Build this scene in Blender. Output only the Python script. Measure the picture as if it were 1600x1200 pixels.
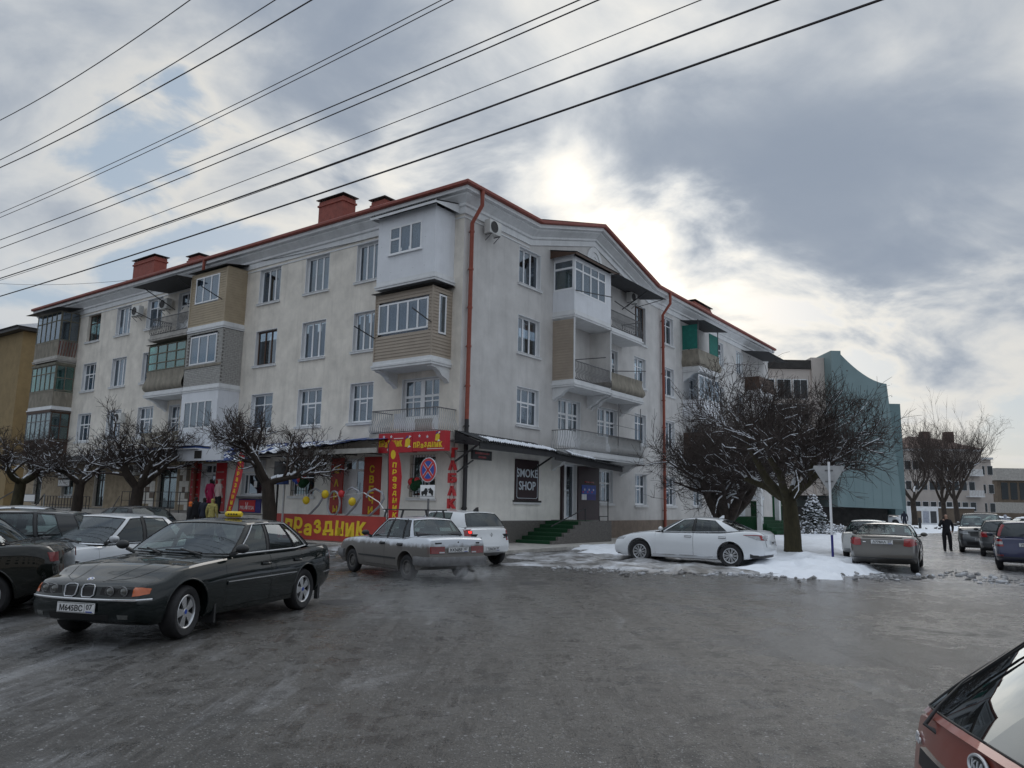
import bpy, bmesh, math, random
import numpy as np
from math import sin, cos, pi, radians as R, sqrt
from mathutils import Vector, Matrix
from mathutils.bvhtree import BVHTree

for o in list(bpy.data.objects):
    bpy.data.objects.remove(o)
SC = bpy.context.scene
COL = SC.collection
rnd = random.Random(7)

# ---------------------------------------------------------------- camera
EYE = 1.7
PITCH, ROLL, PSI = R(8.9345), R(1.0973), R(36.166)
cam_d = bpy.data.cameras.new('camera')
cam = bpy.data.objects.new('camera', cam_d)
COL.objects.link(cam)
cam_d.sensor_width = 36
cam_d.lens = 27.0
cam_d.clip_start = 0.05
cam_d.clip_end = 4000
_f = Vector((0, cos(PITCH), sin(PITCH)))
_u = Vector((0, -sin(PITCH), cos(PITCH)))
_r = Vector((1, 0, 0))
_r2 = cos(ROLL) * _r + sin(ROLL) * _u
_u2 = -sin(ROLL) * _r + cos(ROLL) * _u
cam.matrix_world = Matrix(((_r2.x, _u2.x, -_f.x, 0), (_r2.y, _u2.y, -_f.y, 0), (_r2.z, _u2.z, -_f.z, EYE), (0, 0, 0, 1)))
SC.camera = cam

def ray(px, py):
    """direction of a photo pixel (1600x1200)"""
    return ((px - 800) / 1200) * _r2 - ((py - 600) / 1200) * _u2 + _f

def gnd(px, py, z=0.0):
    d = ray(px, py)
    t = (z - EYE) / d.z
    return Vector((d.x * t, d.y * t, z))

def at_depth(px, py, Y):
    d = ray(px, py)
    return Vector((d.x, d.y, d.z)) * (Y / d.y) + Vector((0, 0, EYE))

# ---------------------------------------------------------------- sky and sun
SUN_AZ, SUN_EL = R(8), R(22)
SUN = Vector((sin(SUN_AZ) * cos(SUN_EL), cos(SUN_AZ) * cos(SUN_EL), sin(SUN_EL)))
world = bpy.data.worlds.new('World')
SC.world = world
world.use_nodes = True
WN = world.node_tree.nodes
WL = world.node_tree.links
WN.clear()

def wnode(t, **kw):
    n = WN.new(t)
    for k, v in kw.items():
        setattr(n, k, v)
    return n

def wl(a, b):
    WL.new(a, b)

def wmath(op, a, b=None, clamp=False):
    n = wnode('ShaderNodeMath', operation=op, use_clamp=clamp)
    for i, v in enumerate((a, b)):
        if v is None:
            continue
        if isinstance(v, (int, float)):
            n.inputs[i].default_value = v
        else:
            wl(v, n.inputs[i])
    return n.outputs[0]

def wmap(v, a, b, c=0.0, d=1.0, smooth=True):
    n = wnode('ShaderNodeMapRange')
    n.interpolation_type = 'SMOOTHSTEP' if smooth else 'LINEAR'
    wl(v, n.inputs[0])
    for i, x in enumerate((a, b, c, d)):
        n.inputs[i + 1].default_value = x
    return n.outputs[0]

def wmix(fac, a, b):
    n = wnode('ShaderNodeMix', data_type='RGBA')
    if isinstance(fac, (int, float)):
        n.inputs[0].default_value = fac
    else:
        wl(fac, n.inputs[0])
    for i, v in ((6, a), (7, b)):
        if isinstance(v, tuple):
            n.inputs[i].default_value = (*v, 1)
        else:
            wl(v, n.inputs[i])
    return n.outputs[2]

tc = wnode('ShaderNodeTexCoord')
DIR = tc.outputs['Generated']
sep = wnode('ShaderNodeSeparateXYZ')
wl(DIR, sep.inputs[0])
zc = wmath('ADD', wmath('MAXIMUM', sep.outputs[2], 0.0), 0.42)
comb = wnode('ShaderNodeCombineXYZ')
wl(wmath('DIVIDE', sep.outputs[0], zc), comb.inputs[0])
wl(wmath('DIVIDE', sep.outputs[1], zc), comb.inputs[1])
comb.inputs[2].default_value = 3.7

def wnoise(scale, detail, rough, dist, off):
    mp = wnode('ShaderNodeMapping')
    mp.inputs['Location'].default_value = off
    mp.inputs['Rotation'].default_value = (0, 0, R(-25))
    mp.inputs['Scale'].default_value = (1, 1.25, 1)
    wl(comb.outputs[0], mp.inputs[0])
    n = wnode('ShaderNodeTexNoise')
    n.inputs['Scale'].default_value = scale
    n.inputs['Detail'].default_value = detail
    n.inputs['Roughness'].default_value = rough
    n.inputs['Distortion'].default_value = dist
    wl(mp.outputs[0], n.inputs['Vector'])
    return n.outputs[0]

N_big = wnoise(1.5, 7, 0.50, 0.35, (0.3, 1.7, 0))
N_mid = wnoise(4.2, 9, 0.55, 0.35, (4.1, 0.4, 0))

def blob(px, py, rad):
    c = ray(px, py).normalized()
    n = wnode('ShaderNodeVectorMath', operation='DISTANCE')
    wl(DIR, n.inputs[0])
    n.inputs[1].default_value = c
    jit = wmath('MULTIPLY', wmath('SUBTRACT', N_mid, 0.5), 0.34)
    return wmap(wmath('ADD', n.outputs['Value'], jit), rad, 0.0)

# cloud thickness: broad noise plus the large cloud masses that stand in this part of the sky
thick = wmath('ADD', wmath('MULTIPLY', wmath('SUBTRACT', N_big, 0.5), 1.1), wmath('MULTIPLY', wmath('SUBTRACT', N_mid, 0.5), 1.2))
thick = wmath('ADD', thick, 0.45)
for (px, py, rad, amt) in ((1480, 400, .34, .15), (1250, 110, .45, .20), (1520, 60, .32, .16), (560, 40, .45, .22), (1250, 640, .18, .06), (60, 340, .2, .10), (640, 190, .22, .06), (1150, 300, .2, .1),
                           (430, 330, .22, -.18), (880, 335, .14, -.22), (1000, 390, .13, -.22), (1090, 450, .16, -.22), (1230, 545, .15, -.22), (1480, 650, .30, -.26), (1330, 600, .14, -.18), (1560, 560, .14, -.14),
                           (160, 230, .13, -.20), (590, 330, .18, -.16), (690, 190, .13, -.12), (140, 400, .2, -.06)):
    thick = wmath('ADD', thick, wmath('MULTIPLY', blob(px, py, rad), amt))
dsun = wnode('ShaderNodeVectorMath', operation='DOT_PRODUCT')
wl(DIR, dsun.inputs[0])
dsun.inputs[1].default_value = SUN
glow = wmath('POWER', wmath('MAXIMUM', dsun.outputs['Value'], 0.0), 9.0)
thin = wmap(thick, 0.78, 0.16)
dark = wmap(thick, 0.35, 0.95)
cloud = wmix(dark, (4.75, 5.2, 5.75), (2.9, 3.4, 4.2))
lum = wmath('ADD', 1.0, wmath('MULTIPLY', wmath('MULTIPLY', thin, glow), .78))
lum = wmath('ADD', lum, wmath('MULTIPLY', thin, 0.22))
zen = wmap(sep.outputs[2], 0.58, 1.0, 1.0, 2.0)      # an overcast sky is brightest overhead
lum = wmath('MULTIPLY', lum, zen)
warm = wmath('MULTIPLY', thin, wmap(dsun.outputs['Value'], .55, .97))
cloud = wmix(warm, cloud, (5.5, 5.25, 4.75))
vs = wnode('ShaderNodeVectorMath', operation='SCALE')
wl(cloud, vs.inputs[0])
wl(lum, vs.inputs['Scale'])
sky = wnode('ShaderNodeTexSky', sky_type='NISHITA')
sky.sun_disc = False
sky.sun_elevation = SUN_EL
sky.sun_rotation = SUN_AZ
sky.air_density = 1.0
sky.dust_density = 2.0
vk = wnode('ShaderNodeVectorMath', operation='SCALE')
wl(sky.outputs[0], vk.inputs[0])
vk.inputs['Scale'].default_value = 0.8
blue = wmix(0.72, vk.outputs[0], (4.2, 5.2, 6.3))
cover = wmap(thick, 0.13, 0.34)
skycol = wmix(cover, blue, vs.outputs[0])
bg = wnode('ShaderNodeBackground')
wl(skycol, bg.inputs[0])
bg.inputs[1].default_value = 0.1
wo = wnode('ShaderNodeOutputWorld')
wl(bg.outputs[0], wo.inputs[0])

sd = bpy.data.lights.new('sun', 'SUN')
sun = bpy.data.objects.new('sun', sd)
COL.objects.link(sun)
sd.energy = 0.9
sd.angle = R(45)
sd.color = (1.0, 0.95, 0.88)
sun.rotation_euler = (-SUN).to_track_quat('-Z', 'Y').to_euler()
sun.location = (0, 40, 60)

SC.view_settings.view_transform = 'Standard'
SC.view_settings.look = 'None'
SC.view_settings.exposure = 0.0
SC.view_settings.gamma = 1.0
SC.view_settings.use_curve_mapping = False
SC.render.engine = 'CYCLES'
SC.cycles.use_denoising = True
SC.cycles.max_bounces = 8
SC.cycles.transparent_max_bounces = 16
SC.cycles.volume_step_rate = 1.0
SC.cycles.volume_max_steps = 128

# ---------------------------------------------------------------- materials
def lin(h):
    h = h.lstrip('#')
    c = [int(h[i:i + 2], 16) / 255 for i in (0, 2, 4)]
    return tuple(x / 12.92 if x <= .04045 else ((x + .055) / 1.055) ** 2.4 for x in c)

def mat(name, color, rough=0.6, metal=0.0, var=0.0, vscale=4.0, bump=0.0, bscale=40.0, color2=None, thr=None, coat=0.0, emit=0.0, spec=0.5, stretch=(1, 1, 1), stain=0.0):
    """procedural principled material: noise-varied colour, optional second colour by thresholded noise, fine bump"""
    m = bpy.data.materials.new(name)
    m.use_nodes = True
    nt = m.node_tree
    N, L = nt.nodes, nt.links
    b = N['Principled BSDF']
    b.inputs['Roughness'].default_value = rough
    b.inputs['Metallic'].default_value = metal
    b.inputs['Coat Weight'].default_value = coat
    b.inputs['Coat Roughness'].default_value = 0.04
    b.inputs['Specular IOR Level'].default_value = spec
    b.inputs['Base Color'].default_value = (*color, 1)
    if var > 0 or color2 is not None or bump > 0:
        t = N.new('ShaderNodeTexCoord')
        mp = N.new('ShaderNodeMapping')
        mp.inputs['Scale'].default_value = stretch
        L.new(t.outputs['Object'], mp.inputs[0])
    if var > 0 or color2 is not None:
        n = N.new('ShaderNodeTexNoise')
        n.inputs['Scale'].default_value = vscale
        n.inputs['Detail'].default_value = 8
        n.inputs['Roughness'].default_value = 0.62
        L.new(mp.outputs[0], n.inputs['Vector'])
        mx = N.new('ShaderNodeMix')
        mx.data_type = 'RGBA'
        c2 = color2 if color2 is not None else tuple(max(0, c * (1 - var)) for c in color)
        c1 = color if color2 is not None else tuple(min(1, c * (1 + var * .6)) for c in color)
        mx.inputs[6].default_value = (*c1, 1)
        mx.inputs[7].default_value = (*c2, 1)
        r = N.new('ShaderNodeMapRange')
        a, z = thr if thr else (0.3, 0.7)
        r.inputs[1].default_value = a
        r.inputs[2].default_value = z
        L.new(n.outputs[0], r.inputs[0])
        L.new(r.outputs[0], mx.inputs[0])
        if stain > 0:
            ms = N.new('ShaderNodeMapping')
            ms.inputs['Scale'].default_value = (1.6, 1.6, .16)
            L.new(t.outputs['Object'], ms.inputs[0])
            n3 = N.new('ShaderNodeTexNoise')
            n3.inputs['Scale'].default_value = 1.5
            n3.inputs['Detail'].default_value = 9
            n3.inputs['Roughness'].default_value = .7
            L.new(ms.outputs[0], n3.inputs['Vector'])
            r3 = N.new('ShaderNodeMapRange')
            r3.inputs[1].default_value = .50
            r3.inputs[2].default_value = .78
            r3.inputs[4].default_value = stain
            L.new(n3.outputs[0], r3.inputs[0])
            m3 = N.new('ShaderNodeMix')
            m3.data_type = 'RGBA'
            m3.inputs[7].default_value = (*[c * .45 for c in color], 1)
            L.new(r3.outputs[0], m3.inputs[0])
            L.new(mx.outputs[2], m3.inputs[6])
            L.new(m3.outputs[2], b.inputs['Base Color'])
        else:
            L.new(mx.outputs[2], b.inputs['Base Color'])
    if bump > 0:
        n2 = N.new('ShaderNodeTexNoise')
        n2.inputs['Scale'].default_value = bscale
        n2.inputs['Detail'].default_value = 6
        L.new(mp.outputs[0], n2.inputs['Vector'])
        bp = N.new('ShaderNodeBump')
        bp.inputs['Strength'].default_value = bump
        bp.inputs['Distance'].default_value = 0.02
        L.new(n2.outputs[0], bp.inputs['Height'])
        L.new(bp.outputs[0], b.inputs['Normal'])
    if emit > 0:
        b.inputs['Emission Color'].default_value = (*color, 1)
        b.inputs['Emission Strength'].default_value = emit
    return m

def glass_mat(name, tint, trans=0.5, ior=1.9, rough=0.02):
    m = bpy.data.materials.new(name)
    m.use_nodes = True
    N, L = m.node_tree.nodes, m.node_tree.links
    N.clear()
    out = N.new('ShaderNodeOutputMaterial')
    tr = N.new('ShaderNodeBsdfTransparent')
    tr.inputs[0].default_value = (*[trans * x for x in tint], 1)
    gl = N.new('ShaderNodeBsdfGlossy')
    gl.inputs['Color'].default_value = (.86, .94, 1.0, 1)
    gl.inputs['Roughness'].default_value = rough
    fr = N.new('ShaderNodeFresnel')
    ge = N.new('ShaderNodeNewGeometry')
    io = N.new('ShaderNodeMapRange')
    L.new(ge.outputs['Backfacing'], io.inputs[0])
    io.inputs[3].default_value = ior
    io.inputs[4].default_value = 1 / ior
    L.new(io.outputs[0], fr.inputs[0])
    ni = N.new('ShaderNodeTexNoise')
    tcg = N.new('ShaderNodeTexCoord')
    L.new(tcg.outputs['Object'], ni.inputs['Vector'])
    ni.inputs['Scale'].default_value = 1.3
    bp = N.new('ShaderNodeBump')
    bp.inputs['Strength'].default_value = 0.05
    bp.inputs['Distance'].default_value = 0.05
    L.new(ni.outputs[0], bp.inputs['Height'])
    L.new(bp.outputs[0], gl.inputs['Normal'])
    df = N.new('ShaderNodeBsdfDiffuse')
    df.inputs[0].default_value = (.12, .13, .13, 1)
    m0 = N.new('ShaderNodeMixShader')
    m0.inputs[0].default_value = 0.06
    L.new(tr.outputs[0], m0.inputs[1])
    L.new(df.outputs[0], m0.inputs[2])
    mx = N.new('ShaderNodeMixShader')
    L.new(fr.outputs[0], mx.inputs[0])
    L.new(m0.outputs[0], mx.inputs[1])
    L.new(gl.outputs[0], mx.inputs[2])
    L.new(mx.outputs[0], out.inputs[0])
    return m

def paint(name, color, dirt=0.0, dz=0.48, metal=0.25, dirtcol=(0.13, 0.11, 0.09), rough=0.32, soft=1.9, spec=0.5):
    """car paint with a clear coat and road dirt thrown up from below (object space)"""
    m = bpy.data.materials.new(name)
    m.use_nodes = True
    N, L = m.node_tree.nodes, m.node_tree.links
    b = N['Principled BSDF']
    b.inputs['Metallic'].default_value = metal
    b.inputs['Coat Roughness'].default_value = 0.03
    b.inputs['Coat IOR'].default_value = 1.5
    b.inputs['Specular IOR Level'].default_value = spec
    t = N.new('ShaderNodeTexCoord')
    sp = N.new('ShaderNodeSeparateXYZ')
    L.new(t.outputs['Object'], sp.inputs[0])
    mp = N.new('ShaderNodeMapping')
    mp.inputs['Scale'].default_value = (1, 1, 0.7)
    L.new(t.outputs['Object'], mp.inputs[0])
    n = N.new('ShaderNodeTexNoise')
    n.inputs['Scale'].default_value = 5
    n.inputs['Detail'].default_value = 8
    n.inputs['Roughness'].default_value = 0.65
    L.new(mp.outputs[0], n.inputs['Vector'])
    a = N.new('ShaderNodeMath')
    a.operation = 'MULTIPLY_ADD'
    L.new(n.outputs[0], a.inputs[0])
    a.inputs[1].default_value = -0.26
    L.new(sp.outputs[2], a.inputs[2])
    r = N.new('ShaderNodeMapRange')
    L.new(a.outputs[0], r.inputs[0])
    r.inputs[1].default_value = dz - 0.10
    r.inputs[2].default_value = dz - 0.19 * soft
    r.inputs[3].default_value = 0.03 if dirt > 0 else 0
    r.inputs[4].default_value = dirt
    mx = N.new('ShaderNodeMix')
    mx.data_type = 'RGBA'
    L.new(r.outputs[0], mx.inputs[0])
    mx.inputs[6].default_value = (*color, 1)
    mx.inputs[7].default_value = (*dirtcol, 1)
    L.new(mx.outputs[2], b.inputs['Base Color'])
    r2 = N.new('ShaderNodeMapRange')
    L.new(r.outputs[0], r2.inputs[0])
    r2.inputs[3].default_value = rough
    r2.inputs[4].default_value = 0.75
    L.new(r2.outputs[0], b.inputs['Roughness'])
    r3 = N.new('ShaderNodeMapRange')
    L.new(r.outputs[0], r3.inputs[0])
    r3.inputs[3].default_value = 1.0
    r3.inputs[4].default_value = 0.1
    L.new(r3.outputs[0], b.inputs['Coat Weight'])
    return m

M = {}
def dm(key, *a, **k):
    M[key] = mat(key, *a, **k)
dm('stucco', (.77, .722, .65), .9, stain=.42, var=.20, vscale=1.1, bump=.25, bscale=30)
dm('stucco_shaded', (.61, .595, .58), .9, stain=.36, var=.17, vscale=.9, bump=.25, bscale=30)  # same plaster, darker: shade on the right facade put into the colour
dm('cream', (.86, .835, .78), .85, stain=.35, var=.12, vscale=1.5, bump=.15, bscale=25)
dm('white_trim', (.72, .73, .74), .6, stain=.3, var=.1, vscale=2)
dm('white_upvc', (.80, .81, .83), .35, var=.05)
dm('white_panel', (.74, .76, .80), .45, stain=.22, var=.07, vscale=1.5)
dm('concrete', (.44, .42, .39), .9, var=.3, vscale=3, bump=.2)
dm('dirty_concrete', (.27, .245, .20), .9, var=.35, vscale=4, bump=.2, stretch=(1, 1, .4))
dm('granite', (.15, .14, .13), .55, var=.75, vscale=22, bump=.05)
dm('plinth_brown', (.23, .18, .145), .8, var=.25, vscale=3)
dm('tan_siding', (.37, .31, .25), .6, var=.12, vscale=2)
dm('yellow_siding', (.41, .335, .235), .6, var=.12, vscale=2)
dm('brick_white', (.42, .41, .39), .85, var=.28, vscale=9, bump=.2)
dm('mortar', (.2, .19, .18), .95)
dm('rust_metal', (.20, .055, .035), .7, var=.4, vscale=8)
dm('red_roof', (.25, .058, .040), .55, var=.2, vscale=3)
dm('red_pipe', (.30, .072, .045), .5, var=.2, vscale=5)
dm('chimney_red', (.27, .075, .055), .7, var=.25, vscale=4)
dm('dark_metal', (.025, .025, .028), .5, var=.3)
dm('black', (.008, .008, .009), .6)
dm('rubber', (.018, .018, .02), .75, var=.3, vscale=12)
dm('plastic', (.022, .023, .025), .5)
dm('chrome', (.75, .76, .78), .12, metal=1.0)
dm('alloy', (.62, .63, .65), .30, metal=.9, var=.15)
dm('steel_wheel', (.10, .095, .09), .7, var=.4, vscale=15)
dm('interior', (.02, .021, .023), .85)
dm('seat_grey', (.05, .05, .055), .9)
dm('slate', (.05, .052, .056), .7, var=.4, vscale=6)
dm('grey_iron', (.16, .16, .165), .6, var=.3, vscale=9)
dm('silver_iron', (.45, .46, .47), .45, metal=.3, var=.2)
dm('brown_wood', (.075, .04, .025), .6, var=.3, vscale=6)
dm('green_wood', (.06, .10, .085), .7, var=.3)
dm('olive_frame', (.16, .15, .115), .75, var=.35, vscale=6)
dm('red_sign', (.46, .012, .022), .45, var=.06)
dm('red_board', (.42, .045, .035), .55, var=.14, vscale=2)
dm('yellow', (.78, .56, .02), .5, var=.1)
dm('white', (.82, .82, .82), .5)
dm('blue_roof', (.03, .07, .24), .5, var=.3, vscale=4)
dm('sign_blue', (.015, .06, .36), .4)
dm('sign_red', (.55, .03, .035), .4)
dm('navy', (.03, .03, .19), .5)
dm('maroon', (.028, .010, .014), .45, var=.2)
dm('smoke_white', (.62, .68, .74), .5)
dm('carpet_green', (.010, .062, .024), .95, var=.4, vscale=20, bump=.4)
dm('teal_net', (.012, .16, .13), .75, var=.25, vscale=5)
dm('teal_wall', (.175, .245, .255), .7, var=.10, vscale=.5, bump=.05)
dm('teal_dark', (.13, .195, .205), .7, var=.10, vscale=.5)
dm('snow', (.80, .83, .88), .8, var=.08, vscale=3, bump=.35, bscale=9)
dm('bark', (.045, .034, .027), .95, var=.45, vscale=7, bump=.7, bscale=22, stretch=(1, 1, .35))
dm('bark_moss', (.055, .047, .025), .95, var=.5, vscale=5, bump=.7, bscale=22, stretch=(1, 1, .35))
dm('twig', (.055, .04, .034), .9, var=.3)
dm('twig_red', (.058, .044, .039), .9, var=.3)
dm('dry_leaf', (.06, .038, .028), .9, var=.5, vscale=12)
dm('fir', (.018, .03, .02), .9, var=.5, vscale=12)
dm('ochre', (.28, .205, .105), .9, var=.18, vscale=1.5)
dm('skin', (.45, .27, .2), .6)
dm('cloth_black', (.012, .012, .016), .9, var=.3)
dm('cloth_navy', (.016, .02, .035), .9, var=.3)
dm('cloth_magenta', (.32, .012, .07), .85, var=.2)
dm('cloth_pink', (.47, .36, .34), .9, var=.15)
dm('cloth_olive', (.42, .36, .12), .9, var=.5, vscale=14)
dm('cloth_orange', (.75, .16, .02), .8)
dm('cloth_grey', (.36, .38, .44), .9, var=.3)
dm('hair', (.012, .009, .007), .8)
dm('lace', (.60, .63, .68), .95, var=.25, vscale=14, stretch=(3, 3, .2))
dm('blind', (.50, .47, .42), .9, var=.2, vscale=6, stretch=(.2, .2, 6))
dm('curtain', (.74, .76, .80), .95, var=.30, vscale=9, stretch=(3, 3, .1))
dm('lamp_red', (.27, .006, .010), .18, coat=1, var=.2, vscale=30)
dm('lamp_dullred', (.20, .02, .022), .3, coat=.6, var=.35, vscale=30)
dm('lamp_clear', (.42, .44, .46), .12, coat=1, var=.4, vscale=25)
dm('lamp_orange', (.50, .10, .015), .2, coat=1, var=.2, vscale=30)
dm('lamp_amber_lit', (1.0, .03, .02), .3, emit=2.0)
dm('plate', (.70, .71, .72), .5, var=.12, vscale=20)
dm('plate_ink', (.01, .01, .012), .6)
dm('cable', (.035, .028, .032), .6)
dm('ac_white', (.62, .62, .6), .5, var=.1)
dm('far_wall', (.50, .45, .415), .9, var=.14, vscale=.6)
dm('far_brown', (.15, .115, .085), .8, var=.3, vscale=1)
dm('far_roof', (.13, .08, .066), .8, var=.3)
dm('shop_dark', (.03, .027, .025), .7, var=.6, vscale=3)
dm('tile_beige', (.42, .34, .24), .8, var=.35, vscale=2.5)
dm('silver_tinsel', (.42, .43, .47), .4, metal=.5, var=.4, vscale=40, bump=.8, bscale=60)
M['win_glass'] = glass_mat('win_glass', (.75, .85, .95), .70, 2.1)
M['old_glass'] = glass_mat('old_glass', (.75, .95, .95), .7, 2.0)
M['green_glass'] = glass_mat('green_glass', (.5, .95, .85), .75, 2.0)
M['car_glass'] = glass_mat('car_glass', (.72, .84, .80), .6, 1.62)
M['tint_glass'] = glass_mat('tint_glass', (.5, .55, .55), .12, 1.55)
# ---------------------------------------------------------------- helpers
def tag(o, label=None, cat=None, group=None, kind=None):
    if label: o['label'] = label
    if cat: o['category'] = cat
    if group: o['group'] = group
    if kind: o['kind'] = kind
    return o

def empty(name, loc=(0, 0, 0), rz=0.0, parent=None):
    o = bpy.data.objects.new(name, None)
    o.empty_display_size = 0.2
    COL.objects.link(o)
    o.location = loc
    o.rotation_euler = (0, 0, rz)
    o.parent = parent
    return o

class MB:
    """collects shapes and links them as one mesh object"""
    def __init__(s):
        s.v, s.f, s.m, s.mats, s.sm = [], [], [], [], []
    def mi(s, k):
        if k not in s.mats:
            s.mats.append(k)
        return s.mats.index(k)
    def add(s, vs, fs, k, smooth=False, X=None):
        o = len(s.v)
        if X is not None:
            vs = [X @ Vector(p) for p in vs]
        s.v += [tuple(p) for p in vs]
        i = s.mi(k)
        for f in fs:
            s.f.append(tuple(o + q for q in f))
            s.m.append(i)
            s.sm.append(smooth)
        return s
    def box(s, x0, x1, y0, y1, z0, z1, k, X=None):
        vs = [(x, y, z) for z in (z0, z1) for y in (y0, y1) for x in (x0, x1)]
        return s.add(vs, [(0, 2, 3, 1), (4, 5, 7, 6), (0, 1, 5, 4), (2, 6, 7, 3), (0, 4, 6, 2), (1, 3, 7, 5)], k, X=X)
    def bar(s, p, q, w, h, k, up=(0, 0, 1)):
        """box of width w and height h from p to q"""
        p, q = Vector(p), Vector(q)
        d = (q - p).normalized()
        sd = d.cross(Vector(up))
        if sd.length < 1e-4:
            sd = d.cross(Vector((0, 1, 0)))
        sd.normalize()
        u = sd.cross(d)
        vs = [c + sd * a * w / 2 + u * b * h / 2 for c in (p, q) for a, b in ((-1, -1), (1, -1), (1, 1), (-1, 1))]
        return s.add(vs, [(3, 2, 1, 0), (4, 5, 6, 7), (0, 1, 5, 4), (1, 2, 6, 5), (2, 3, 7, 6), (3, 0, 4, 7)], k)
    def tube(s, pts, r, k, n=6, cap=True, smooth=True):
        pts = [Vector(p) for p in pts]
        rs = r if isinstance(r, (list, tuple)) else [r] * len(pts)
        vs, fs = [], []
        prev = None
        for i, p in enumerate(pts):
            a = pts[max(i - 1, 0)]
            b = pts[min(i + 1, len(pts) - 1)]
            d = (b - a).normalized()
            if prev is None:
                sd = d.cross(Vector((0, 0, 1)))
                if sd.length < 1e-3:
                    sd = d.cross(Vector((1, 0, 0)))
            else:
                sd = prev - d * prev.dot(d)
            sd.normalize()
            prev = sd
            u = d.cross(sd)
            for j in range(n):
                t = 2 * pi * j / n
                vs.append(p + (sd * cos(t) + u * sin(t)) * rs[i])
        for i in range(len(pts) - 1):
            for j in range(n):
                fs.append((i * n + j, i * n + (j + 1) % n, (i + 1) * n + (j + 1) % n, (i + 1) * n + j))
        if cap:
            fs.append(tuple(reversed(range(n))))
            fs.append(tuple((len(pts) - 1) * n + j for j in range(n)))
        return s.add(vs, fs, k, smooth)
    def lathe(s, prof, k, n=24, X=None, smooth=True, close=False):
        """prof: (r, h) revolved about local Z"""
        vs = [(r * cos(2 * pi * j / n), r * sin(2 * pi * j / n), h) for r, h in prof for j in range(n)]
        fs = []
        m = len(prof)
        for i in range(m - 1 if not close else m):
            for j in range(n):
                a, b = i, (i + 1) % m
                fs.append((a * n + j, a * n + (j + 1) % n, b * n + (j + 1) % n, b * n + j))
        return s.add(vs, fs, k, smooth, X)
    def ball(s, c, r, k, n=10, sc=(1, 1, 1)):
        vs, fs = [], []
        m = n // 2 + 1
        for i in range(m + 1):
            t = pi * i / m
            for j in range(n):
                p = 2 * pi * j / n
                vs.append((c[0] + r * sc[0] * sin(t) * cos(p), c[1] + r * sc[1] * sin(t) * sin(p), c[2] + r * sc[2] * cos(t)))
        for i in range(m):
            for j in range(n):
                fs.append((i * n + j, (i + 1) * n + j, (i + 1) * n + (j + 1) % n, i * n + (j + 1) % n))
        return s.add(vs, fs, k, True)
    def prism(s, poly, y0, y1, k, X=None):
        """poly of (x,z) extruded in y"""
        n = len(poly)
        vs = [(x, y0, z) for x, z in poly] + [(x, y1, z) for x, z in poly]
        fs = [tuple(range(n)), tuple(reversed(range(n, 2 * n)))] + [(i, i + n, (i + 1) % n + n, (i + 1) % n) for i in range(n)]
        return s.add(vs, fs, k, X=X)
    def sweep(s, prof, path, k, smooth=False, cap=True):
        """prof of (d,z) swept over path items (x, y, z, ox, oy): o = outward (mitred) vector"""
        n = len(prof)
        vs, fs = [], []
        for (x, y, z, ox, oy) in path:
            for d, h in prof:
                vs.append((x + ox * d, y + oy * d, z + h))
        for i in range(len(path) - 1):
            for j in range(n - 1):
                fs.append((i * n + j, i * n + j + 1, (i + 1) * n + j + 1, (i + 1) * n + j))
        if cap:
            fs.append(tuple(range(n)))
            fs.append(tuple((len(path) - 1) * n + j for j in reversed(range(n))))
        return s.add(vs, fs, k, smooth)
    def grid(s, fn, nu, nv, k, smooth=True):
        vs = [fn(i / nu, j / nv) for j in range(nv + 1) for i in range(nu + 1)]
        fs = [(j * (nu + 1) + i, j * (nu + 1) + i + 1, (j + 1) * (nu + 1) + i + 1, (j + 1) * (nu + 1) + i) for j in range(nv) for i in range(nu)]
        return s.add(vs, fs, k, smooth)
    def mesh(s, name, recalc=True, bevel=0, autosmooth=38, weld=False):
        me = bpy.data.meshes.new(name)
        me.from_pydata(s.v, [], s.f)
        for k in s.mats:
            me.materials.append(M[k])
        me.polygons.foreach_set('material_index', s.m)
        me.polygons.foreach_set('use_smooth', s.sm)
        if recalc or bevel:
            bm = bmesh.new()
            bm.from_mesh(me)
            if weld:
                bmesh.ops.remove_doubles(bm, verts=bm.verts, dist=2e-4)
            if recalc:
                bmesh.ops.recalc_face_normals(bm, faces=bm.faces)
            if bevel:
                bmesh.ops.bevel(bm, geom=bm.edges[:], offset=bevel, segments=2, affect='EDGES', profile=.5, clamp_overlap=True)
                for f in bm.faces:
                    f.smooth = True
            bm.to_mesh(me)
            bm.free()
        if autosmooth and (any(s.sm) or bevel):
            me.set_sharp_from_angle(angle=R(autosmooth))
        me.update()
        return me
    def build(s, name, parent=None, loc=(0, 0, 0), rz=0.0, **kw):
        o = bpy.data.objects.new(name, s.mesh(name, **kw))
        COL.objects.link(o)
        o.location = loc
        o.rotation_euler = (0, 0, rz)
        o.parent = parent
        return o

def link(name, me, parent=None, loc=(0, 0, 0), rz=0.0):
    o = bpy.data.objects.new(name, me)
    COL.objects.link(o)
    o.location = loc
    o.rotation_euler = (0, 0, rz)
    o.parent = parent
    return o

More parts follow.
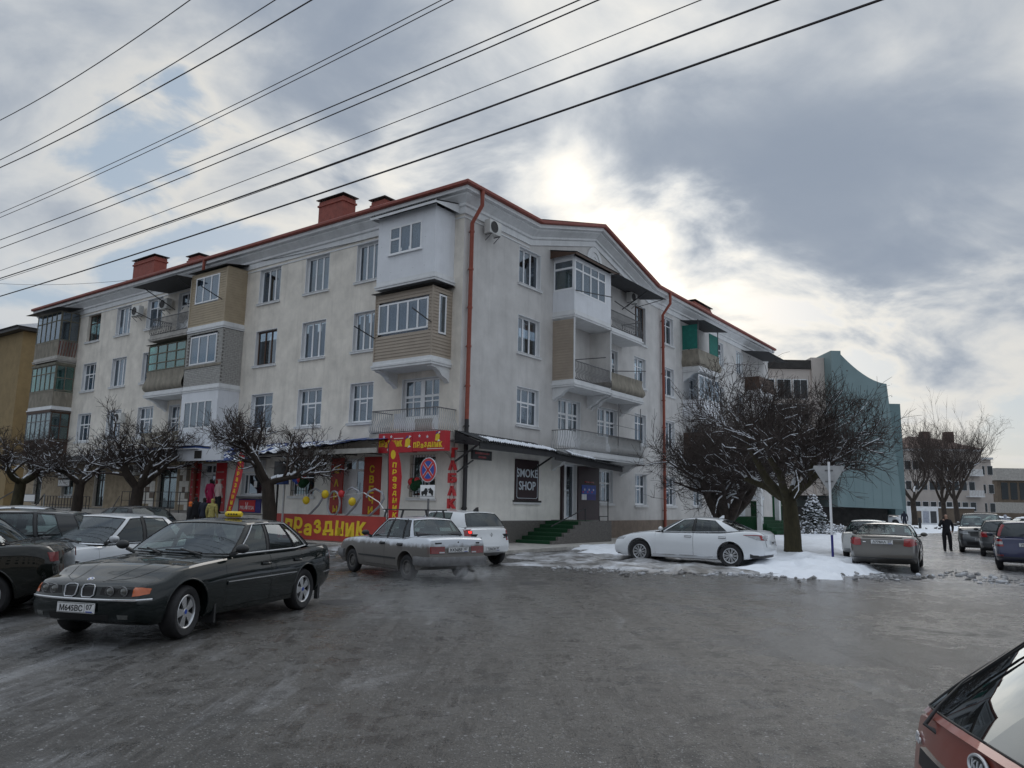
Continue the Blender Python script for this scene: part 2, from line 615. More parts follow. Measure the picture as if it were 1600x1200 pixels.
_tcache = {}
def text_geo(txt, bold=0.0, depth=0.01):
    key = (txt, bold, depth)
    if key in _tcache:
        return _tcache[key]
    cu = bpy.data.curves.new('lettering', 'FONT')
    cu.body = txt
    cu.size = 1.0
    cu.align_x = 'CENTER'
    cu.align_y = 'CENTER'
    cu.extrude = depth
    cu.offset = bold
    cu.resolution_u = 3
    ob = bpy.data.objects.new('lettering', cu)
    COL.objects.link(ob)
    dg = bpy.context.evaluated_depsgraph_get()
    me = ob.evaluated_get(dg).to_mesh()
    vs = [tuple(v.co) for v in me.vertices]
    fs = [tuple(p.vertices) for p in me.polygons]
    ob.evaluated_get(dg).to_mesh_clear()
    bpy.data.objects.remove(ob)
    bpy.data.curves.remove(cu)
    if vs:
        xs = [v[0] for v in vs]
        ys = [v[1] for v in vs]
        cx_, cy_ = (min(xs) + max(xs)) / 2, (min(ys) + max(ys)) / 2
        w, h = max(xs) - min(xs), max(ys) - min(ys)
        vs = [((x - cx_), (y - cy_), z) for x, y, z in vs]
    else:
        w = h = 1
    _tcache[key] = (vs, fs, w, h)
    return _tcache[key]

def put_text(mb, txt, x, y, z, w, h, k, bold=0.0, depth=0.012, tilt=0.0):
    """text in the XZ plane facing -Y, centred, fitted to w x h (h None: keep proportion)"""
    vs, fs, tw, th = text_geo(txt, bold)
    sx = w / tw
    sz = h / th if h else sx
    c, s_ = cos(tilt), sin(tilt)
    out = []
    for a, b, d in vs:
        a, b = a * sx, b * sz
        out.append((x + a * c - b * s_, y - d / .01 * depth, z + a * s_ + b * c))
    mb.add(out, fs, k)

def smoothstep(a, b, x):
    t = min(1, max(0, (x - a) / (b - a)))
    return t * t * (3 - 2 * t)

def interp(tab, x):
    """smooth (Catmull-Rom like, monotone) interpolation of (x, value) pairs"""
    if x <= tab[0][0]:
        return tab[0][1]
    if x >= tab[-1][0]:
        return tab[-1][1]
    n = len(tab)
    for i in range(n - 1):
        x0, y0 = tab[i]
        x1, y1 = tab[i + 1]
        if x <= x1:
            h = x1 - x0
            d = (y1 - y0) / h
            def slope(j):
                if j <= 0 or j >= n - 1:
                    return d
                a = (tab[j][1] - tab[j - 1][1]) / (tab[j][0] - tab[j - 1][0])
                b = (tab[j + 1][1] - tab[j][1]) / (tab[j + 1][0] - tab[j][0])
                return 0 if a * b <= 0 else 2 * a * b / (a + b)
            m0, m1 = slope(i), slope(i + 1)
            t = (x - x0) / h
            return (2 * t ** 3 - 3 * t ** 2 + 1) * y0 + (t ** 3 - 2 * t ** 2 + t) * h * m0 + (-2 * t ** 3 + 3 * t ** 2) * y1 + (t ** 3 - t ** 2) * h * m1

# building frame: origin at the corner of the two facades, X along the right facade, Y along the left one
CX, CY = -2.06338, 30.00166
VX = Vector((sin(PSI), cos(PSI), 0))
VY = Vector((-cos(PSI), sin(PSI), 0))
def lw(x, y, z=0.0):
    return Vector((CX, CY, 0)) + VX * x + VY * y + Vector((0, 0, z))
BROT = math.atan2(VX.y, VX.x)
# ---------------------------------------------------------------- ground
def node_mat(name):
    m = bpy.data.materials.new(name)
    m.use_nodes = True
    return m, m.node_tree.nodes, m.node_tree.links, m.node_tree.nodes['Principled BSDF']

def asphalt():
    m, N, L, b = node_mat('wet_asphalt')
    tc_ = N.new('ShaderNodeTexCoord')
    def noise(scale, detail=8, rough=.6, st=(1, 1, 1), rot=0, dist=0):
        mp = N.new('ShaderNodeMapping')
        mp.inputs['Scale'].default_value = st
        mp.inputs['Rotation'].default_value = (0, 0, rot)
        L.new(tc_.outputs['Object'], mp.inputs[0])
        n = N.new('ShaderNodeTexNoise')
        n.inputs['Scale'].default_value = scale
        n.inputs['Detail'].default_value = detail
        n.inputs['Roughness'].default_value = rough
        n.inputs['Distortion'].default_value = dist
        L.new(mp.outputs[0], n.inputs['Vector'])
        return n.outputs[0]
    def mr(v, a, z, c=0., d=1.):
        r = N.new('ShaderNodeMapRange')
        L.new(v, r.inputs[0])
        for i, q in enumerate((a, z, c, d)):
            r.inputs[i + 1].default_value = q
        return r.outputs[0]
    def mth(op, a, c):
        n = N.new('ShaderNodeMath')
        n.operation = op
        for i, v in enumerate((a, c)):
            if isinstance(v, (int, float)):
                n.inputs[i].default_value = v
            else:
                L.new(v, n.inputs[i])
        return n.outputs[0]
    def mix(f, a, c):
        n = N.new('ShaderNodeMix')
        n.data_type = 'RGBA'
        L.new(f, n.inputs[0])
        for i, v in ((6, a), (7, c)):
            if isinstance(v, tuple):
                n.inputs[i].default_value = (*v, 1)
            else:
                L.new(v, n.inputs[i])
        return n.outputs[2]
    def cells(scale):
        v = N.new('ShaderNodeTexVoronoi')
        v.inputs['Scale'].default_value = scale
        L.new(tc_.outputs['Object'], v.inputs['Vector'])
        sx = N.new('ShaderNodeSeparateXYZ')
        L.new(v.outputs['Color'], sx.inputs[0])
        return v.outputs['Distance'], sx.outputs[0], sx.outputs[1]
    d1, c1, c2 = cells(62)
    d2, c3, c4 = cells(24)
    grit = noise(38, 5, .75)
    patch = noise(.32, 9, .62, dist=.6)
    mid = noise(2.6, 10, .72, dist=.3)
    streak = noise(1.2, 12, .74, (1, .16, 1), R(27), .35)
    track = noise(.9, 12, .72, (1, .10, 1), R(-62), .3)
    ice = noise(.8, 12, .74, (1, .30, 1), R(38), .9)
    # position masks: the parking strip on the left and the street on the right keep more ice
    sp_ = N.new('ShaderNodeSeparateXYZ')
    L.new(tc_.outputs['Object'], sp_.inputs[0])
    left = mr(sp_.outputs[0], -.5, -4.5)
    right = mr(sp_.outputs[0], 5.0, 10.0)
    far = mr(sp_.outputs[1], 14.0, 21.0)
    rf = mth('MULTIPLY', right, far)
    base = mix(mr(patch, .40, .60), (.014, .0135, .013), (.050, .0475, .044))
    base = mix(mr(mid, .40, .66), base, (.070, .067, .062))
    base = mix(mr(mid, .44, .30), base, (.014, .0135, .013))
    # stones of the surface: every cell its own shade, pale ones include painted glints
    base = mix(mth('MULTIPLY', mr(c1, .15, 1.0, 0, .85), mr(d1, .55, .25)), base, (.125, .122, .118))
    base = mix(mth('MULTIPLY', mr(c2, .84, .90), mr(d1, .50, .30)), base, (.30, .30, .30))
    base = mix(mth('MULTIPLY', mr(c4, .955, .965), mr(d2, .42, .25)), base, (.30, .30, .31))
    base = mix(mr(grit, .46, .30), base, (.008, .008, .008))
    icem = mth('MAXIMUM', mr(mth('ADD', ice, mth('MULTIPLY', left, .13)), .60, .74), mr(mth('ADD', streak, mth('MULTIPLY', mth('MAXIMUM', left, rf), .12)), .65, .74))
    icem = mth('MULTIPLY', mth('MULTIPLY', icem, mr(mid, .34, .58)), .75)
    rfice = mth('MULTIPLY', rf, mr(mth('ADD', mth('MULTIPLY', mid, .5), mth('MULTIPLY', track, .5)), .36, .52))
    icem = mth('MAXIMUM', icem, mth('MULTIPLY', rfice, .9))
    base = mix(icem, base, (.29, .295, .31))
    # dark wet seams where meltwater runs
    seam = mth('MULTIPLY', mr(mth('ABSOLUTE', mth('SUBTRACT', track, .5), 0), .040, .006), mr(mid, .44, .54))
    base = mix(mth('MULTIPLY', seam, .9), base, (.010, .009, .008))
    L.new(base, b.inputs['Base Color'])
    film = mth('ADD', mth('MULTIPLY', patch, .5), mth('MULTIPLY', mid, .5))
    film = mth('ADD', film, mth('MULTIPLY', mr(sp_.outputs[0], .5, 5.0), .07))
    wet = mr(film, .43, .57, .58, .12)
    L.new(mth('ADD', wet, mth('MULTIPLY', c1, .10)), b.inputs['Roughness'])
    b.inputs['Specular IOR Level'].default_value = .62
    bp = N.new('ShaderNodeBump')
    bp.inputs['Strength'].default_value = .75
    bp.inputs['Distance'].default_value = .012
    hh = mth('ADD', mth('MULTIPLY', mr(d1, .6, .0), .8), mth('ADD', mth('MULTIPLY', grit, .9), mth('MULTIPLY', mid, 3.0)))
    L.new(hh, bp.inputs['Height'])
    L.new(bp.outputs[0], b.inputs['Normal'])
    return m
M['asphalt'] = asphalt()

def slush():
    m, N, L, b = node_mat('trodden_snow')
    tc_ = N.new('ShaderNodeTexCoord')
    n = N.new('ShaderNodeTexNoise')
    n.inputs['Scale'].default_value = .9
    n.inputs['Detail'].default_value = 10
    n.inputs['Roughness'].default_value = .68
    L.new(tc_.outputs['Object'], n.inputs['Vector'])
    cr = N.new('ShaderNodeValToRGB')
    cr.color_ramp.elements[0].position = .42
    cr.color_ramp.elements[0].color = (.12, .115, .11, 1)
    cr.color_ramp.elements[1].position = .66
    cr.color_ramp.elements[1].color = (.66, .69, .74, 1)
    e = cr.color_ramp.elements.new(.53)
    e.color = (.36, .36, .37, 1)
    L.new(n.outputs[0], cr.inputs[0])
    L.new(cr.outputs[0], b.inputs['Base Color'])
    b.inputs['Roughness'].default_value = .42
    n2 = N.new('ShaderNodeTexNoise')
    n2.inputs['Scale'].default_value = 11
    n2.inputs['Detail'].default_value = 8
    L.new(tc_.outputs['Object'], n2.inputs['Vector'])
    bp = N.new('ShaderNodeBump')
    bp.inputs['Strength'].default_value = .6
    bp.inputs['Distance'].default_value = .05
    L.new(n2.outputs[0], bp.inputs['Height'])
    L.new(bp.outputs[0], b.inputs['Normal'])
    return m
M['slush'] = slush()

from mathutils import noise as mn
mb = MB()
def gfun(i, j):
    # finer towards the camera, out to the horizon
    a = (i - .5) * 2
    x = 1500 * a * abs(a) ** 2
    y = -200 + 2200 * j ** 1.5
    return (x, y, 0)
mb.grid(gfun, 40, 40, 'asphalt')
tag(mb.build('road', recalc=False), kind='structure', label='wet dark asphalt road and car park')

# pavement round the building with its kerb, a strip of trodden snow in front of the right facade
mb = MB()
pv = [lw(-3.0, 60), lw(-3.0, -1.6), lw(-1.4, -3.2), lw(40, -3.2), lw(40, 0.3), lw(.3, .3), lw(.3, 60)]
n = len(pv)
mb.add([tuple(p) for p in pv] + [(p.x, p.y, .12) for p in pv], [tuple(range(n, 2 * n))] + [(i, (i + 1) % n, (i + 1) % n + n, i + n) for i in range(n)], 'concrete')
tag(mb.build('pavement'), kind='structure', label='concrete pavement along the apartment building')
mb = MB()
for a in np.arange(-1.5, 40, 1.0):
    mb.box(-3.14, -3.003, a + .008, a + .992, 0, .145, 'concrete')
k_ = mb.build('kerb', loc=(CX, CY, 0), rz=BROT)
tag(k_, kind='structure', label='kerb stones along the pavement')

def fbm(x, y, s, o=4):
    return mn.fractal(Vector((x * s, y * s, 3.3)), 1.0, 2.0, o)

def snow_sheet(name, poly, h, cell, k, label, edge=1.2, rough=.09, z0=0.0):
    """snow lying on the ground inside a polygon: thickness falls off to an uneven edge"""
    P = [(p[0], p[1]) for p in poly]
    xs = [p[0] for p in P]
    ys = [p[1] for p in P]
    def sd(x, y):
        d = 1e9
        ins = False
        for i in range(len(P)):
            ax, ay = P[i]
            bx, by = P[i - 1]
            ex, ey = bx - ax, by - ay
            t = max(0, min(1, ((x - ax) * ex + (y - ay) * ey) / (ex * ex + ey * ey)))
            d = min(d, (x - ax - t * ex) ** 2 + (y - ay - t * ey) ** 2)
            if (ay > y) != (by > y) and x < (bx - ax) * (y - ay) / (by - ay) + ax:
                ins = not ins
        return sqrt(d) if ins else -sqrt(d)
    x0, x1, y0, y1 = min(xs) - 1.6, max(xs) + 1.6, min(ys) - 1.6, max(ys) + 1.6
    nx, ny = int((x1 - x0) / cell), int((y1 - y0) / cell)
    H = {}
    vs, fs, ix = [], [], {}
    for j in range(ny + 1):
        for i in range(nx + 1):
            x, y = x0 + (x1 - x0) * i / nx, y0 + (y1 - y0) * j / ny
            d = sd(x, y) + 1.1 * fbm(x, y, .55, 5)
            z = h * smoothstep(-.1, edge, d) + rough * fbm(x + 9, y, 1.1, 5) * smoothstep(0, edge, d) - .03 + .05 * smoothstep(-.3, .3, d)
            H[i, j] = (x, y, z0 + z)
    mb = MB()
    for j in range(ny):
        for i in range(nx):
            q = [(i, j), (i + 1, j), (i + 1, j + 1), (i, j + 1)]
            if max(H[c][2] for c in q) < z0 - .004:
                continue
            f = []
            for c in q:
                if c not in ix:
                    ix[c] = len(vs)
                    vs.append(H[c])
                f.append(ix[c])
            fs.append(tuple(f))
    mb.add(vs, fs, k, True)
    return tag(mb.build(name, recalc=False, autosmooth=0), kind='structure', label=label)

# white snow under the trees and beyond, along the left side of the side street
snow_sheet('snow', [gnd(1160, 893), gnd(1240, 897), gnd(1322, 898), gnd(1322, 880), lw(13, -11.2), lw(26, -10.5), lw(26, -3.4), lw(9.5, -3.0), lw(6.5, -5.2), lw(3.5, -9.0)], .17, .16, 'snow',
           'white snow lying under the two big bare trees')
snow_sheet('snow', [lw(26.8, -3.6), lw(27, -10.2), lw(46, -9.2), lw(62, -9.5), lw(95, -12), lw(95, 4), lw(60, 1), lw(39, -2.5)], .16, .6, 'snow', 'white snow beside the far end of the side street')
snow_sheet('snow', [lw(16, -17.5), lw(24, -17.6), lw(40, -17), lw(56, -13.0), lw(70, -13.5), lw(70, -60), lw(40, -60), lw(18, -26)], .13, .6, 'snow', 'white snow behind the cars parked on the right')
snow_sheet('snow', [gnd(785, 884), gnd(880, 884), gnd(960, 892), gnd(1050, 896), gnd(1170, 899), gnd(1160, 885), gnd(1000, 866), lw(7.5, -5.6), lw(9.4, -3.4), lw(-.2, -3.4), lw(-2.6, -4.6)], .05, .11, 'slush',
           'dirty trodden snow in front of the smoke shop', edge=.9, rough=.11)
snow_sheet('snow', [gnd(880, 856), gnd(1000, 856), gnd(1080, 865), gnd(1000, 872), gnd(900, 866)], .14, .11, 'snow', 'snow heaped by the steps of the smoke shop', edge=.8, rough=.1)
snow_sheet('snow', [lw(-3.35, 1), lw(-4.0, 1), lw(-4.4, 14), lw(-4.0, 24), lw(-3.3, 24)], .10, .14, 'slush', 'grey slush along the kerb of the pavement', edge=.6, rough=.08)

snow_sheet('snow', [gnd(1225, 888), gnd(1262, 872), gnd(1330, 884), gnd(1352, 899), gnd(1290, 902), gnd(1225, 901)], .30, .10, 'snow', 'mound of shovelled snow at the corner of the side street', edge=.9, rough=.16)

# clods of dirty snow thrown along the edges of the snow
r_ = random.Random(12)
for nm, pts_, cnt, k, lab in (('snow_lumps', [(860, 886), (960, 893), (1050, 897), (1180, 900), (1280, 903), (1350, 899)], 260, 'slush', 'clods of dirty snow along the road in front of the white saloon'),
                         ('snow_lumps', [(1350, 899), (1400, 905), (1500, 898), (1590, 912)], 160, 'slush', 'crumbs of slush across the mouth of the side street'),
                         ('snow_lumps', [(500, 868), (560, 862), (640, 858)], 90, 'slush', 'clods of grey snow along the kerb by the red banner')):
    mb = MB()
    for i in range(cnt):
        t = r_.random() * (len(pts_) - 1)
        a = int(t)
        x = pts_[a][0] + (pts_[a + 1][0] - pts_[a][0]) * (t - a) + r_.gauss(0, 14)
        y = pts_[a][1] + (pts_[a + 1][1] - pts_[a][1]) * (t - a) + r_.gauss(0, 2.6)
        q = gnd(x, y)
        rr = .02 + .075 * r_.random() ** 2.5
        o_ = len(mb.v)
        mb.ball((q.x, q.y, rr * .25), rr, k, 6, (r_.uniform(.8, 1.6), r_.uniform(.8, 1.4), r_.uniform(.45, .8)))
        for j in range(o_, len(mb.v)):
            v = mb.v[j]
            mb.v[j] = (v[0] + r_.gauss(0, rr * .14), v[1] + r_.gauss(0, rr * .14), v[2] + r_.gauss(0, rr * .1))
    tag(mb.build(nm, autosmooth=0), lab, kind='stuff')
# ---------------------------------------------------------------- the apartment building
BLD = empty('apartment_building', (CX, CY, .1), BROT)
tag(BLD, 'long four-storey beige apartment building with red roof edge and shops on the ground floor', 'building')
LROT = -pi / 2          # left facade elements are drawn in a wall frame (X right, Y inward, Z up) and turned by this

# window openings: (a0, a1, z0, z1); on the left facade a = -y
LEFTY = [4.85, 8.2, 11.8, 22.6, 26.15, 29.85]
open_L, open_R = [], []
win_L, win_R = [], []      # (a0, z0, w, h, kind)
def wadd(lst, ol, a0, z0, w, h, kind):
    lst.append((a0, z0, w, h, kind))
    ol.append((a0, a0 + w, z0, z0 + h))
for i, y in enumerate(LEFTY):
    wd = 1.5 if i == 0 else 1.72
    for z, hh, kd in ((11.4, 1.8, 'triple'), (8.2, 1.8, 'triple'), (5.0, 1.78, 'old')):
        kind = kd
        if (i, z) == (2, 8.2): kind = 'brown'
        if (i, z) == (5, 11.4): kind = 'board'
        if (i, z) == (2, 5.0): kind = 'double'
        if (i, z) in ((5, 8.2), (4, 5.0)): kind = 'old' if i == 5 else 'triple'
        if i == 3 and z == 11.4: kind = 'double'
        wadd(win_L, open_L, -(y + wd), z, wd, hh, kind)
for y in (1.05, 19.9):
    wadd(win_L, open_L, -(y + (2.1 if y < 5 else 1.1)), 4.35, 2.1 if y < 5 else 1.1, 2.35, 'door2' if y < 5 else 'door1')
wadd(win_L, open_L, -21.0, 10.75, 1.3, 2.35, 'door1')
# ground floor, left facade
for (a, b, z0, z1, kd) in ((8.35, 10.08, 1.8, 3.55, 'barred'), (1.1, 2.55, 1.8, 3.55, 'barred'), (12.15, 13.85, 1.8, 2.9, 'single'), (5.05, 6.62, 1.06, 3.45, 'shopdoor'),
                           (16.05, 17.25, 1.06, 3.4, 'shopdoor'), (19.6, 21.5, 1.0, 3.35, 'darkdoor'), (27.3, 28.6, 1.0, 3.2, 'darkdoor'), (31.2, 32.8, 1.6, 3.3, 'barred'), (35.6, 36.8, 1.0, 3.2, 'darkdoor')):
    wadd(win_L, open_L, -b, z0, b - a, z1 - z0, kd)
for x, kinds in ((3.85, ('triple', 'triple', 'old', None)), (15.0, (None, 'double', 'double', 'old')), (18.85, ('double', 'double', 'triple', 'old')), (22.9, (None, None, 'double', 'old')),
                 (27.3, ('double', 'triple', 'old', None)), (31.2, ('triple', 'triple', 'old', None)), (36.4, (None, 'triple', 'old', None))):
    for kd, z, hh in zip(kinds, (11.4, 8.25, 5.05, 1.7), (1.72, 1.72, 1.7, 1.72)):
        if kd:
            wadd(win_R, open_R, x, z, 1.45 if x > 10 else 1.75, hh, kd)
for x0, x1, z, kd in ((7.2, 9.25, 4.4, 'door2'), (10.9, 13.0, 4.4, 'door2'), (7.4, 8.5, 7.6, 'door1'), (11.6, 13.1, 7.6, 'door2'), (11.0, 11.9, 10.75, 'brown'), (15.1, 16.5, 10.75, 'brown'), (22.3, 23.4, 10.75, 'door1'), (22.6, 23.7, 7.6, 'door1')):
    wadd(win_R, open_R, x0, z, x1 - x0, 2.25, kd)
wadd(win_R, open_R, 11.1, 1.75, 1.45, 1.7, 'old')
wadd(win_R, open_R, 7.62, .97, 1.3, 2.6, 'entry')
wadd(win_R, open_R, 25.9, .9, 2.6, 2.5, 'shopdoor')

ZT = 13.5
def wall_mesh(a0, a1, z0, z1, ops, zones):
    """wall sheet with the openings left out; zones: (a0,a1,z0,z1,material)"""
    A = sorted({a0, a1} | {v for o in ops for v in o[:2] if a0 < v < a1} | {v for q in zones for v in q[:2] if a0 < v < a1})
    Z = sorted({z0, z1} | {v for o in ops for v in o[2:] if z0 < v < z1} | {v for q in zones for v in q[2:4] if z0 < v < z1})
    mb = MB()
    for i in range(len(A) - 1):
        for j in range(len(Z) - 1):
            ca, cz = (A[i] + A[i + 1]) / 2, (Z[j] + Z[j + 1]) / 2
            if any(o[0] < ca < o[1] and o[2] < cz < o[3] for o in ops):
                continue
            k = zones[0][4]
            for q in zones:
                if q[0] <= ca <= q[1] and q[2] <= cz <= q[3]:
                    k = q[4]
            mb.add([(A[i], 0, Z[j]), (A[i + 1], 0, Z[j]), (A[i + 1], 0, Z[j + 1]), (A[i], 0, Z[j + 1])], [(0, 1, 2, 3)], k)
    return mb
# shop fronts are painted cream up to the canopy
wl_ = wall_mesh(-38.5, 0, 0, ZT, open_L, [(-38.5, 0, 0, ZT, 'stucco'), (-15, 0, .95, 3.9, 'cream'), (-38.5, -15, .95, 3.6, 'tile_beige')])
wl_.build('wall', BLD, rz=LROT, recalc=False)
wr_ = wall_mesh(0, 38.5, 0, ZT, open_R, [(0, 38.5, 0, ZT, 'stucco_shaded'), (0, 7.5, .95, 4.2, 'cream')])
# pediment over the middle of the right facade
wr_.add([(4.7, 0, ZT), (16.9, 0, ZT), (10.5, 0, 15.45)], [(0, 1, 2)], 'stucco_shaded')
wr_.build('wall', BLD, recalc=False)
mb = MB()
mb.box(0, 12, 38.5, 38.45, 0, 13.5, 'stucco')
mb.box(38.45, 38.5, 0, 12, 0, 13.5, 'stucco_shaded')
mb.box(12, 12.05, 12, 38.4, 0, 13.5, 'stucco')
mb.box(12, 38.4, 12, 12.05, 0, 13.5, 'stucco')
mb.build('back_wall', BLD)
mb = MB()
mb.box(-.05, .0, -.05, 38.5, 0, .93, 'granite')
mb.box(-.05, 7.46, -.05, 0, 0, .93, 'granite')
mb.build('plinth', BLD)
MB().box(11.9, 38.5, -.05, 0, 0, .9, 'plinth_brown').build('plinth', BLD)

# ---- windows
WREV = .17
def win_proto(w, h, kind, var=0):
    fr, pane, extra = MB(), MB(), MB()
    F = 'white_upvc'
    if kind in ('brown', 'board'): F = 'brown_wood'
    if kind == 'darkdoor': F = 'dark_metal'
    rev = 'stucco' if kind in ('barred', 'darkdoor', 'board') else 'white_trim'
    d = WREV
    # reveal
    fr.box(0, .03, 0, d + .06, 0, h, rev)
    fr.box(w - .03, w, 0, d + .06, 0, h, rev)
    fr.box(.03, w - .03, 0, d + .06, h - .03, h, rev)
    fr.box(.03, w - .03, .012, d + .06, 0, .03, rev)
    t = .078
    x0, x1, z0, z1 = .03, w - .03, .03, h - .03
    fr.box(x0, x0 + t, d, d + .05, z0, z1, F)
    fr.box(x1 - t, x1, d, d + .05, z0, z1, F)
    fr.box(x0 + t, x1 - t, d, d + .05, z0, z0 + t, F)
    fr.box(x0 + t, x1 - t, d, d + .05, z1 - t, z1, F)
    ix0, ix1, iz0, iz1 = x0 + t, x1 - t, z0 + t, z1 - t
    def vbar(x, a, b, wd=.06, pr=.0):
        fr.box(x - wd / 2, x + wd / 2, d - pr, d + .045, a, b, F)
    def hbar(z, a, b, wd=.06):
        fr.box(a, b, d - .002, d + .047, z - wd / 2, z + wd / 2, F)
    W, H = ix1 - ix0, iz1 - iz0
    if kind in ('triple', 'brown'):
        vbar(ix0 + W * .33, iz0, iz1, .095)
        vbar(ix0 + W * .66, iz0, iz1, .095)
    elif kind == 'board':
        vbar(ix0 + W * .5, iz0, iz1)
        hbar(iz0 + H * .7, ix0, ix1)
    elif kind == 'double':
        vbar(ix0 + W * .5, iz0, iz1, .09)
        hbar(iz0 + H * .72, ix0, ix1, .05)
    elif kind == 'old':
        hbar(iz0 + H * .62, ix0, ix1, .08)
        vbar(ix0 + W * .30, iz0, iz1, .07)
        vbar(ix0 + W * .66, iz0, iz1, .07)
        hbar(iz0 + H * .50, ix0 + W * .30, ix0 + W * .66, .05)
    elif kind in ('door2', 'door1'):
        n = 2 if kind == 'door2' else 1
        if n == 2:
            fr.box(ix0 + W * .44, ix0 + W * .56, d - .02, d + .045, iz0, iz1, F)
        cs = [(ix0, ix0 + W * .44), (ix0 + W * .56, ix1)] if n == 2 else [(ix0, ix1)]
        for a, b in cs:
            vbar((a + b) / 2, iz0 + .7, iz1, .07)
            hbar(iz0 + H * .70, a, b, .1)
            hbar(iz0 + H * .60, a, b, .05)
            fr.box(a, b, d + .004, d + .04, iz0, iz0 + .68, F)
    elif kind == 'barred':
        vbar(ix0 + W * .5, iz0, iz1)
        for i in range(1, 9):
            extra.box(w * i / 9 - .008, w * i / 9 + .008, .03, .046, .02, h - .02, 'dark_metal')
        for z in (.25, .8, 1.35):
            extra.box(.02, w - .02, .046, .056, z, z + .015, 'dark_metal')
    elif kind == 'single':
        vbar(ix0 + W * .16, iz0, iz1, .1)
    elif kind == 'shopdoor':
        vbar(ix0 + W * .5, iz0, iz1, .1)
        hbar(iz0 + H * .82, ix0, ix1, .1)
        fr.box(ix0, ix0 + W * .46, d + .004, d + .04, iz0, iz0 + H * .8, F)
        fr.box(ix0 + W * .54, ix1, d + .004, d + .04, iz0, iz0 + H * .36, F)
        extra.tube([(ix0 + W * .6, d - .06, iz0 + .75), (ix0 + W * .6, d - .06, iz0 + 1.25)], .015, 'chrome')
    elif kind == 'darkdoor':
        vbar(ix0 + W * .48, iz0, iz1, .08)
        hbar(iz0 + H * .75, ix0, ix1, .08)
    elif kind == 'entry':
        fr.box(ix0, ix0 + W * .50, d + .004, d + .04, iz0, iz1, F)
        for i in range(7):
            z = iz0 + .75 + i * .22
            extra.box(ix0 + .06, ix0 + .2, d - .002, d + .006, z, z + .17, 'shop_dark')
    pane.box(ix0, ix1, d + .02, d + .026, iz0, iz1, 'old_glass' if kind in ('barred', 'darkdoor', 'board') else 'win_glass')
    sill = MB()
    if kind not in ('shopdoor', 'darkdoor', 'entry', 'door1', 'door2'):
        sill.box(-.07, w + .07, -.09, .012, -.1, -.012, 'white_trim')
        sill.box(-.05, w + .05, -.11, d, -.012, .008, 'white_trim')
    elif kind in ('door1', 'door2'):
        sill.box(.0, w, -.02, d, -.03, 0, 'white_trim')
    cur = MB()
    if kind in ('triple', 'double', 'old', 'door2', 'door1'):
        # gathered curtains, full lace or a half-drawn roller blind behind the panes
        spans = [((ix0, ix0 + W * .42), (ix0 + W * .62, ix1)), ((ix0, ix1),), ((ix0, ix0 + W * .28),), ((ix0 + W * .55, ix1),)][var]
        for a, b in spans:
            cur.grid(lambda i, j, a=a, b=b: (a + (b - a) * i, d + .16 + .018 * sin(i * 34) * (.4 + .6 * (1 - j)), iz0 + (iz1 - iz0) * j), 28, 1, 'lace' if var == 1 else 'curtain', True)
        if var == 3:
            cur.box(ix0, ix1, d + .10, d + .11, iz0 + H * .5, iz1, 'blind')
    return fr, pane, sill, cur, extra

_wc = {}
def put_window(a0, z0, w, h, kind, rz):
    var = rnd.choice([0, 0, 1, 1, 2, 3])
    key = (round(w, 3), round(h, 3), kind, var)
    if key not in _wc:
        fr, pane, sill, cur, extra = win_proto(w, h, kind, var)
        _wc[key] = [('frame', fr), ('pane', pane), ('sill', sill), ('curtain', cur), ('grille' if kind == 'barred' else 'fitting', extra)]
        _wc[key] = [(nm, m_.mesh(nm, autosmooth=0)) for nm, m_ in _wc[key] if m_.f]
    c, s_ = cos(rz), sin(rz)
    nm = 'door' if kind in ('shopdoor', 'darkdoor', 'entry') else 'window'
    root = None
    for i, (n_, me) in enumerate(_wc[key]):
        if i == 0:
            root = link(nm, me, BLD, (a0 * c, a0 * s_, z0), rz)
        else:
            link(n_, me, root)
    return root
for q in win_L:
    put_window(*q, LROT)
for q in win_R:
    put_window(*q, 0)

# ---- cornice, red gutter edge, roof
prof = [(0, 13.36), (.06, 13.36), (.06, 13.62), (.14, 13.66), (.14, 13.76), (.24, 13.86), (.40, 14.0), (.40, 14.07), (.58, 14.10), (.58, 14.26), (0, 14.26)]
ped = lambda x: 0 if x <= 4.7 or x >= 16.9 else (x - 4.7) / 5.8 * 1.62 if x < 10.5 else (16.9 - x) / 6.4 * 1.62
path = [(0, 38.5, 0, -1, 0), (0, 0, 0, -1, -1)] + [(x, 0, ped(x), 0, -1) for x in (4.7, 10.5, 16.9, 38.5)]
MB().sweep(prof, path, 'white_trim').build('cornice', BLD, recalc=True)
gp = [(.5, 14.262), (.70, 14.262), (.74, 14.30), (.74, 14.40), (.70, 14.44), (.5, 14.46)]
MB().sweep(gp, path, 'red_roof').build('gutter', BLD)
# thin moulding line under the cornice
MB().sweep([(0, 13.18), (.035, 13.18), (.035, 13.24), (0, 13.24)], [(0, 38.5, 0, -1, 0), (0, 0, 0, -1, -1), (4.6, 0, 0, 0, -1)], 'white_trim').build('moulding', BLD)
mb = MB()
e = .72
zr = 14.42
mb.add([(-e, 38.6, zr), (-e, -e, zr), (6, 6, 16.9), (6, 38.6, 16.9)], [(0, 1, 2, 3)], 'red_roof')
zk = zr + (.3 + e) * (16.9 - zr) / (6 + e)
mb.add([(-e, -e, zr), (4.6, -e, zr), (4.6, .3, zk), (17.0, .3, zk), (17.0, -e, zr), (38.6, -e, zr), (38.6, 6, 16.9), (6, 6, 16.9)], [(0, 1, 2, 7), (2, 3, 6, 7), (3, 4, 5, 6)], 'red_roof')
mb.add([(6, 38.6, 16.9), (6, 6, 16.9), (12.7, 12.7, zr), (12.7, 38.6, zr)], [(0, 1, 2, 3)], 'red_roof')
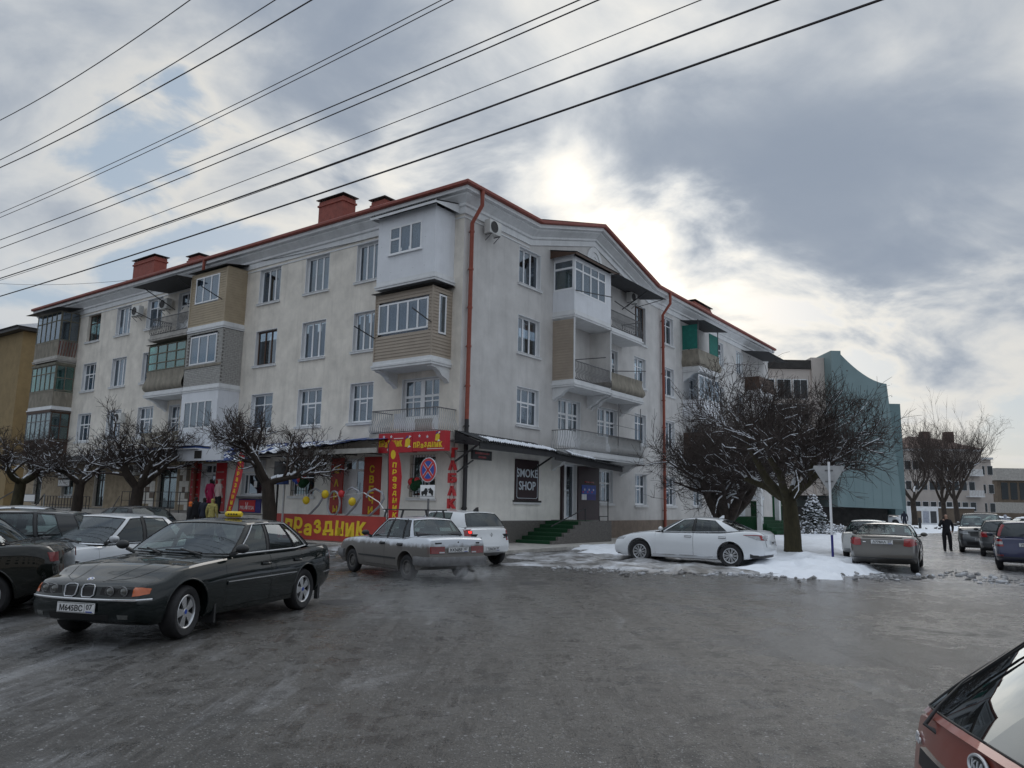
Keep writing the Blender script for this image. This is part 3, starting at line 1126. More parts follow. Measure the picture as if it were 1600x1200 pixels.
mb.add([(6, 6, 16.9), (38.6, 6, 16.9), (38.6, 12.7, zr), (12.7, 12.7, zr)], [(0, 1, 2, 3)], 'red_roof')
mb.add([(4.5, -e, zr), (10.5, -e, zr + 1.65), (10.5, 3.3, zr + 1.65)], [(0, 1, 2)], 'red_roof')
mb.add([(17.1, -e, zr), (10.5, -e, zr + 1.65), (10.5, 3.3, zr + 1.65)], [(0, 1, 2)], 'red_roof')
mb.add([(-e, 38.6, zr), (6, 38.6, 16.9), (12.7, 38.6, zr)], [(0, 1, 2)], 'stucco')
mb.add([(38.6, -e, zr), (38.6, 6, 16.9), (38.6, 12.7, zr)], [(0, 1, 2)], 'stucco')
mb.build('roof', BLD, recalc=False)

def chimney(x0, x1, y0, y1, zt, zb=15.2):
    mb = MB()
    mb.box(x0, x1, y0, y1, zb, zt, 'chimney_red')
    mb.box(x0 - .06, x1 + .06, y0 - .06, y1 + .06, zt - .28, zt - .18, 'chimney_red')
    c = mb.build('chimney', BLD)
    mb = MB()
    mb.box(x0 - .12, x1 + .12, y0 - .12, y1 + .12, zt + .1, zt + .14, 'dark_metal')
    mb.add([(x0 - .12, y0 - .12, zt + .141), (x1 + .12, y0 - .12, zt + .141), (x1 + .12, y1 + .12, zt + .141), (x0 - .12, y1 + .12, zt + .141), ((x0 + x1) / 2, (y0 + y1) / 2, zt + .30)],
           [(0, 1, 4), (1, 2, 4), (2, 3, 4), (3, 0, 4)], 'grey_iron')
    for x in (x0 + .05, x1 - .1):
        for y in (y0 + .05, y1 - .1):
            mb.box(x, x + .05, y, y + .05, zt - .002, zt + .1, 'dark_metal')
    mb.build('cap', c)
chimney(3.6, 4.5, 11.7, 13.7, 18.1)
chimney(4.0, 4.6, 8.9, 9.9, 17.4)
chimney(3.6, 4.5, 30.8, 33.6, 18.1)
chimney(4.0, 4.6, 26.0, 27.3, 17.4)
chimney(32.4, 35.8, 3.6, 4.6, 17.6)
chimney(27.2, 28.8, 4.0, 4.7, 17.45)

# ---- rain pipes
def downpipe(x, y, ox, oy, lower=None):
    mb = MB()
    b = (x + ox * .16, y + oy * .16)
    t = (x + ox * .66, y + oy * .66)
    k2 = lower or 'red_pipe'
    mb.tube([(t[0], t[1], 14.28), (t[0], t[1], 13.65), (b[0], b[1], 13.0), (b[0], b[1], 4.9)], .085, 'red_pipe', 10)
    mb.tube([(b[0], b[1], 4.9), (b[0], b[1], .25), (b[0] + ox * .1, b[1] + oy * .1, .12)], .088, k2, 10)
    for z in np.arange(1.4, 13, 1.6):
        mb.tube([(b[0], b[1], z), (b[0], b[1], z + .07)], .108, k2 if z < 4.9 else 'red_pipe', 10)
        mb.bar((b[0], b[1], z + .03), (x, y, z + .03), .03, .03, 'dark_metal')
    return mb.build('downpipe', BLD)
downpipe(.30, 0, 0, -1, 'dark_metal')
downpipe(18.45, 0, 0, -1)
downpipe(0, 17.65, -1, 0)

# ---- medallion in the pediment
mb = MB()
pts = [(10.5 + .78 * cos(pi * i / 16), 14.0 + .92 * sin(pi * i / 16)) for i in range(17)]
pin = [(10.5 + .55 * cos(pi * i / 16), 14.0 + .66 * sin(pi * i / 16)) for i in range(17)]
for i in range(16):
    poly = [pts[i], pts[i + 1], pin[i + 1], pin[i]]
    mb.prism(poly, -.07, -.003, 'white_trim')
mb.prism([(x, z) for x, z in pin], -.03, -.004, 'white_trim')
for i in range(0, 16):
    mb.prism([(10.5 + .3 * cos(pi * i / 16), 14.0 + .4 * sin(pi * i / 16)), (10.5 + .3 * cos(pi * (i + 1) / 16), 14.0 + .4 * sin(pi * (i + 1) / 16)),
              (10.5 + .42 * cos(pi * (i + 1) / 16), 14.0 + .52 * sin(pi * (i + 1) / 16)), (10.5 + .42 * cos(pi * i / 16), 14.0 + .52 * sin(pi * i / 16))], -.055, -.031, 'white_trim')
mb.build('medallion', BLD)

# ---- balconies: drawn in the wall frame, Y negative = out of the wall
def slab(a0, a1, dep, z, k='white_trim', brackets=True, both=True):
    mb = MB()
    mb.box(a0, a1, -dep, -.002, z - .16, z, k)
    mb.box(a0 - .06, a1 + .06, -dep - .06, -.002, z - .24, z - .162, k)
    mb.box(a0 - .03, a1 + .03, -dep - .03, -.002, z - .33, z - .242, k)
    if brackets:
        for x in ((a0 + .05, a1 - .3) if both else (a0 + .05,)):
            pr = [(0, z - .332), (-dep * .9, z - .332), (-dep * .92, z - .40), (-dep * .70, z - .43), (-dep * .5, z - .55), (-dep * .38, z - .70), (-dep * .15, z - .80), (0, z - .95)]
            mb.add([(x, p, q) for p, q in pr] + [(x + .25, p, q) for p, q in pr], [tuple(range(8)), tuple(reversed(range(8, 16)))] + [(i, (i + 1) % 8, (i + 1) % 8 + 8, i + 8) for i in range(8)], k)
    return mb

def planks(mb, a0, a1, z0, z1, y, k, pitch=.13, axis='x', hole=None):
    """lapped horizontal siding boards, each with its own lip"""
    z = z0
    while z < z1 - .01:
        t = min(z + pitch, z1)
        segs = [(a0, a1)]
        if hole and z < hole[3] and t > hole[2]:
            segs = [(a0, hole[0]), (hole[1], a1)]
        for s0, s1 in segs:
            if s1 - s0 < .02:
                continue
            if axis == 'x':
                mb.add([(s0, y - .022, z), (s1, y - .022, z), (s1, y, t), (s0, y, t), (s0, y, z), (s1, y, z)], [(0, 1, 2, 3), (0, 4, 5, 1)], k)
            else:
                sg = axis
                mb.add([(y + sg * .022, s0, z), (y + sg * .022, s1, z), (y, s1, t), (y, s0, t), (y, s0, z), (y, s1, z)], [(0, 1, 2, 3), (0, 4, 5, 1)], k)
        z = t

def glazing(x0, x1, z0, z1, y, nv, F='white_upvc', g='win_glass', trans=None, t=.05, back=True):
    """frame with nv panes at plane y (outer face), returns (frame, pane)"""
    fr, pa = MB(), MB()
    fr.box(x0, x0 + t, y, y + .05, z0, z1, F)
    fr.box(x1 - t, x1, y, y + .05, z0, z1, F)
    fr.box(x0 + t, x1 - t, y, y + .05, z0, z0 + t, F)
    fr.box(x0 + t, x1 - t, y, y + .05, z1 - t, z1, F)
    for i in range(1, nv):
        x = x0 + (x1 - x0) * i / nv
        fr.box(x - t * .6, x + t * .6, y - .006, y + .045, z0 + t, z1 - t, F)
    if trans:
        for tr in trans:
            z = z0 + (z1 - z0) * tr
            fr.box(x0 + t, x1 - t, y - .003, y + .047, z - t * .5, z + t * .5, F)
    pa.box(x0 + t, x1 - t, y + .02, y + .026, z0 + t, z1 - t, g)
    return fr, pa

def sideglaze(s0, s1, z0, z1, x, sg, nv, F='white_upvc', g='win_glass', trans=None, t=.05):
    """the same in a side wall: plane at x, spanning y s0..s1; sg = outward sign"""
    fr, pa = glazing(s0, s1, z0, z1, 0, nv, F, g, trans, t)
    for m_ in (fr, pa):
        m_.v = [(x - sg * vy, vx, vz) for vx, vy, vz in m_.v]
    return fr, pa

def shed_roof(a0, a1, dep, z_wall, z_out, k='slate', wave=True, fascia=None):
    mb = MB()
    nx = max(4, int((a1 - a0) / .045)) if wave else 2
    am = .018 if wave else 0
    for dz in (0, -.02):
        mb.grid(lambda i, j: (a0 + (a1 - a0) * i, -dep * j, z_wall + (z_out - z_wall) * j + am * cos(2 * pi * i * (a1 - a0) / .14) + dz), nx, 1, k, True)
    if fascia:
        mb.box(a0, a1, -dep + .02, -dep + .05, z_out - .14, z_out - .03, fascia)
        mb.add([(a0 + .02, -.02, z_wall - .05), (a0 + .02, -dep + .05, z_out - .05), (a0 + .02, -dep + .05, z_out - .12), (a0 + .02, -.02, z_out - .12)], [(0, 1, 2, 3)], fascia)
        mb.add([(a1 - .02, -.02, z_wall - .05), (a1 - .02, -dep + .05, z_out - .05), (a1 - .02, -dep + .05, z_out - .12), (a1 - .02, -.02, z_out - .12)], [(0, 1, 2, 3)], fascia)
    return mb

_bal = {}
def bellied(name, parent, a0, a1, dep, z, hgt, k, pitch=.11, sides=(1, 1), belly=.14, rail='grey_iron', infill=None):
    """wrought railing: every baluster bows outward near the bottom"""
    prf = [(0, 0), (.10, .06), (.17, .16), (.16, .30), (.07, .48), (0, .64), (-.02, .82), (0, 1.0)]
    key = (round(hgt, 2), belly, k)
    if key not in _bal:
        mb = MB()
        mb.tube([(0, -p * belly / .17, q * hgt) for p, q in prf], .017, k, 4, cap=False)
        _bal[key] = mb.mesh('baluster', autosmooth=0)
    me = _bal[key]
    rl = MB()
    pts = []
    if sides[0]: pts.append((a0, 0, z + hgt))
    pts += [(a0, -dep, z + hgt), (a1, -dep, z + hgt)]
    if sides[1]: pts.append((a1, 0, z + hgt))
    for p, q in zip(pts, pts[1:]):
        rl.bar(p, q, .05, .035, rail)
        rl.bar((p[0], p[1], z + .05), (q[0], q[1], z + .05), .03, .03, rail)
    if infill:
        prf2 = [(p * belly / .17 - .03, q * hgt) for p, q in prf]
        rl.sweep([(p, z + q) for p, q in prf2], [(a0 + .05, -dep, 0, 0, -1), (a1 - .05, -dep, 0, 0, -1)], infill, cap=False)
    r_ = rl.build('railing', parent)
    n = int((a1 - a0) / pitch)
    for i in range(n + 1):
        link('baluster', me, parent, (a0 + (a1 - a0) * i / n, -dep, z))
    for on, x, rz in ((sides[0], a0, -pi / 2), (sides[1], a1, pi / 2)):
        if on:
            m_ = int(dep / pitch)
            for i in range(m_):
                link('baluster', me, parent, (x, -dep + (i + .5) * dep / m_, z), rz)
    return r_

def parapet(mb, a0, a1, dep, z, hgt, k, sides=(1, 1), belly=.15):
    """solid sheet parapet with the same bellied profile"""
    prf = [(0, 0), (.10, .06), (.17, .18), (.16, .34), (.07, .55), (.02, .75), (.05, .95), (.05, 1.0), (0, 1.0)]
    pp = [(p * belly / .17, z + q * hgt) for p, q in prf]
    path = []
    if sides[0]: path.append((a0, 0, 0, -1, 0))
    path.append((a0, -dep, 0, -1 if sides[0] else 0, -1))
    nseg = max(2, int((a1 - a0) / .5))
    for i in range(1, nseg):
        path.append((a0 + (a1 - a0) * i / nseg, -dep, 0, 0, -1 + rnd.uniform(-.12, .12)))
    path.append((a1, -dep, 0, 1 if sides[1] else 0, -1))
    if sides[1]: path.append((a1, 0, 0, 1, 0))
    mb.sweep(pp, path, k, smooth=True, cap=False)

def balcony(label, mbslab, rz):
    b = mbslab.build('balcony', BLD, rz=rz, autosmooth=0)
    b['label'] = label
    return b

def dry_pole(parent, p, q):
    MB().bar(p, q, .035, .035, 'dark_metal').build('drying_pole', parent)

# near-corner bay, 4th floor white, 3rd floor tan, 2nd floor open railing  (left facade: a = -y)
A0, A1, DP = -3.72, -.5, 1.2
# third floor
b = balcony('tan siding bay with a row of five white windows', slab(A0, A1, DP, 7.3), LROT)
mb = MB()
wz = (8.42, 9.68)
planks(mb, A0 + .03, A1 - .03, 7.3, 10.12, -DP + .03, 'tan_siding', hole=(A0 + .22, A1 - .22, *wz))
planks(mb, -DP + .05, 0, 7.3, 10.12, A1 - .03, 'tan_siding', axis=1, hole=(-.8, -.35, 8.25, 9.85))
planks(mb, -DP + .05, 0, 7.3, 10.12, A0 + .03, 'tan_siding', axis=-1)
for x in (A0, A1 - .06):
    mb.box(x, x + .06, -DP - .005, -DP + .055, 7.3, 10.12, 'tan_siding')
tag(mb.build('siding', b), kind='stuff')
for nm, m_ in zip(('window_frame', 'pane'), glazing(A0 + .22, A1 - .22, *wz, -DP - .01, 5, t=.07)):
    m_.build(nm, b)
for nm, m_ in zip(('window_frame', 'pane'), sideglaze(-.8, -.35, 8.25, 9.85, A1 - .01, 1, 1, t=.07)):
    m_.build(nm, b)
shed_roof(A0 - .1, A1 + .12, DP + .18, 10.30, 10.16, 'dark_metal', False).build('roof', b)
dry_pole(b, (A0 + .05, -DP, 8.3), (A0 + .05, -DP - 1.15, 8.6))
dry_pole(b, (A1 - .05, -DP, 8.62), (A1 - .05, -DP - 1.1, 8.95))
MB().box(A0 + .2, A1 - .2, -1.02, -1.0, 7.4, 10, 'curtain').build('backing', b)
# fourth floor
b = balcony('white panelled bay under a corrugated roof', slab(A0, A1 + .05, DP, 10.68, brackets=False), LROT)
mb = MB()
hx0, hx1, hz0, hz1 = A0 + .68, A1 - .72, 11.75, 12.95
for (x0, x1, z0, z1) in ((A0, hx0, 10.68, 13.5), (hx1, A1, 10.68, 13.5), (hx0, hx1, 10.68, hz0), (hx0, hx1, hz1, 13.5)):
    mb.box(x0, x1, -DP, -DP + .05, z0, z1, 'white_panel')
mb.box(A1 - .05, A1, -DP + .05, -.002, 10.68, 13.42, 'white_panel')
mb.box(A0, A0 + .05, -DP + .05, -.002, 10.68, 13.42, 'white_panel')
for z in (11.0, 12.2, 13.2):
    for x in np.arange(A0 + .2, A1, .62):
        if not (hx0 - .1 < x < hx1 + .1 and hz0 - .1 < z < hz1 + .1):
            mb.box(x, x + .018, -DP - .004, -DP, z, z + .018, 'grey_iron')
mb.build('panelling', b)
fr, pa = glazing(hx0, hx1, hz0, hz1, -DP - .012, 3, t=.075)
fr.box(hx0 + .07, hx0 + (hx1 - hx0) / 3, -DP - .014, -DP + .03, hz0 + .62, hz0 + .70, 'white_upvc')
fr.box(hx0 - .05, hx1 + .05, -DP - .09, -DP + .01, hz0 - .05, hz0 - .01, 'white_upvc')
fr.build('window_frame', b)
pa.build('pane', b)
# the middle sash stands tilted open
sash = MB()
xm0, xm1 = hx0 + (hx1 - hx0) / 3 + .05, hx0 + (hx1 - hx0) * 2 / 3 - .05
sash.bar((xm0 + .03, -DP + .01, hz0 + .1), (xm0 + .03, -DP + .2, hz1 - .1), .05, .05, 'white_upvc')
sash.bar((xm1 - .03, -DP + .01, hz0 + .1), (xm1 - .03, -DP + .2, hz1 - .1), .05, .05, 'white_upvc')
sash.build('open_sash', b)
shed_roof(A0 - .18, A1 + .3, DP + .38, 13.82, 13.5, 'slate', True, 'white_trim').build('roof', b)
MB().box(A0 + .2, A1 - .2, -1.02, -1.0, 10.8, 13.3, 'curtain').build('backing', b)  # pale sheet behind the panes stands in for their sky reflection
# second floor
b = balcony('open balcony with bowed wrought railing over the red shop sign', slab(-3.72, -.1, 1.2, 4.32, 'concrete'), LROT)
bellied('railing', b, -3.66, -.16, 1.14, 4.32, .93, 'silver_iron', .105)
mb = MB()
mb.box(-2.45, -1.85, -1.1, -1.08, 4.5, 5.1, 'white_panel')
mb.build('sheet', b)
MB().box(-1.4, -.5, -1.0, -.97, 4.4, 4.85, 'concrete').build('sheet', b)

# middle bays (a = -y): the right half is closed on three floors, the left half open, glazed, open
B0, B1 = -17.75, -14.55
Cc = -21.5
b = balcony('yellow siding bay with three blue panes', slab(B0, B1, DP, 10.45, brackets=False), LROT)
mb = MB()
planks(mb, B0 + .03, B1 - .03, 10.45, 13.3, -DP + .03, 'yellow_siding', hole=(B0 + .45, B1 - .65, 11.65, 13.05))
planks(mb, -DP + .05, 0, 10.45, 13.35, B1 - .03, 'yellow_siding', axis=1)
planks(mb, -DP + .05, 0, 10.45, 13.35, B0 + .03, 'yellow_siding', axis=-1)
for x in (B0, B1 - .06):
    mb.box(x, x + .06, -DP - .005, -DP + .055, 10.45, 13.3, 'yellow_siding')
tag(mb.build('siding', b), kind='stuff')
for nm, m_ in zip(('window_frame', 'pane'), glazing(B0 + .45, B1 - .65, 11.65, 13.05, -DP - .01, 3, t=.07)):
    m_.build(nm, b)
shed_roof(B0 - .1, B1 + .15, DP + .2, 13.62, 13.36, 'dark_metal', False).build('roof', b)
MB().box(B0 + .2, B1 - .2, -1.02, -1.0, 10.6, 13.2, 'curtain').build('backing', b)
dry_pole(b, (B1 - .3, -DP, 11.6), (B1 - .3, -DP - 1.2, 12.0))
b = balcony('bay of pale bricks with three panes', slab(B0, B1, DP, 7.3), LROT)
mb = MB()
mb.box(B0 + .02, B1 - .02, -DP + .035, -DP + .06, 7.3, 8.4, 'mortar')
mb.box(B0 + .02, B0 + .35, -DP + .035, -DP + .06, 8.4, 10.1, 'mortar')
mb.box(B1 - .5, B1 - .02, -DP + .035, -DP + .06, 8.4, 10.1, 'mortar')
mb.box(B1 - .06, B1 - .035, -DP + .06, -.003, 7.3, 10.1, 'mortar')
r2 = random.Random(3)
z = 7.31
row = 0
while z < 10.05:
    k = 'brick_white'
    x = B0 + (0 if row % 2 else -.125)
    while x < B1 - .01:
        x0, x1 = max(B0, x + .006), min(B1, x + .244)
        if x1 - x0 > .03 and not (z > 8.32 and z < 9.95 and x1 > B0 + .36 and x0 < B1 - .5):
            mb.box(x0, x1, -DP + r2.uniform(.0, .008), -DP + .04, z, z + .078, k)
        x += .25
    y = -DP + (.125 if row % 2 else 0.0)
    while y < -.05:
        mb.box(B1 - .04, B1 - r2.uniform(0, .008), y + .006 if y > -DP else -DP + .045, min(-.005, y + .244), z, z + .078, k)
        y += .25
    z += .09
    row += 1
tag(mb.build('brickwork', b, autosmooth=0), kind='stuff')
for nm, m_ in zip(('window_frame', 'pane'), glazing(B0 + .36, B1 - .5, 8.4, 9.9, -DP + .01, 3, t=.07)):
    m_.build(nm, b)
MB().box(B0 - .02, B1 + .02, -DP - .03, -DP + .0, 8.22, 8.34, 'dirty_concrete').build('band', b)
MB().box(B0 + .2, B1 - .2, -1.02, -1.0, 7.4, 10, 'curtain').build('backing', b)
b = balcony('smooth white panelled bay with four dark panes', slab(B0 - .08, B1 + .02, DP, 4.1, brackets=False), LROT)
mb = MB()
q0, q1, qz0, qz1 = B0 + .28, B1 - .42, 5.1, 6.5
for (x0, x1, z0, z1) in ((B0, q0, 4.1, 7.05), (q1, B1, 4.1, 7.05), (q0, q1, 4.1, qz0), (q0, q1, qz1, 7.05)):
    mb.box(x0, x1, -DP, -DP + .05, z0, z1, 'white_panel')
mb.box(B1 - .05, B1, -DP + .05, -.002, 4.1, 7.05, 'white_panel')
mb.box(B0, B0 + .05, -DP + .05, -.002, 4.1, 7.05, 'white_panel')
mb.build('panelling', b)
for nm, m_ in zip(('window_frame', 'pane'), glazing(q0, q1, qz0, qz1, -DP - .01, 4, t=.07)):
    m_.build(nm, b)
MB().box(B0 + .2, B1 - .2, -.9, -.88, 4.2, 7, 'concrete').build('backing', b)
# left half
b = balcony('open balcony with railing beside the yellow bay', slab(Cc, B0 - .03, DP, 10.45, 'concrete', brackets=False), LROT)
bellied('railing', b, Cc + .05, B0 - .1, DP - .06, 10.45, .95, 'grey_iron', .12, sides=(1, 0))
mb = shed_roof(Cc - .6, B0 + .05, DP + .9, 13.28, 13.12, 'slate', False)
mb.bar((Cc + .2, 0, 12.2), (Cc + .2, -1.9, 13.0), .04, .04, 'dark_metal')
mb.bar((B0 - .2, 0, 12.2), (B0 - .2, -1.9, 13.0), .04, .04, 'dark_metal')
mb.build('roof', b)
MB().box(B0 - .06, B0 - .03, -DP, -.02, 10.45, 13.1, 'stucco').build('partition', b)
dry_pole(b, (Cc, -DP, 11.4), (Cc + .1, -DP - 1.3, 11.7))
b = balcony('green glazed balcony with sagging sheet parapet', slab(Cc, B0 - .03, DP, 7.3), LROT)
mb = MB()
parapet(mb, Cc + .02, B0 - .05, DP - .05, 7.3, 1.1, 'dirty_concrete', sides=(1, 0))
mb.build('parapet', b)
fr, pa = glazing(Cc + .02, B0 - .05, 8.42, 9.85, -DP + .01, 4, 'olive_frame', 'green_glass', (.3, .66), t=.06)
fr.build('window_frame', b)
pa.build('pane', b)
fr, pa = sideglaze(-DP + .06, -.02, 8.42, 9.85, B0 - .05, 1, 2, 'olive_frame', 'green_glass', (.5,), t=.06)
fr.build('window_frame', b)
pa.build('pane', b)
shed_roof(Cc - .12, B0 + .0, DP + .12, 10.02, 9.9, 'olive_frame', False).build('roof', b)
MB().box(Cc + .2, B0 - .2, -.95, -.92, 7.4, 9.9, 'concrete').build('backing', b)
b = balcony('open balcony with patched sheet parapet beside the white bay', slab(Cc, B0 - .1, DP, 4.1, 'concrete'), LROT)
mb = MB()
parapet(mb, Cc + .02, B0 - .12, DP - .05, 4.1, .95, 'dirty_concrete', sides=(1, 0), belly=.1)
mb.build('parapet', b)

# far-end bays
F0, F1 = -36.0, -32.6
for (z, lab, F, g, top, par) in ((10.5, 'glazed far end bay with blue panes and rusty lattice side', 'olive_frame', 'win_glass', 13.42, 'dirty_concrete'),
                                 (7.25, 'glazed far end bay with green wooden frames', 'olive_frame', 'green_glass', 9.9, 'dirty_concrete'),
                                 (4.1, 'glazed far end bay with brown wooden side', 'grey_iron', 'old_glass', 6.85, 'brown_wood')):
    b = balcony(lab, slab(F0, F1, DP, z, 'white_trim' if z < 10 else 'concrete', brackets=z > 5), LROT)
    mb = MB()
    hp = .95
    for x in np.arange(F0, F1 - .05, .17):
        mb.box(x + .006, x + .164, -DP + .006, -DP + .035, z, z + hp, par)
    for y in np.arange(-DP + .04, -.1, .17):
        if z > 10:
            mb.bar((F1 - .02, y, z), (F1 + .04, y + .06, z + hp), .05, .03, 'rust_metal')
        else:
            mb.box(F1 - .035, F1, y + .006, y + .164, z, z + hp, par)
    for i_ in range(1):
        mb.box(F0 - .02, F1 + .02, -DP - .012, -DP + .05, z + hp, z + hp + .06, par)
    mb.build('parapet', b)
    fr, pa = glazing(F0, F1, z + hp + .07, top, -DP + .005, 5, F, g, (.68,), t=.06)
    fr.build('window_frame', b)
    pa.build('pane', b)
    fr, pa = sideglaze(-DP + .06, -.02, z + hp + .07, top, F1 - .005, 1, 2, F if z > 5 else 'brown_wood', g, (.68,) if z > 10 else (.5,), t=.06)
    fr.build('window_frame', b)
    pa.build('pane', b)
    if z > 10:
        shed_roof(F0 - .7, F1 + .5, DP + .5, 13.75, 13.5, 'dark_metal', False).build('roof', b)
    else:
        MB().box(F0 - .03, F1 + .03, -DP - .04, 0, top, top + .16, 'olive_frame' if z > 5 else 'brown_wood').build('roof', b)
    MB().box(F0 + .2, F1 - .2, -.98, -.95, z + .2, top, 'curtain' if z > 10 else 'concrete').build('backing', b)

# right facade balconies (a = x)
G0, Gm, G1 = 6.65, 10.15, 13.6
b = balcony('white glazed balcony under the medallion', slab(G0, Gm, DP, 10.62, brackets=False), 0)
mb = MB()
mb.box(G0, Gm, -DP, -DP + .05, 10.62, 11.5, 'white_panel')
mb.box(Gm - .55, Gm, -DP, -DP + .05, 11.5, 13.2, 'white_panel')
mb.box(G0, Gm - .55, -DP, -DP + .05, 13.06, 13.2, 'white_panel')
mb.box(G0, G0 + .05, -DP + .05, -.002, 10.62, 11.6, 'white_panel')
mb.box(G0, G0 + .05, -DP + .05, -.002, 13.1, 13.3, 'white_panel')
mb.box(Gm - .05, Gm, -DP + .05, -.002, 10.62, 13.25, 'white_panel')
mb.build('panelling', b)
for nm, m_ in zip(('window_frame', 'pane'), glazing(G0 + .02, Gm - .55, 11.5, 13.06, -DP - .01, 4, trans=(.7,), t=.08)):
    m_.build(nm, b)
for nm, m_ in zip(('window_frame', 'pane'), sideglaze(-DP + .03, -.03, 11.6, 13.1, G0 - .01, -1, 1, trans=(.7,), t=.09)):
    m_.build(nm, b)
MB().box(G0 + .12, G0 + .14, -1.0, -.15, 11.68, 12.6, 'cloth_olive').build('blind', b)
shed_roof(G0 - .3, Gm + .45, DP + .28, 13.62, 13.3, 'slate', False, 'brown_wood').build('roof', b)
MB().box(G0 + .3, Gm - .2, -.35, -.3, 10.8, 13.1, 'curtain').build('backing', b)
dry_pole(b, (G0 + .05, -DP, 11.55), (G0 + 2.2, -DP - .75, 11.6))
b = balcony('open fourth-floor balcony under a slate lean-to', slab(Gm + .03, G1, DP, 10.5, brackets=False), 0)
bellied('railing', b, Gm + .06, G1 - .05, DP - .06, 10.5, .9, 'grey_iron', .12, sides=(0, 1))
mb = shed_roof(Gm + .02, G1 + 2.2, DP + .4, 13.38, 13.15, 'slate', False)
mb.bar((G1, 0, 12.3), (G1, -1.5, 13.1), .04, .04, 'dark_metal')
mb.bar((G1 + 2.0, 0, 12.9), (G1 + 2.0, -1.5, 13.1), .03, .03, 'dark_metal')
mb.build('roof', b)
dry_pole(b, (Gm + .4, -DP, 11.9), (G1 - .2, -DP - .1, 11.5))
b = balcony('open balcony with a tan siding side screen', slab(G0, Gm, DP, 7.35), 0)
mb = MB()
planks(mb, -DP, 0, 7.36, 10.2, G0 + .03, 'tan_siding', axis=-1)
mb.box(G0 - .01, G0 + .06, -DP - .02, -DP + .03, 7.35, 10.25, 'white_trim')
mb.box(G0 + .031, G0 + .06, -DP + .03, 0, 7.36, 10.2, 'stucco')
mb.box(Gm - .06, Gm + .0, -DP - .02, -DP + .03, 7.35, 10.25, 'white_trim')
tag(mb.build('side_screen', b), kind='stuff')
MB().box(Gm - .04, Gm - .01, -DP + .04, 0, 7.35, 10.2, 'stucco_shaded').build('partition', b)
bellied('railing', b, G0 + .1, Gm - .1, DP - .05, 7.35, .88, 'grey_iron', .13, sides=(0, 0))
dry_pole(b, (G0 + .1, -DP, 8.25), (G0 + 1.7, -DP - .7, 8.55))
b = balcony('balcony with a bulging beige sheet parapet', slab(Gm + .03, G1, DP, 7.3), 0)
mb = MB()
parapet(mb, Gm + .06, G1 - .03, DP - .05, 7.3, .9, 'dirty_concrete')
mb.build('parapet', b)
dry_pole(b, (Gm + .1, -DP, 8.25), (Gm + 2.0, -DP - .9, 8.45))
b = balcony('long double balcony above the smoke shop entrance', slab(G0, G1, DP, 4.12, 'white_trim'), 0)
bellied('railing', b, G0 + .05, Gm - .2, DP - .06, 4.12, .92, 'silver_iron', .12, sides=(1, 0), infill=None)
bellied('railing', b, Gm - .15, G1 - .05, DP - .06, 4.12, .92, 'silver_iron', .12, sides=(0, 1), infill='concrete')
MB().box(G0 + 2.0, Gm - .3, -DP + .12, -DP + .16, 4.15, 4.92, 'stucco_shaded').build('sheet', b)
mb = MB()
for x in (G0 + 4.2, G0 + 6.6):
    mb.bar((x, -DP, 4.12), (x + .1, -DP, 6.7), .03, .03, 'grey_iron')
for z in (5.6, 6.3):
    mb.bar((G0 + 3.6, -DP, z), (G1 - .1, -DP - .02, z - .05), .02, .02, 'grey_iron')
mb.build('drying_pole', b)
# green balcony and the last one
b = balcony('balcony with green netting screens and sheet parapet', slab(21.6, 25.0, 1.1, 10.35), 0)
mb = MB()
parapet(mb, 21.6, 25.0, 1.05, 10.35, 1.05, 'dirty_concrete')
mb.build('parapet', b)
mb = MB()
mb.box(21.62, 21.65, -1.0, 0, 11.45, 13.0, 'teal_net')
mb.build('netting', b)
mb = MB()
mb.box(23.5, 24.95, -1.05, -1.02, 11.35, 12.75, 'teal_net')
mb.build('netting', b)
mb = MB()
mb.bar((21.65, -1.05, 11.4), (21.65, -1.05, 13.3), .05, .05, 'grey_iron')
mb.build('post', b)
MB().bar((24.95, -1.05, 11.4), (24.95, -1.05, 13.2), .05, .05, 'grey_iron').build('post', b)
shed_roof(21.3, 25.3, 1.6, 13.3, 13.1, 'slate', False).build('roof', b)
b = balcony('last balcony under a dark lean-to roof behind the tree tops', slab(33.0, 36.4, 1.1, 10.35), 0)
mb = MB()
parapet(mb, 33.0, 36.4, 1.05, 10.35, 1.0, 'brown_wood')
mb.build('parapet', b)
shed_roof(32.4, 37.4, 2.0, 13.3, 13.0, 'slate', False).build('roof', b)
for z in (7.2, 4.0):
    b = balcony('closed dark balcony behind the tree branches', slab(33.0, 36.4, 1.1, z), 0)
    mb = MB()
    parapet(mb, 33.0, 36.4, 1.05, z, 1.0, 'dirty_concrete')
    mb.build('parapet', b)
b = balcony('glazed balcony behind the tree crown', slab(21.6, 25.0, 1.1, 7.2), 0)
mb = MB()
parapet(mb, 21.6, 25.0, 1.05, 7.2, 1.05, 'white_panel')
mb.build('parapet', b)
for nm, m_ in zip(('window_frame', 'pane'), glazing(21.6, 25.0, 8.3, 9.8, -1.06, 4, t=.07)):
    m_.build(nm, b)
b = balcony('brown panelled balcony behind the tree crown', slab(21.6, 25.0, 1.1, 4.1), 0)
mb = MB()
for x in np.arange(21.6, 24.9, .2):
    mb.box(x + .005, x + .195, -1.1, -1.06, 4.1, 6.2, 'brown_wood')
mb.box(21.6, 21.64, -1.06, 0, 4.1, 6.2, 'brown_wood')
mb.build('panelling', b)
# ---------------------------------------------------------------- shop fronts, canopies, signs (left facade frame: X = -y)
def lf(mb, name, parent=None, **kw):
    """link a mesh drawn in the left wall frame as a child of the building"""
    return mb.build(name, parent or BLD, rz=0 if parent else LROT, **kw)

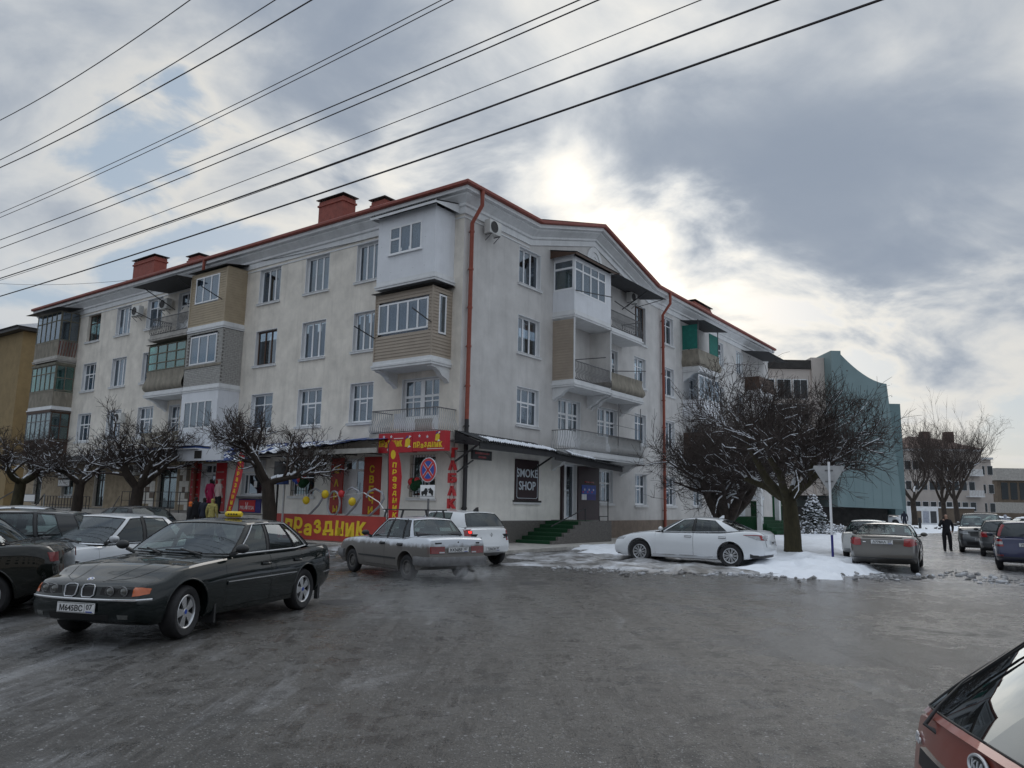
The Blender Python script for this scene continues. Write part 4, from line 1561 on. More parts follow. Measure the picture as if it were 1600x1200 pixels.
def onL(name, label, cat, a, d, z, group=None):
    """an Empty on the left facade at wall coordinate a (= -y), d out of the wall"""
    p = lw(-d, -a, z + .1)
    return tag(empty(name, p, BROT + LROT), label, cat, group)

def onR(name, label, cat, a, d, z, group=None):
    return tag(empty(name, lw(a, -d, z + .1), BROT), label, cat, group)

# canopies
mb = MB()
for i in range(6):
    a0, a1 = -5.2 + i * .48, -5.2 + (i + 1) * .48 - .015
    mb.grid(lambda u, v, a0=a0, a1=a1: (a0 + (a1 - a0) * u, -1.9 * v, 4.32 - .30 * v + .02 * sin(u * pi)), 3, 2, 'blue_roof', True)
    mb.grid(lambda u, v, a0=a0, a1=a1: (a0 + (a1 - a0) * u, -1.9 * v, 4.29 - .30 * v), 1, 1, 'dark_metal', True)
lf(mb, 'canopy')
c = MB()
def sagf(u, v):
    a = -11.6 + 6.4 * u
    return (a, -1.9 * v, 4.28 - (.52 + .12 * sin(u * 5)) * v + .03 * sin(u * 40) * v)
c.grid(sagf, 30, 6, 'blue_roof', True)
c.grid(lambda u, v: tuple(Vector(sagf(u, v)) - Vector((0, 0, .06))), 30, 6, 'dark_metal', True)
co = lf(c, 'canopy')
sn = MB()
def snf(u, v):
    p = Vector(sagf(.0 + u * .97, .15 + .88 * v))
    n_ = mn.fractal(Vector((u * 14, v * 3, 5)), 1, 2, 4)
    return (p.x, p.y, p.z + .035 + .11 * n_ - .04 * (1 - v))
sn.grid(snf, 60, 12, 'snow', True)
tag(lf(sn, 'snow_cover', autosmooth=0), kind='stuff')
fa = MB()
fa.box(-11.9, -2.7, -1.75, -1.7, 3.52, 3.72, 'concrete')
for x in np.arange(-11.7, -2.8, 1.5):
    fa.bar((x, 0, 3.6), (x, -1.7, 3.6), .05, .05, 'dark_metal')
lf(fa, 'canopy_beam')
k = MB()
k.grid(lambda u, v: (-14.7 + 3.1 * u, -1.5 * v, 4.25 - .85 * v + .022 * cos(u * 60)), 60, 3, 'blue_roof', True)
k.grid(lambda u, v: (-14.7 + 3.1 * u, -1.5 * v, 4.2 - .85 * v), 1, 1, 'dark_metal', True)
lf(k, 'canopy')
sn = MB()
sn.grid(lambda u, v: (-14.7 + 3.1 * u, -1.5 * v, 4.22 - .85 * v + .10 * mn.fractal(Vector((u * 6, v * 5, 2)), 1, 2, 5) + .02), 60, 30, 'snow', True)
tag(lf(sn, 'snow_cover', autosmooth=0), kind='stuff')
k = MB()
k.box(-22.2, -14.8, -2.0, 0, 4.03, 4.10, 'blue_roof')
k.box(-22.2, -14.8, -2.02, -.01, 3.98, 4.027, 'white_trim')
k.box(-16.6, -12.9, -1.85, -1.7, 3.42, 3.97, 'white_panel')
k.box(-15.1, -14.5, -1.865, -1.852, 3.52, 3.9, 'shop_dark')
k.box(-22.2, -16.62, -1.85, -1.75, 3.6, 3.97, 'dark_metal')
lf(k, 'canopy')
sn = MB()
sn.grid(lambda u, v: (-22.2 + 7.4 * u, -2.05 * v, 4.12 + .05 * mn.fractal(Vector((u * 9, v * 3, 8)), 1, 2, 4) + .03), 60, 10, 'snow', True)
tag(lf(sn, 'snow_cover', autosmooth=0), kind='stuff')
k = MB()
k.box(-38.2, -22.4, -1.7, 0, 3.72, 3.86, 'shop_dark')
k.box(-38.2, -22.4, -1.75, -1.702, 3.6, 3.9, 'grey_iron')
lf(k, 'canopy')
sn = MB()
sn.grid(lambda u, v: (-38.2 + 15.8 * u, -1.78 * v, 3.92 + .06 * mn.fractal(Vector((u * 16, v * 3, 8)), 1, 2, 4)), 90, 8, 'snow', True)
tag(lf(sn, 'snow_cover', autosmooth=0), kind='stuff')

# right facade: corrugated lean-to over the smoke shop
for (a0, a1, zw, zo, zw2, zo2) in ((-.25, 5.15, 4.42, 3.98, 4.34, 3.92), (5.0, 11.2, 4.28, 3.86, 3.9, 3.56)):
    mb = MB()
    for dz in (0, -.025):
        mb.grid(lambda u, v, dz=dz: (a0 + (a1 - a0) * u, -1.35 * v, (zw + (zw2 - zw) * u) * (1 - v) + (zo + (zo2 - zo) * u) * v + .02 * cos(u * (a1 - a0) / .15 * 2 * pi) + dz), 240, 2, 'slate', True)
    mb.add([(a0 + .02, -1.28, zo - .03), (a1 - .02, -1.28, zo2 - .03), (a1 - .02, -1.28, zo2 - .26), (a0 + .02, -1.28, zo - .30), (a0 + .02, -1.24, zo - .03), (a1 - .02, -1.24, zo2 - .03), (a1 - .02, -1.24, zo2 - .26), (a0 + .02, -1.24, zo - .30)],
           [(0, 1, 2, 3), (4, 5, 6, 7), (0, 1, 5, 4), (3, 2, 6, 7)], 'dark_metal')
    mb.add([(a0 + .04, 0, zw - .04), (a0 + .04, -1.26, zo - .04), (a0 + .04, -1.26, zo - .2), (a0 + .04, 0, zo - .05)], [(0, 1, 2, 3)], 'dark_metal')
    mb.add([(a1 - .04, 0, zw2 - .04), (a1 - .04, -1.26, zo2 - .04), (a1 - .04, -1.26, zo2 - .2), (a1 - .04, 0, zo2 - .05)], [(0, 1, 2, 3)], 'dark_metal')
    mb.bar((a0 + .1, -.02, zo - .75), (a0 + .1, -1.2, zo - .1), .06, .06, 'dark_metal')
    mb.build('canopy', BLD)
for (a0, a1, z0_, z1_, v0) in ((.15, 5.0, 4.10, 4.02, .62), (6.2, 8.3, 3.96, 3.86, .7)):
    sn = MB()
    sn.grid(lambda u, v: (a0 + (a1 - a0) * u, -1.35 * (v0 + (1.03 - v0) * v), z0_ + (z1_ - z0_) * u + (.16 - .27 * v) * .7 + .035 * mn.fractal(Vector((u * 20, v * 2, 8)), 1, 2, 4) + .028 * cos(u * (a1 - a0) / .15 * 2 * pi)), 200, 6, 'snow', True)
    tag(sn.build('snow_cover', BLD, autosmooth=0), kind='stuff')

# steps and platform of the smoke shop
mb = MB()
mb.box(6.6, 8.9, -1.9, -.06, 0, .95, 'granite')
N_ = 6
for i in range(N_):
    x0 = 3.9 + i * .45
    mb.box(x0, 6.598, -1.9, -1.78, i * .157 + .001, (i + 1) * .157, 'granite')
st = mb.build('platform', BLD)
for i in range(N_):
    x0 = 3.9 + i * .45
    MB().box(x0, x0 + .448, -1.777, -.06, 0, (i + 1) * .157 - .01, 'carpet_green').build('step', BLD, bevel=0)
MB().box(6.6, 7.5, -1.85, -.08, .952, .962, 'carpet_green').build('carpet', BLD)
mb = MB()
for p, q in (((8.75, -1.8, .95), (8.75, -1.8, 1.95)), ((6.7, -1.8, .95), (6.7, -1.8, 1.5)), ((6.7, -1.8, 1.5), (3.95, -1.8, .75)), ((8.75, -1.8, 1.85), (7.9, -1.8, 1.85)), ((8.75, -1.8, 1.15), (7.95, -1.8, 1.15)), ((7.95, -1.8, 1.15), (7.95, -1.8, .95))):
    mb.bar(p, q, .035, .035, 'dark_metal')
mb.build('handrail', BLD)
MB().box(7.44, 7.6, -.12, -.002, .95, 3.6, 'maroon').build('door_surround', BLD)
MB().box(8.96, 11.0, -.07, -.002, .93, 3.5, 'maroon').build('door_leaf', BLD)

# posters on the dark door leaf
p = onR('poster', 'blue pictorial poster with a red heading on the dark shop door', 'poster', 9.95, .072, 2.2)
mb = MB()
mb.box(-.68, .68, -.012, 0, -.02, .42, 'sign_blue')
mb.box(-.2, .66, -.012, 0, -.30, -.03, 'navy')
mb.box(-.68, -.23, -.012, 0, -.30, -.03, 'curtain')
for i in range(9):
    x = -.6 + i * .14
    mb.box(x, x + .1, -.015, -.0125, .05 + .1 * (i % 3), .12 + .12 * (i % 3), ('sign_red', 'curtain', 'blue_roof')[i % 3])
mb.build('sheet', p)
mb = MB()
for i in range(7):
    mb.box(-.4 + i * .13, -.4 + i * .13 + .1, -.012, 0, .52 + .01 * (i % 2), .60, 'lamp_red')
mb.build('heading', p)

# SMOKE SHOP board
p = onR('shop_sign', 'dark maroon SMOKE SHOP board filling a window opening', 'sign', 4.7, 0, 1.85)
mb = MB()
mb.box(-.89, .89, -.05, -.001, -.05, 1.70, 'maroon')
b_ = mb.build('board', p)
mb = MB()
pts = [(-.78, 1.35), (-.78, .10), (-.70, .04), (.70, .04), (.78, .10), (.78, 1.55)]
for q, r_ in zip(pts, pts[1:]):
    mb.bar((q[0], -.055, q[1]), (r_[0], -.055, r_[1]), .02, .012, 'smoke_white', up=(0, 1, 0))
mb.build('border', p)
mb = MB()
put_text(mb, 'SMOKE', 0, -.052, 1.12, 1.60, .36, 'smoke_white', bold=.01, depth=.012)
put_text(mb, 'SHOP', 0, -.052, .58, 1.26, .38, 'smoke_white', bold=.01, depth=.012)
mb.build('lettering', p)
mb = MB()
mb.box(-1.0, 1.05, -.1, -.002, -.13, -.052, 'shop_dark')
mb.box(-1.0, 1.05, -.08, -.002, -.22, -.132, 'white_trim')
mb.build('ledge', p)

# small dark sign on a bracket at the corner
p = onR('hanging_sign', 'small dark double-sided sign with red letters hanging at the corner downpipe', 'sign', .55, .75, 3.3)
MB().box(-.6, .6, -.05, .05, 0, .36, 'dark_metal').build('board', p)
mb = MB()
for r_, (n_, w_) in enumerate(((9, .075), (5, .075))):
    for i in range(n_):
        x = (i - n_ / 2) * .1
        mb.box(x, x + w_, -.056, -.05, .21 - r_ * .15, .29 - r_ * .15, 'lamp_red')
mb.build('lettering', p)
mb = MB()
mb.bar((-.5, 0, -.03), (-.75, .6, -.5), .05, .05, 'dark_metal')
mb.build('bracket', p)
mb = MB()
mb.bar((-.6, 0, .3), (-.75, .6, .3), .04, .04, 'dark_metal')
mb.build('bracket', p)

# big red sign over the shop: two boards joined at an angle
def star(mb, x, y, z, r, k):
    pts = []
    for i in range(10):
        q = r if i % 2 == 0 else r * .45
        pts.append((x + q * sin(pi * i / 5), z + q * cos(pi * i / 5)))
    mb.prism(pts, y - .01, y, k)
def bag(mb, x, y, z, s):
    mb.prism([(x - .13 * s, z - .15 * s), (x + .12 * s, z - .17 * s), (x + .15 * s, z + .10 * s), (x + .04 * s, z + .2 * s), (x - .1 * s, z + .12 * s)], y - .012, y, 'yellow')
    mb.prism([(x + .02 * s, z - .2 * s), (x + .2 * s, z - .16 * s), (x + .1 * s, z - .1 * s)], y - .016, y, 'white')
    mb.prism([(x + .04 * s, z + .15 * s), (x + .2 * s, z + .24 * s), (x + .1 * s, z + .28 * s)], y - .014, y, 'white')
    mb.prism([(x - .12 * s, z + .14 * s), (x + .02 * s, z + .22 * s), (x - .02 * s, z + .28 * s)], y - .014, y, 'sign_blue')
def hop_text(mb, txt, x0, x1, y, z, h, k, r_=random.Random(5), amp=.12):
    """lettering whose letters hop up and down and lean"""
    n_ = len(txt)
    ws = [text_geo(ch, .02)[2] for ch in txt]
    tot = sum(ws) + .12 * (n_ - 1)
    x = x0
    for i, ch in enumerate(txt):
        w_ = ws[i] * (x1 - x0) / tot
        sc = (1.0, 1.12, .86, .98, .98, 1.0, .94, 1.02)[i % 8]
        dz = (0, .08, -.22, .02, -.05, -.02, -.08, -.02)[i % 8] * h
        put_text(mb, ch, x + w_ / 2, y, z + dz, w_, h * sc, k, bold=.035, tilt=r_.uniform(-amp, amp))
        # slab serifs
        if ch not in 'аз':
            for sg in (-1, 1):
                mb.box(x + w_ / 2 + sg * w_ * .32 - w_ * .2, x + w_ / 2 + sg * w_ * .32 + w_ * .2, y - .011, y, z + dz - h * sc * .5 - h * .02, z + dz - h * sc * .5 + h * .12, k)
        x += w_ + .12 * (x1 - x0) / tot
p = onL('shop_sign', 'big red sign of the party shop with yellow letters over its window', 'sign', -1.0, 1.35, 3.52)
MB().box(-1.85, -.02, -.15, .15, 0, .76, 'red_sign').build('board', p)
mb = MB()
hop_text(mb, 'праздник', -1.8, -.55, -.152, .36, .24, 'yellow')
for x, z in ((-1.55, .62), (-1.15, .62), (-1.3, .12)):
    star(mb, x, -.152, z, .07, 'curtain')
bag(mb, -.27, -.152, .36, 1.0)
mb.box(-1.0, -.5, -.158, -.152, .53, .555, 'white')
mb.build('lettering', p)
MB().box(.0, 1.62, -.15, .15, .02, .77, 'red_sign').build('board', p)
mb = MB()
hop_text(mb, 'праздник', .05, 1.5, -.152, .26, .2, 'yellow')
for x, z in ((.35, .6), (.75, .56)):
    star(mb, x, -.152, z, .07, 'curtain')
bag(mb, 1.25, -.152, .52, .8)
mb.box(.75, 1.6, -.158, -.152, .09, .11, 'white')
mb.build('lettering', p)
mb = MB()
for x in (-1.6, -.6, .5, 1.5):
    MB().bar((x, .15, .4), (x, 1.34, .5), .05, .05, 'dark_metal').build('bracket', p)

# vertical letters ТАБАК on the corner, chained together
p = onL('letter_sign', 'red letters hanging one below another at the building corner', 'sign', -.10, .14, 1.36)
mb = MB()
for i in range(5):
    put_text(mb, 'ТАБАК'[i], 0, -.02, 2.2 - i * .49, .40, .38, 'sign_red', bold=.05, depth=.05)
mb.build('lettering', p)
mb = MB()
for x in (-.1, .1):
    mb.tube([(x, -.02, 2.4), (x, -.02, .25)], .012, 'grey_iron', 5)
mb.build('chain', p)

# red boards either side of the shop door
for (a, w_, txt, lab) in ((-6.84, .78, 'ШАРЫ', 'narrow red board with yellow letters left of the shop door'), (-4.64, 1.0, 'СВЕЧИ', 'wide red board with yellow letters right of the shop door')):
    p = onL('shop_sign', lab, 'sign', a, .0, 1.08)
    MB().box(-w_ / 2, w_ / 2, -.06, -.002, 0, 2.42, 'red_board').build('board', p)
    mb = MB()
    for i, ch in enumerate(txt):
        n_ = len(txt)
        put_text(mb, ch, 0, -.062, 1.9 - i * (1.72 / (n_ - 1)), .28, .32, 'yellow', bold=.03)
    mb.build('lettering', p)

# porch with its red front board
mb = MB()
mb.box(-7.9, -1.5, -2.2, -.06, 0, 1.0, 'concrete')
mb.build('porch', BLD, rz=LROT)
mb = MB()
for i in range(5):
    mb.box(-1.498 + i * .3, -1.2 + i * .3, -2.2, -.8, 0, 1.0 - (i + 1) * .17 + .002, 'concrete')
mb.build('porch_steps', BLD, rz=LROT)
p = onL('shop_banner', 'long red board with big yellow letters along the porch front', 'banner', -4.75, 2.2, .06)
MB().box(-3.2, 3.2, -.05, -.002, 0, 1.0, 'red_board').build('board', p)
mb = MB()
hop_text(mb, 'праздник', -2.62, 2.2, -.052, .52, .56, 'yellow')
mb.build('lettering', p)

# tinsel year hung on strings across the porch
p = onL('tinsel_garland', 'silver tinsel year 2022 strung over the porch rail', 'garland', -4.0, 2.0, 1.1)
mb = MB()
def digit2(x, w_, h):
    pts = [(x, h * .72), (x + w_ * .1, h * .9), (x + w_ * .45, h), (x + w_ * .85, h * .88), (x + w_ * .95, h * .68), (x + w_ * .7, h * .42), (x + w_ * .25, h * .14), (x - w_ * .1, .0), (x + w_ * .3, .03), (x + w_ * .75, -.04), (x + w_ * 1.05, .0)]
    mb.tube([(a, 0, b - .15) for a, b in pts], .042, 'silver_tinsel', 6)
digit2(-2.3, .95, 1.15)
mb.tube([(-.72 + .36 * cos(t), 0, .42 + .48 * sin(t)) for t in np.linspace(.3, 2 * pi + .3, 22)], .042, 'silver_tinsel', 6)
digit2(-.1, .95, 1.2)
digit2(1.15, 1.0, 1.15)
mb.build('numeral', p)
mb = MB()
mb.tube([(-3.4, -.1, -.05), (-2.2, 0, .42), (-.7, 0, .7), (1.0, 0, .85)], .008, 'white', 4)
mb.tube([(1.0, -.0, .85), (1.9, -.05, .5), (3.0, -.4, -.25)], .022, 'white', 5)
mb.build('string', p)
for (x, z, k, r_, lab) in ((-2.2, .52, 'yellow', .15, 'yellow balloon at the left end of the tinsel year'), (-1.05, .78, 'yellow', .15, 'yellow balloon in front of the tinsel nought'), (.55, .50, 'yellow', .15, 'yellow balloon at the right end of the tinsel year'),
                           (-.25, .80, 'sign_red', .14, 'red balloon between two tinsel digits'), (-1.25, .74, 'sign_red', .13, 'red balloon behind a yellow one on the tinsel nought')):
    q = lw(-2.08 - (.1 if r_ == .15 else -.05), 4.0 - x, 1.2 + z)
    o = MB().ball((0, 0, 0), r_, k, 14, (1, 1, 1.12)).build('balloon', loc=q)
    tag(o, lab, 'balloon', 'balloons on the tinsel garland')
# bunches of balloons hung in the two barred windows
for (y, z, lab) in ((9.0, 2.45, 'bunch of blue red and green balloons in the left barred window'), (2.1, 2.35, 'bunch of red green and pink balloons in the window behind the road sign')):
    p = onL('balloon_bunch', lab, 'balloons', -y, .16, z)
    cols = (('sign_blue', -.35, .15, .2), ('sign_blue', -.2, .02, .17), ('sign_red', -.05, .08, .16), ('cloth_pink', -.15, -.12, .1), ('carpet_green', .12, -.1, .19), ('carpet_green', .3, .0, .18), ('carpet_green', .1, .1, .13), ('sign_red', .25, .15, .12))
    for k, x, zz, r_ in cols[(0 if y > 5 else 2):]:
        MB().ball((x, -.1, zz), r_, k, 12).build('balloon', p)

# feather flags
FL = [(-.05, 0), (-.05, 2.75), (.02, 2.95), (.16, 2.85), (.30, 2.55), (.40, 2.1), (.44, 1.6), (.40, 1.0), (.33, .4), (.28, .0)]
def feather_flag(lab, a, d, z, rz, lean):
    p = onL('feather_flag', lab, 'flag', a, d, z, 'feather flags')
    p.rotation_euler[2] += rz
    mb = MB()
    pr = [(x + lean * zz, zz) for x, zz in FL]
    mb.prism(pr, -.006, .006, 'red_sign')
    mb.build('cloth', p)
    mb = MB()
    mb.tube([(-.06 - .0, 0, -1.0), (-.06 + lean * 1.4, 0, 1.4), (-.06 + lean * 2.75, 0, 2.75), (.03 + lean * 2.95, 0, 2.97)], .018, 'dark_metal', 6)
    mb.box(-.3, .2, -.25, .25, -1.04, -1.0, 'dark_metal')
    mb.build('pole', p)
    mb = MB()
    for i, ch in enumerate('праздник'):
        zz = 2.02 - i * .26
        put_text(mb, ch, .17 + lean * zz, -.008, zz, .15, .19, 'yellow', bold=.03, depth=.006, tilt=-.1)
        put_text(mb, ch, .17 + lean * zz, .012, zz, .15, .19, 'yellow', bold=.03, depth=.006, tilt=-.1)
    mb.prism([(.12 + lean * 2.4 + .09 * cos(t), 2.4 + .17 * sin(t)) for t in np.linspace(0, 2 * pi, 13)[:-1]], -.012, .012, 'yellow')
    mb.build('lettering', p)
feather_flag('red feather flag leaning in front of the kiosk window', -11.9, 2.0, 1.0, .1, .24)
feather_flag('upright red feather flag in front of the party shop window', -.95, 2.6, .95, .9, -.04)

# kiosk: shutter box, sill board, paper
mb = MB()
mb.box(-14.0, -12.0, -.14, -.002, 2.95, 3.5, 'white_panel')
for i in range(6):
    mb.box(-14.0, -12.0, -.15, -.141, 2.98 + i * .085, 3.05 + i * .085, 'white_panel')
mb.box(-14.05, -11.95, -.3, -.002, 1.68, 1.76, 'grey_iron')
mb.build('shutter_box', BLD, rz=LROT)
p = onL('shop_sign', 'blue framed red kiosk sign with thin white letters', 'sign', -13.0, 0, .98)
MB().box(-.88, .88, -.06, -.002, 0, .66, 'navy').build('frame', p)
MB().box(-.80, .48, -.075, -.061, .05, .6, 'sign_red').build('board', p)
mb = MB()
put_text(mb, 'MILAVITSA', -.14, -.077, .24, 1.1, .17, 'white', depth=.006)
put_text(mb, 'V', -.18, -.078, .32, .2, .36, 'white', depth=.006)
mb.build('lettering', p)
p = onL('notice', 'white paper notice in the kiosk window', 'notice', -12.9, -.15, 2.2)
MB().box(-.12, .12, -.01, -.002, 0, .3, 'white').build('sheet', p)

# red boards of the next shop
for (a, lab) in ((-17.75, 'red vertical board with white lines left of the open shop door'), (-15.5, 'red vertical board with white lines right of the open shop door')):
    p = onL('shop_sign', lab, 'sign', a, 0, 1.0)
    MB().box(-.45, .45, -.06, -.002, 0, 2.42, 'red_sign').build('board', p)
    MB().box(-.5, .5, -.03, -.003, -.06, 2.5, 'white_trim').build('frame', p)
    mb = MB()
    r_ = random.Random(int(-a * 10))
    for i in range(5):
        z = .4 + i * .38
        x = -.34
        while x < .26:
            w_ = r_.uniform(.04, .1)
            mb.box(x, x + w_, -.064, -.06, z, z + .07, 'cloth_pink')
            x += w_ + .03
    mb.build('lettering', p)
# patterned tiles beside the glazed door, plaques
for (a0, a1) in ((-19.3, -18.4), (-23.2, -21.7)):
    mb = MB()
    r_ = random.Random(2)
    for i in range(3):
        for j in range(8):
            w_ = (a1 - a0) / 3
            mb.box(a0 + i * w_ + .004, a0 + (i + 1) * w_ - .004, -.02 - r_.uniform(0, .006), -.002, .97 + j * .31, .97 + (j + 1) * .31 - .008, r_.choice(['tile_beige', 'cream', 'cream', 'plinth_brown']))
    tag(mb.build('tile_panel', BLD, rz=LROT, autosmooth=0), kind='stuff')
for (a, z, w_, h_, lab) in ((-32.4, 2.72, 1.6, .44, 'upper white notice board on the wall behind the left trees'), (-32.3, 2.2, 1.6, .46, 'lower white notice board on the wall behind the left trees'), (-33.5, 1.2, 1.8, .5, 'pair of white notices on the porch railing')):
    p = onL('notice_board', lab, 'notice', a, .05 if z > 2 else 1.5, z)
    MB().box(-w_ / 2, w_ / 2, -.04, 0, 0, h_, 'grey_iron').build('frame', p)
    MB().box(-w_ / 2 + .05, w_ / 2 - .05, -.05, -.041, .05, h_ - .05, 'white').build('sheet', p)
def railing(a0, a1, d, z, h, lab, n_, k='dark_metal'):
    p = onL('railing', lab, 'railing', (a0 + a1) / 2, d, z)
    L_ = (a1 - a0) / 2
    mb = MB()
    for zz in (.12, h * .55, h):
        mb.bar((-L_, 0, zz), (L_, 0, zz), .035, .03, k)
    mb.build('rail', p)
    me = MB().box(-.015, .015, -.015, .015, 0, h, k).mesh('post')
    for i in range(n_ + 1):
        link('post', me, p, (-L_ + 2 * L_ * i / n_, 0, 0))
railing(-21.5, -15.2, 1.9, .9, 1.0, 'black iron railing in front of the open shop', 8)
railing(-31.5, -25.6, 1.6, .5, 1.1, 'wrought black railing behind the left street trees', 16)
mb = MB()
mb.box(-38.3, -8.0, -2.1, -.06, 0, .9, 'concrete')
mb.build('terrace', BLD, rz=LROT)
for (x0, z0, x1, z1) in ((-36.5, 1.2, -33.5, 2.0), (-31.3, .7, -29.8, 1.7)):
    mb = MB()
    mb.bar((x0, -2.2, z0), (x1, -2.2, z1), .05, .05, 'dark_metal')
    mb.bar((x0, -2.2, 0), (x0, -2.2, z0), .05, .05, 'silver_iron')
    mb.bar((x1, -2.2, 0), (x1, -2.2, z1), .05, .05, 'silver_iron')
    mb.build('handrail', BLD, rz=LROT)

# air conditioners
def air_con(lab, place, a, d, z, s=1.0):
    p = place('air_conditioner', lab, 'air conditioner', a, d, z, 'air conditioners on the facades')
    mb = MB()
    mb.box(-.40 * s, .40 * s, -.30, 0, 0, .58 * s, 'ac_white')
    mb.build('body', p, bevel=.012)
    mb = MB()
    X = Matrix.Translation((-.1 * s, -.302, .29 * s)) @ Matrix.Rotation(pi / 2, 4, 'X')
    mb.lathe([(.235 * s, .0), (.245 * s, .02), (.225 * s, .02), (.215 * s, 0)], 'dark_metal', 24, X)
    mb.lathe([(0.0, .003), (.22 * s, .003)], 'shop_dark', 24, X)
    mb.build('fan', p)
    g = MB()
    for i in range(1, 5):
        g.lathe([(.05 * i * s, .018), (.05 * i * s + .008, .018)], 'grey_iron', 20, X)
    g.build('grille', p)
    for x in (-.28 * s, .28 * s):
        mb = MB()
        mb.bar((x, .02, -.03), (x, -.34, -.03), .03, .03, 'grey_iron')
        mb.bar((x, .02, -.28), (x, -.30, -.04), .025, .025, 'grey_iron')
        mb.build('bracket', p)
air_con('white air conditioner high beside the corner downpipe', onR, 1.45, .2, 12.8)
air_con('white air conditioner inside the open fourth-floor balcony under the pediment', onR, 14.1, .2, 12.75, .9)
air_con('white air conditioner between two fourth-floor windows of the left facade', onL, -24.75, .2, 12.2)
air_con('white air conditioner beside the open balcony near the yellow bay', onL, -21.7, .2, 12.2)
air_con('white air conditioner on the second floor above the left trees', onL, -25.6, .2, 5.9)
air_con('left of two air conditioners side by side under the dark shop canopy', onL, -23.4, .2, 2.85)
air_con('right of two air conditioners side by side under the dark shop canopy', onL, -22.1, .2, 2.85)
# satellite dish on the open balcony by the yellow bay
p = onL('satellite_dish', 'round pale satellite dish on the open balcony beside the yellow bay', 'dish', -18.5, 1.05, 11.3)
mb = MB()
X = Matrix.Rotation(R(80), 4, 'X')
mb.lathe([(0, -.1), (.25, -.07), (.48, .0), (.49, .012), (.25, -.05), (0, -.08)], 'concrete', 24, X)
mb.build('bowl', p)
MB().tube([(0, 0, -.5), (0, .08, 0)], .02, 'grey_iron').build('mast', p)

# the entrance under the trees on the right facade
p = onR('shop_sign', 'red sign seen between the branches over the green steps', 'sign', 29.3, .6, 4.5)
MB().box(-1.2, 1.2, -.1, 0, 0, .7, 'sign_red').build('board', p)
mb = MB()
for x0, x1, y in ((28.2, 28.6, -2.2), (32.0, 32.4, -2.2)):
    mb.box(x0, x1, y - .3, y, .0, 4.0, 'white_trim')
mb.box(28, 32.6, -2.6, -.01, 4.0, 4.3, 'white_trim')
mb.box(28.61, 31.99, -.1, -.004, .9, 3.9, 'white_panel')
mb.build('porch', BLD)
mb = MB()
for i in range(5):
    mb.box(28.4 + 0, 33.4 - i * .1, -3.4 + i * .3, -2.9 + i * .3 if i < 4 else -.1, .0, .22 * (i + 1), 'carpet_green')
mb.build('porch_steps', BLD)
# road sign with tow-away plate
p = tag(empty('road_sign', gnd(664, 884) , R(-42)), 'round blue no stopping sign with red cross over a tow truck plate', 'road sign')
hgt = 2.62
mb = MB()
mb.tube([(0, .04, 0), (0, .04, hgt + .36)], .03, 'grey_iron', 8)
mb.build('pole', p)
X = Matrix.Translation((0, 0, hgt)) @ Matrix.Rotation(pi / 2, 4, 'X')
MB().lathe([(0, 0), (.345, 0), (.345, .012), (0, .012)], 'curtain', 32, X).build('disc', p)
mb = MB()
mb.lathe([(.255, .014), (.325, .014), (.325, .016), (.255, .016)], 'sign_red', 32, X)
mb.lathe([(0, .013), (.255, .013)], 'sign_blue', 32, X)
for sg in (-1, 1):
    mb.bar((-.19 * sg, -.0165, hgt - .19), (.19 * sg, -.0165, hgt + .19), .065, .004, 'sign_red', up=(0, 1, 0))
    for w_ in (-1, 1):
        mb.bar((-.19 * sg + .03 * w_, -.0145, hgt - .19 - .03 * w_ * sg), (.19 * sg + .03 * w_, -.0145, hgt + .19 - .03 * w_ * sg), .012, .003, 'curtain', up=(0, 1, 0))
mb.build('face', p)
MB().box(-.30, .30, -.012, 0, hgt - .80, hgt - .42, 'white').build('plate', p, bevel=.004)
mb = MB()
def pic(pts):
    mb.prism([(x * .26, hgt - .6 + z * .17) for x, z in pts], -.016, -.0125, 'plate_ink')
pic([(-.95, -.45), (-.95, 0), (-.55, .1), (-.35, .55), (0, .5), (0, -.45)])
pic([(.02, .0), (.15, .5), (.22, .45), (.12, -.1)])
pic([(.25, .35), (.45, .65), (.95, .1), (.95, -.45), (.6, -.45), (.35, -.05)])
for x, z in ((-.75, -.5), (-.2, -.5), (.8, -.5), (.35, -.1)):
    mb.prism([(x * .26 + .035 * cos(t), hgt - .6 + z * .17 + .035 * sin(t)) for t in np.linspace(0, 2 * pi, 11)[:-1]], -.017, -.0125, 'plate_ink')
mb.bar((-.27, -.0145, hgt - .73), (.27, -.0145, hgt - .73), .01, .003, 'plate_ink', up=(0, 1, 0))
mb.build('pictogram', p)
# payment stand by the left street tree
p = onL('notice_stand', 'dark box with blue panel on two thin posts before the barred window', 'stand', -7.2, 2.7, 0)
mb = MB()
for x, k in ((-.22, 'black'), (.22, 'silver_iron')):
    mb.box(x - .03, x + .03, -.03, .03, 0, 2.3, k)
mb.build('post', p)
MB().box(-.38, .3, -.12, .12, 2.42, 3.2, 'dark_metal').build('box', p, bevel=.01)
MB().box(-.4, .32, -.14, .14, 2.25, 2.42, 'blue_roof').build('panel', p, bevel=.01)
# give way sign seen from behind at the snow edge
p = tag(empty('road_sign', gnd(1302, 884), R(-14)), 'back of a triangular give way sign on a white and blue pole', 'road sign')
mb = MB()
mb.tube([(0, 0, .95), (0, 0, 3.25)], .038, 'white_upvc', 10)
mb.tube([(0, 0, 0), (0, 0, .95)], .038, 'navy', 10)
mb.build('pole', p)
mb = MB()
mb.prism([(-.44, 3.13), (.44, 3.13), (.47, 3.07), (.04, 2.33), (-.04, 2.33), (-.47, 3.07)], .045, .065, 'silver_iron')
for z in (2.95, 2.6):
    mb.box(-.12, .12, .02, .045, z, z + .05, 'grey_iron')
mb.build('plate', p)
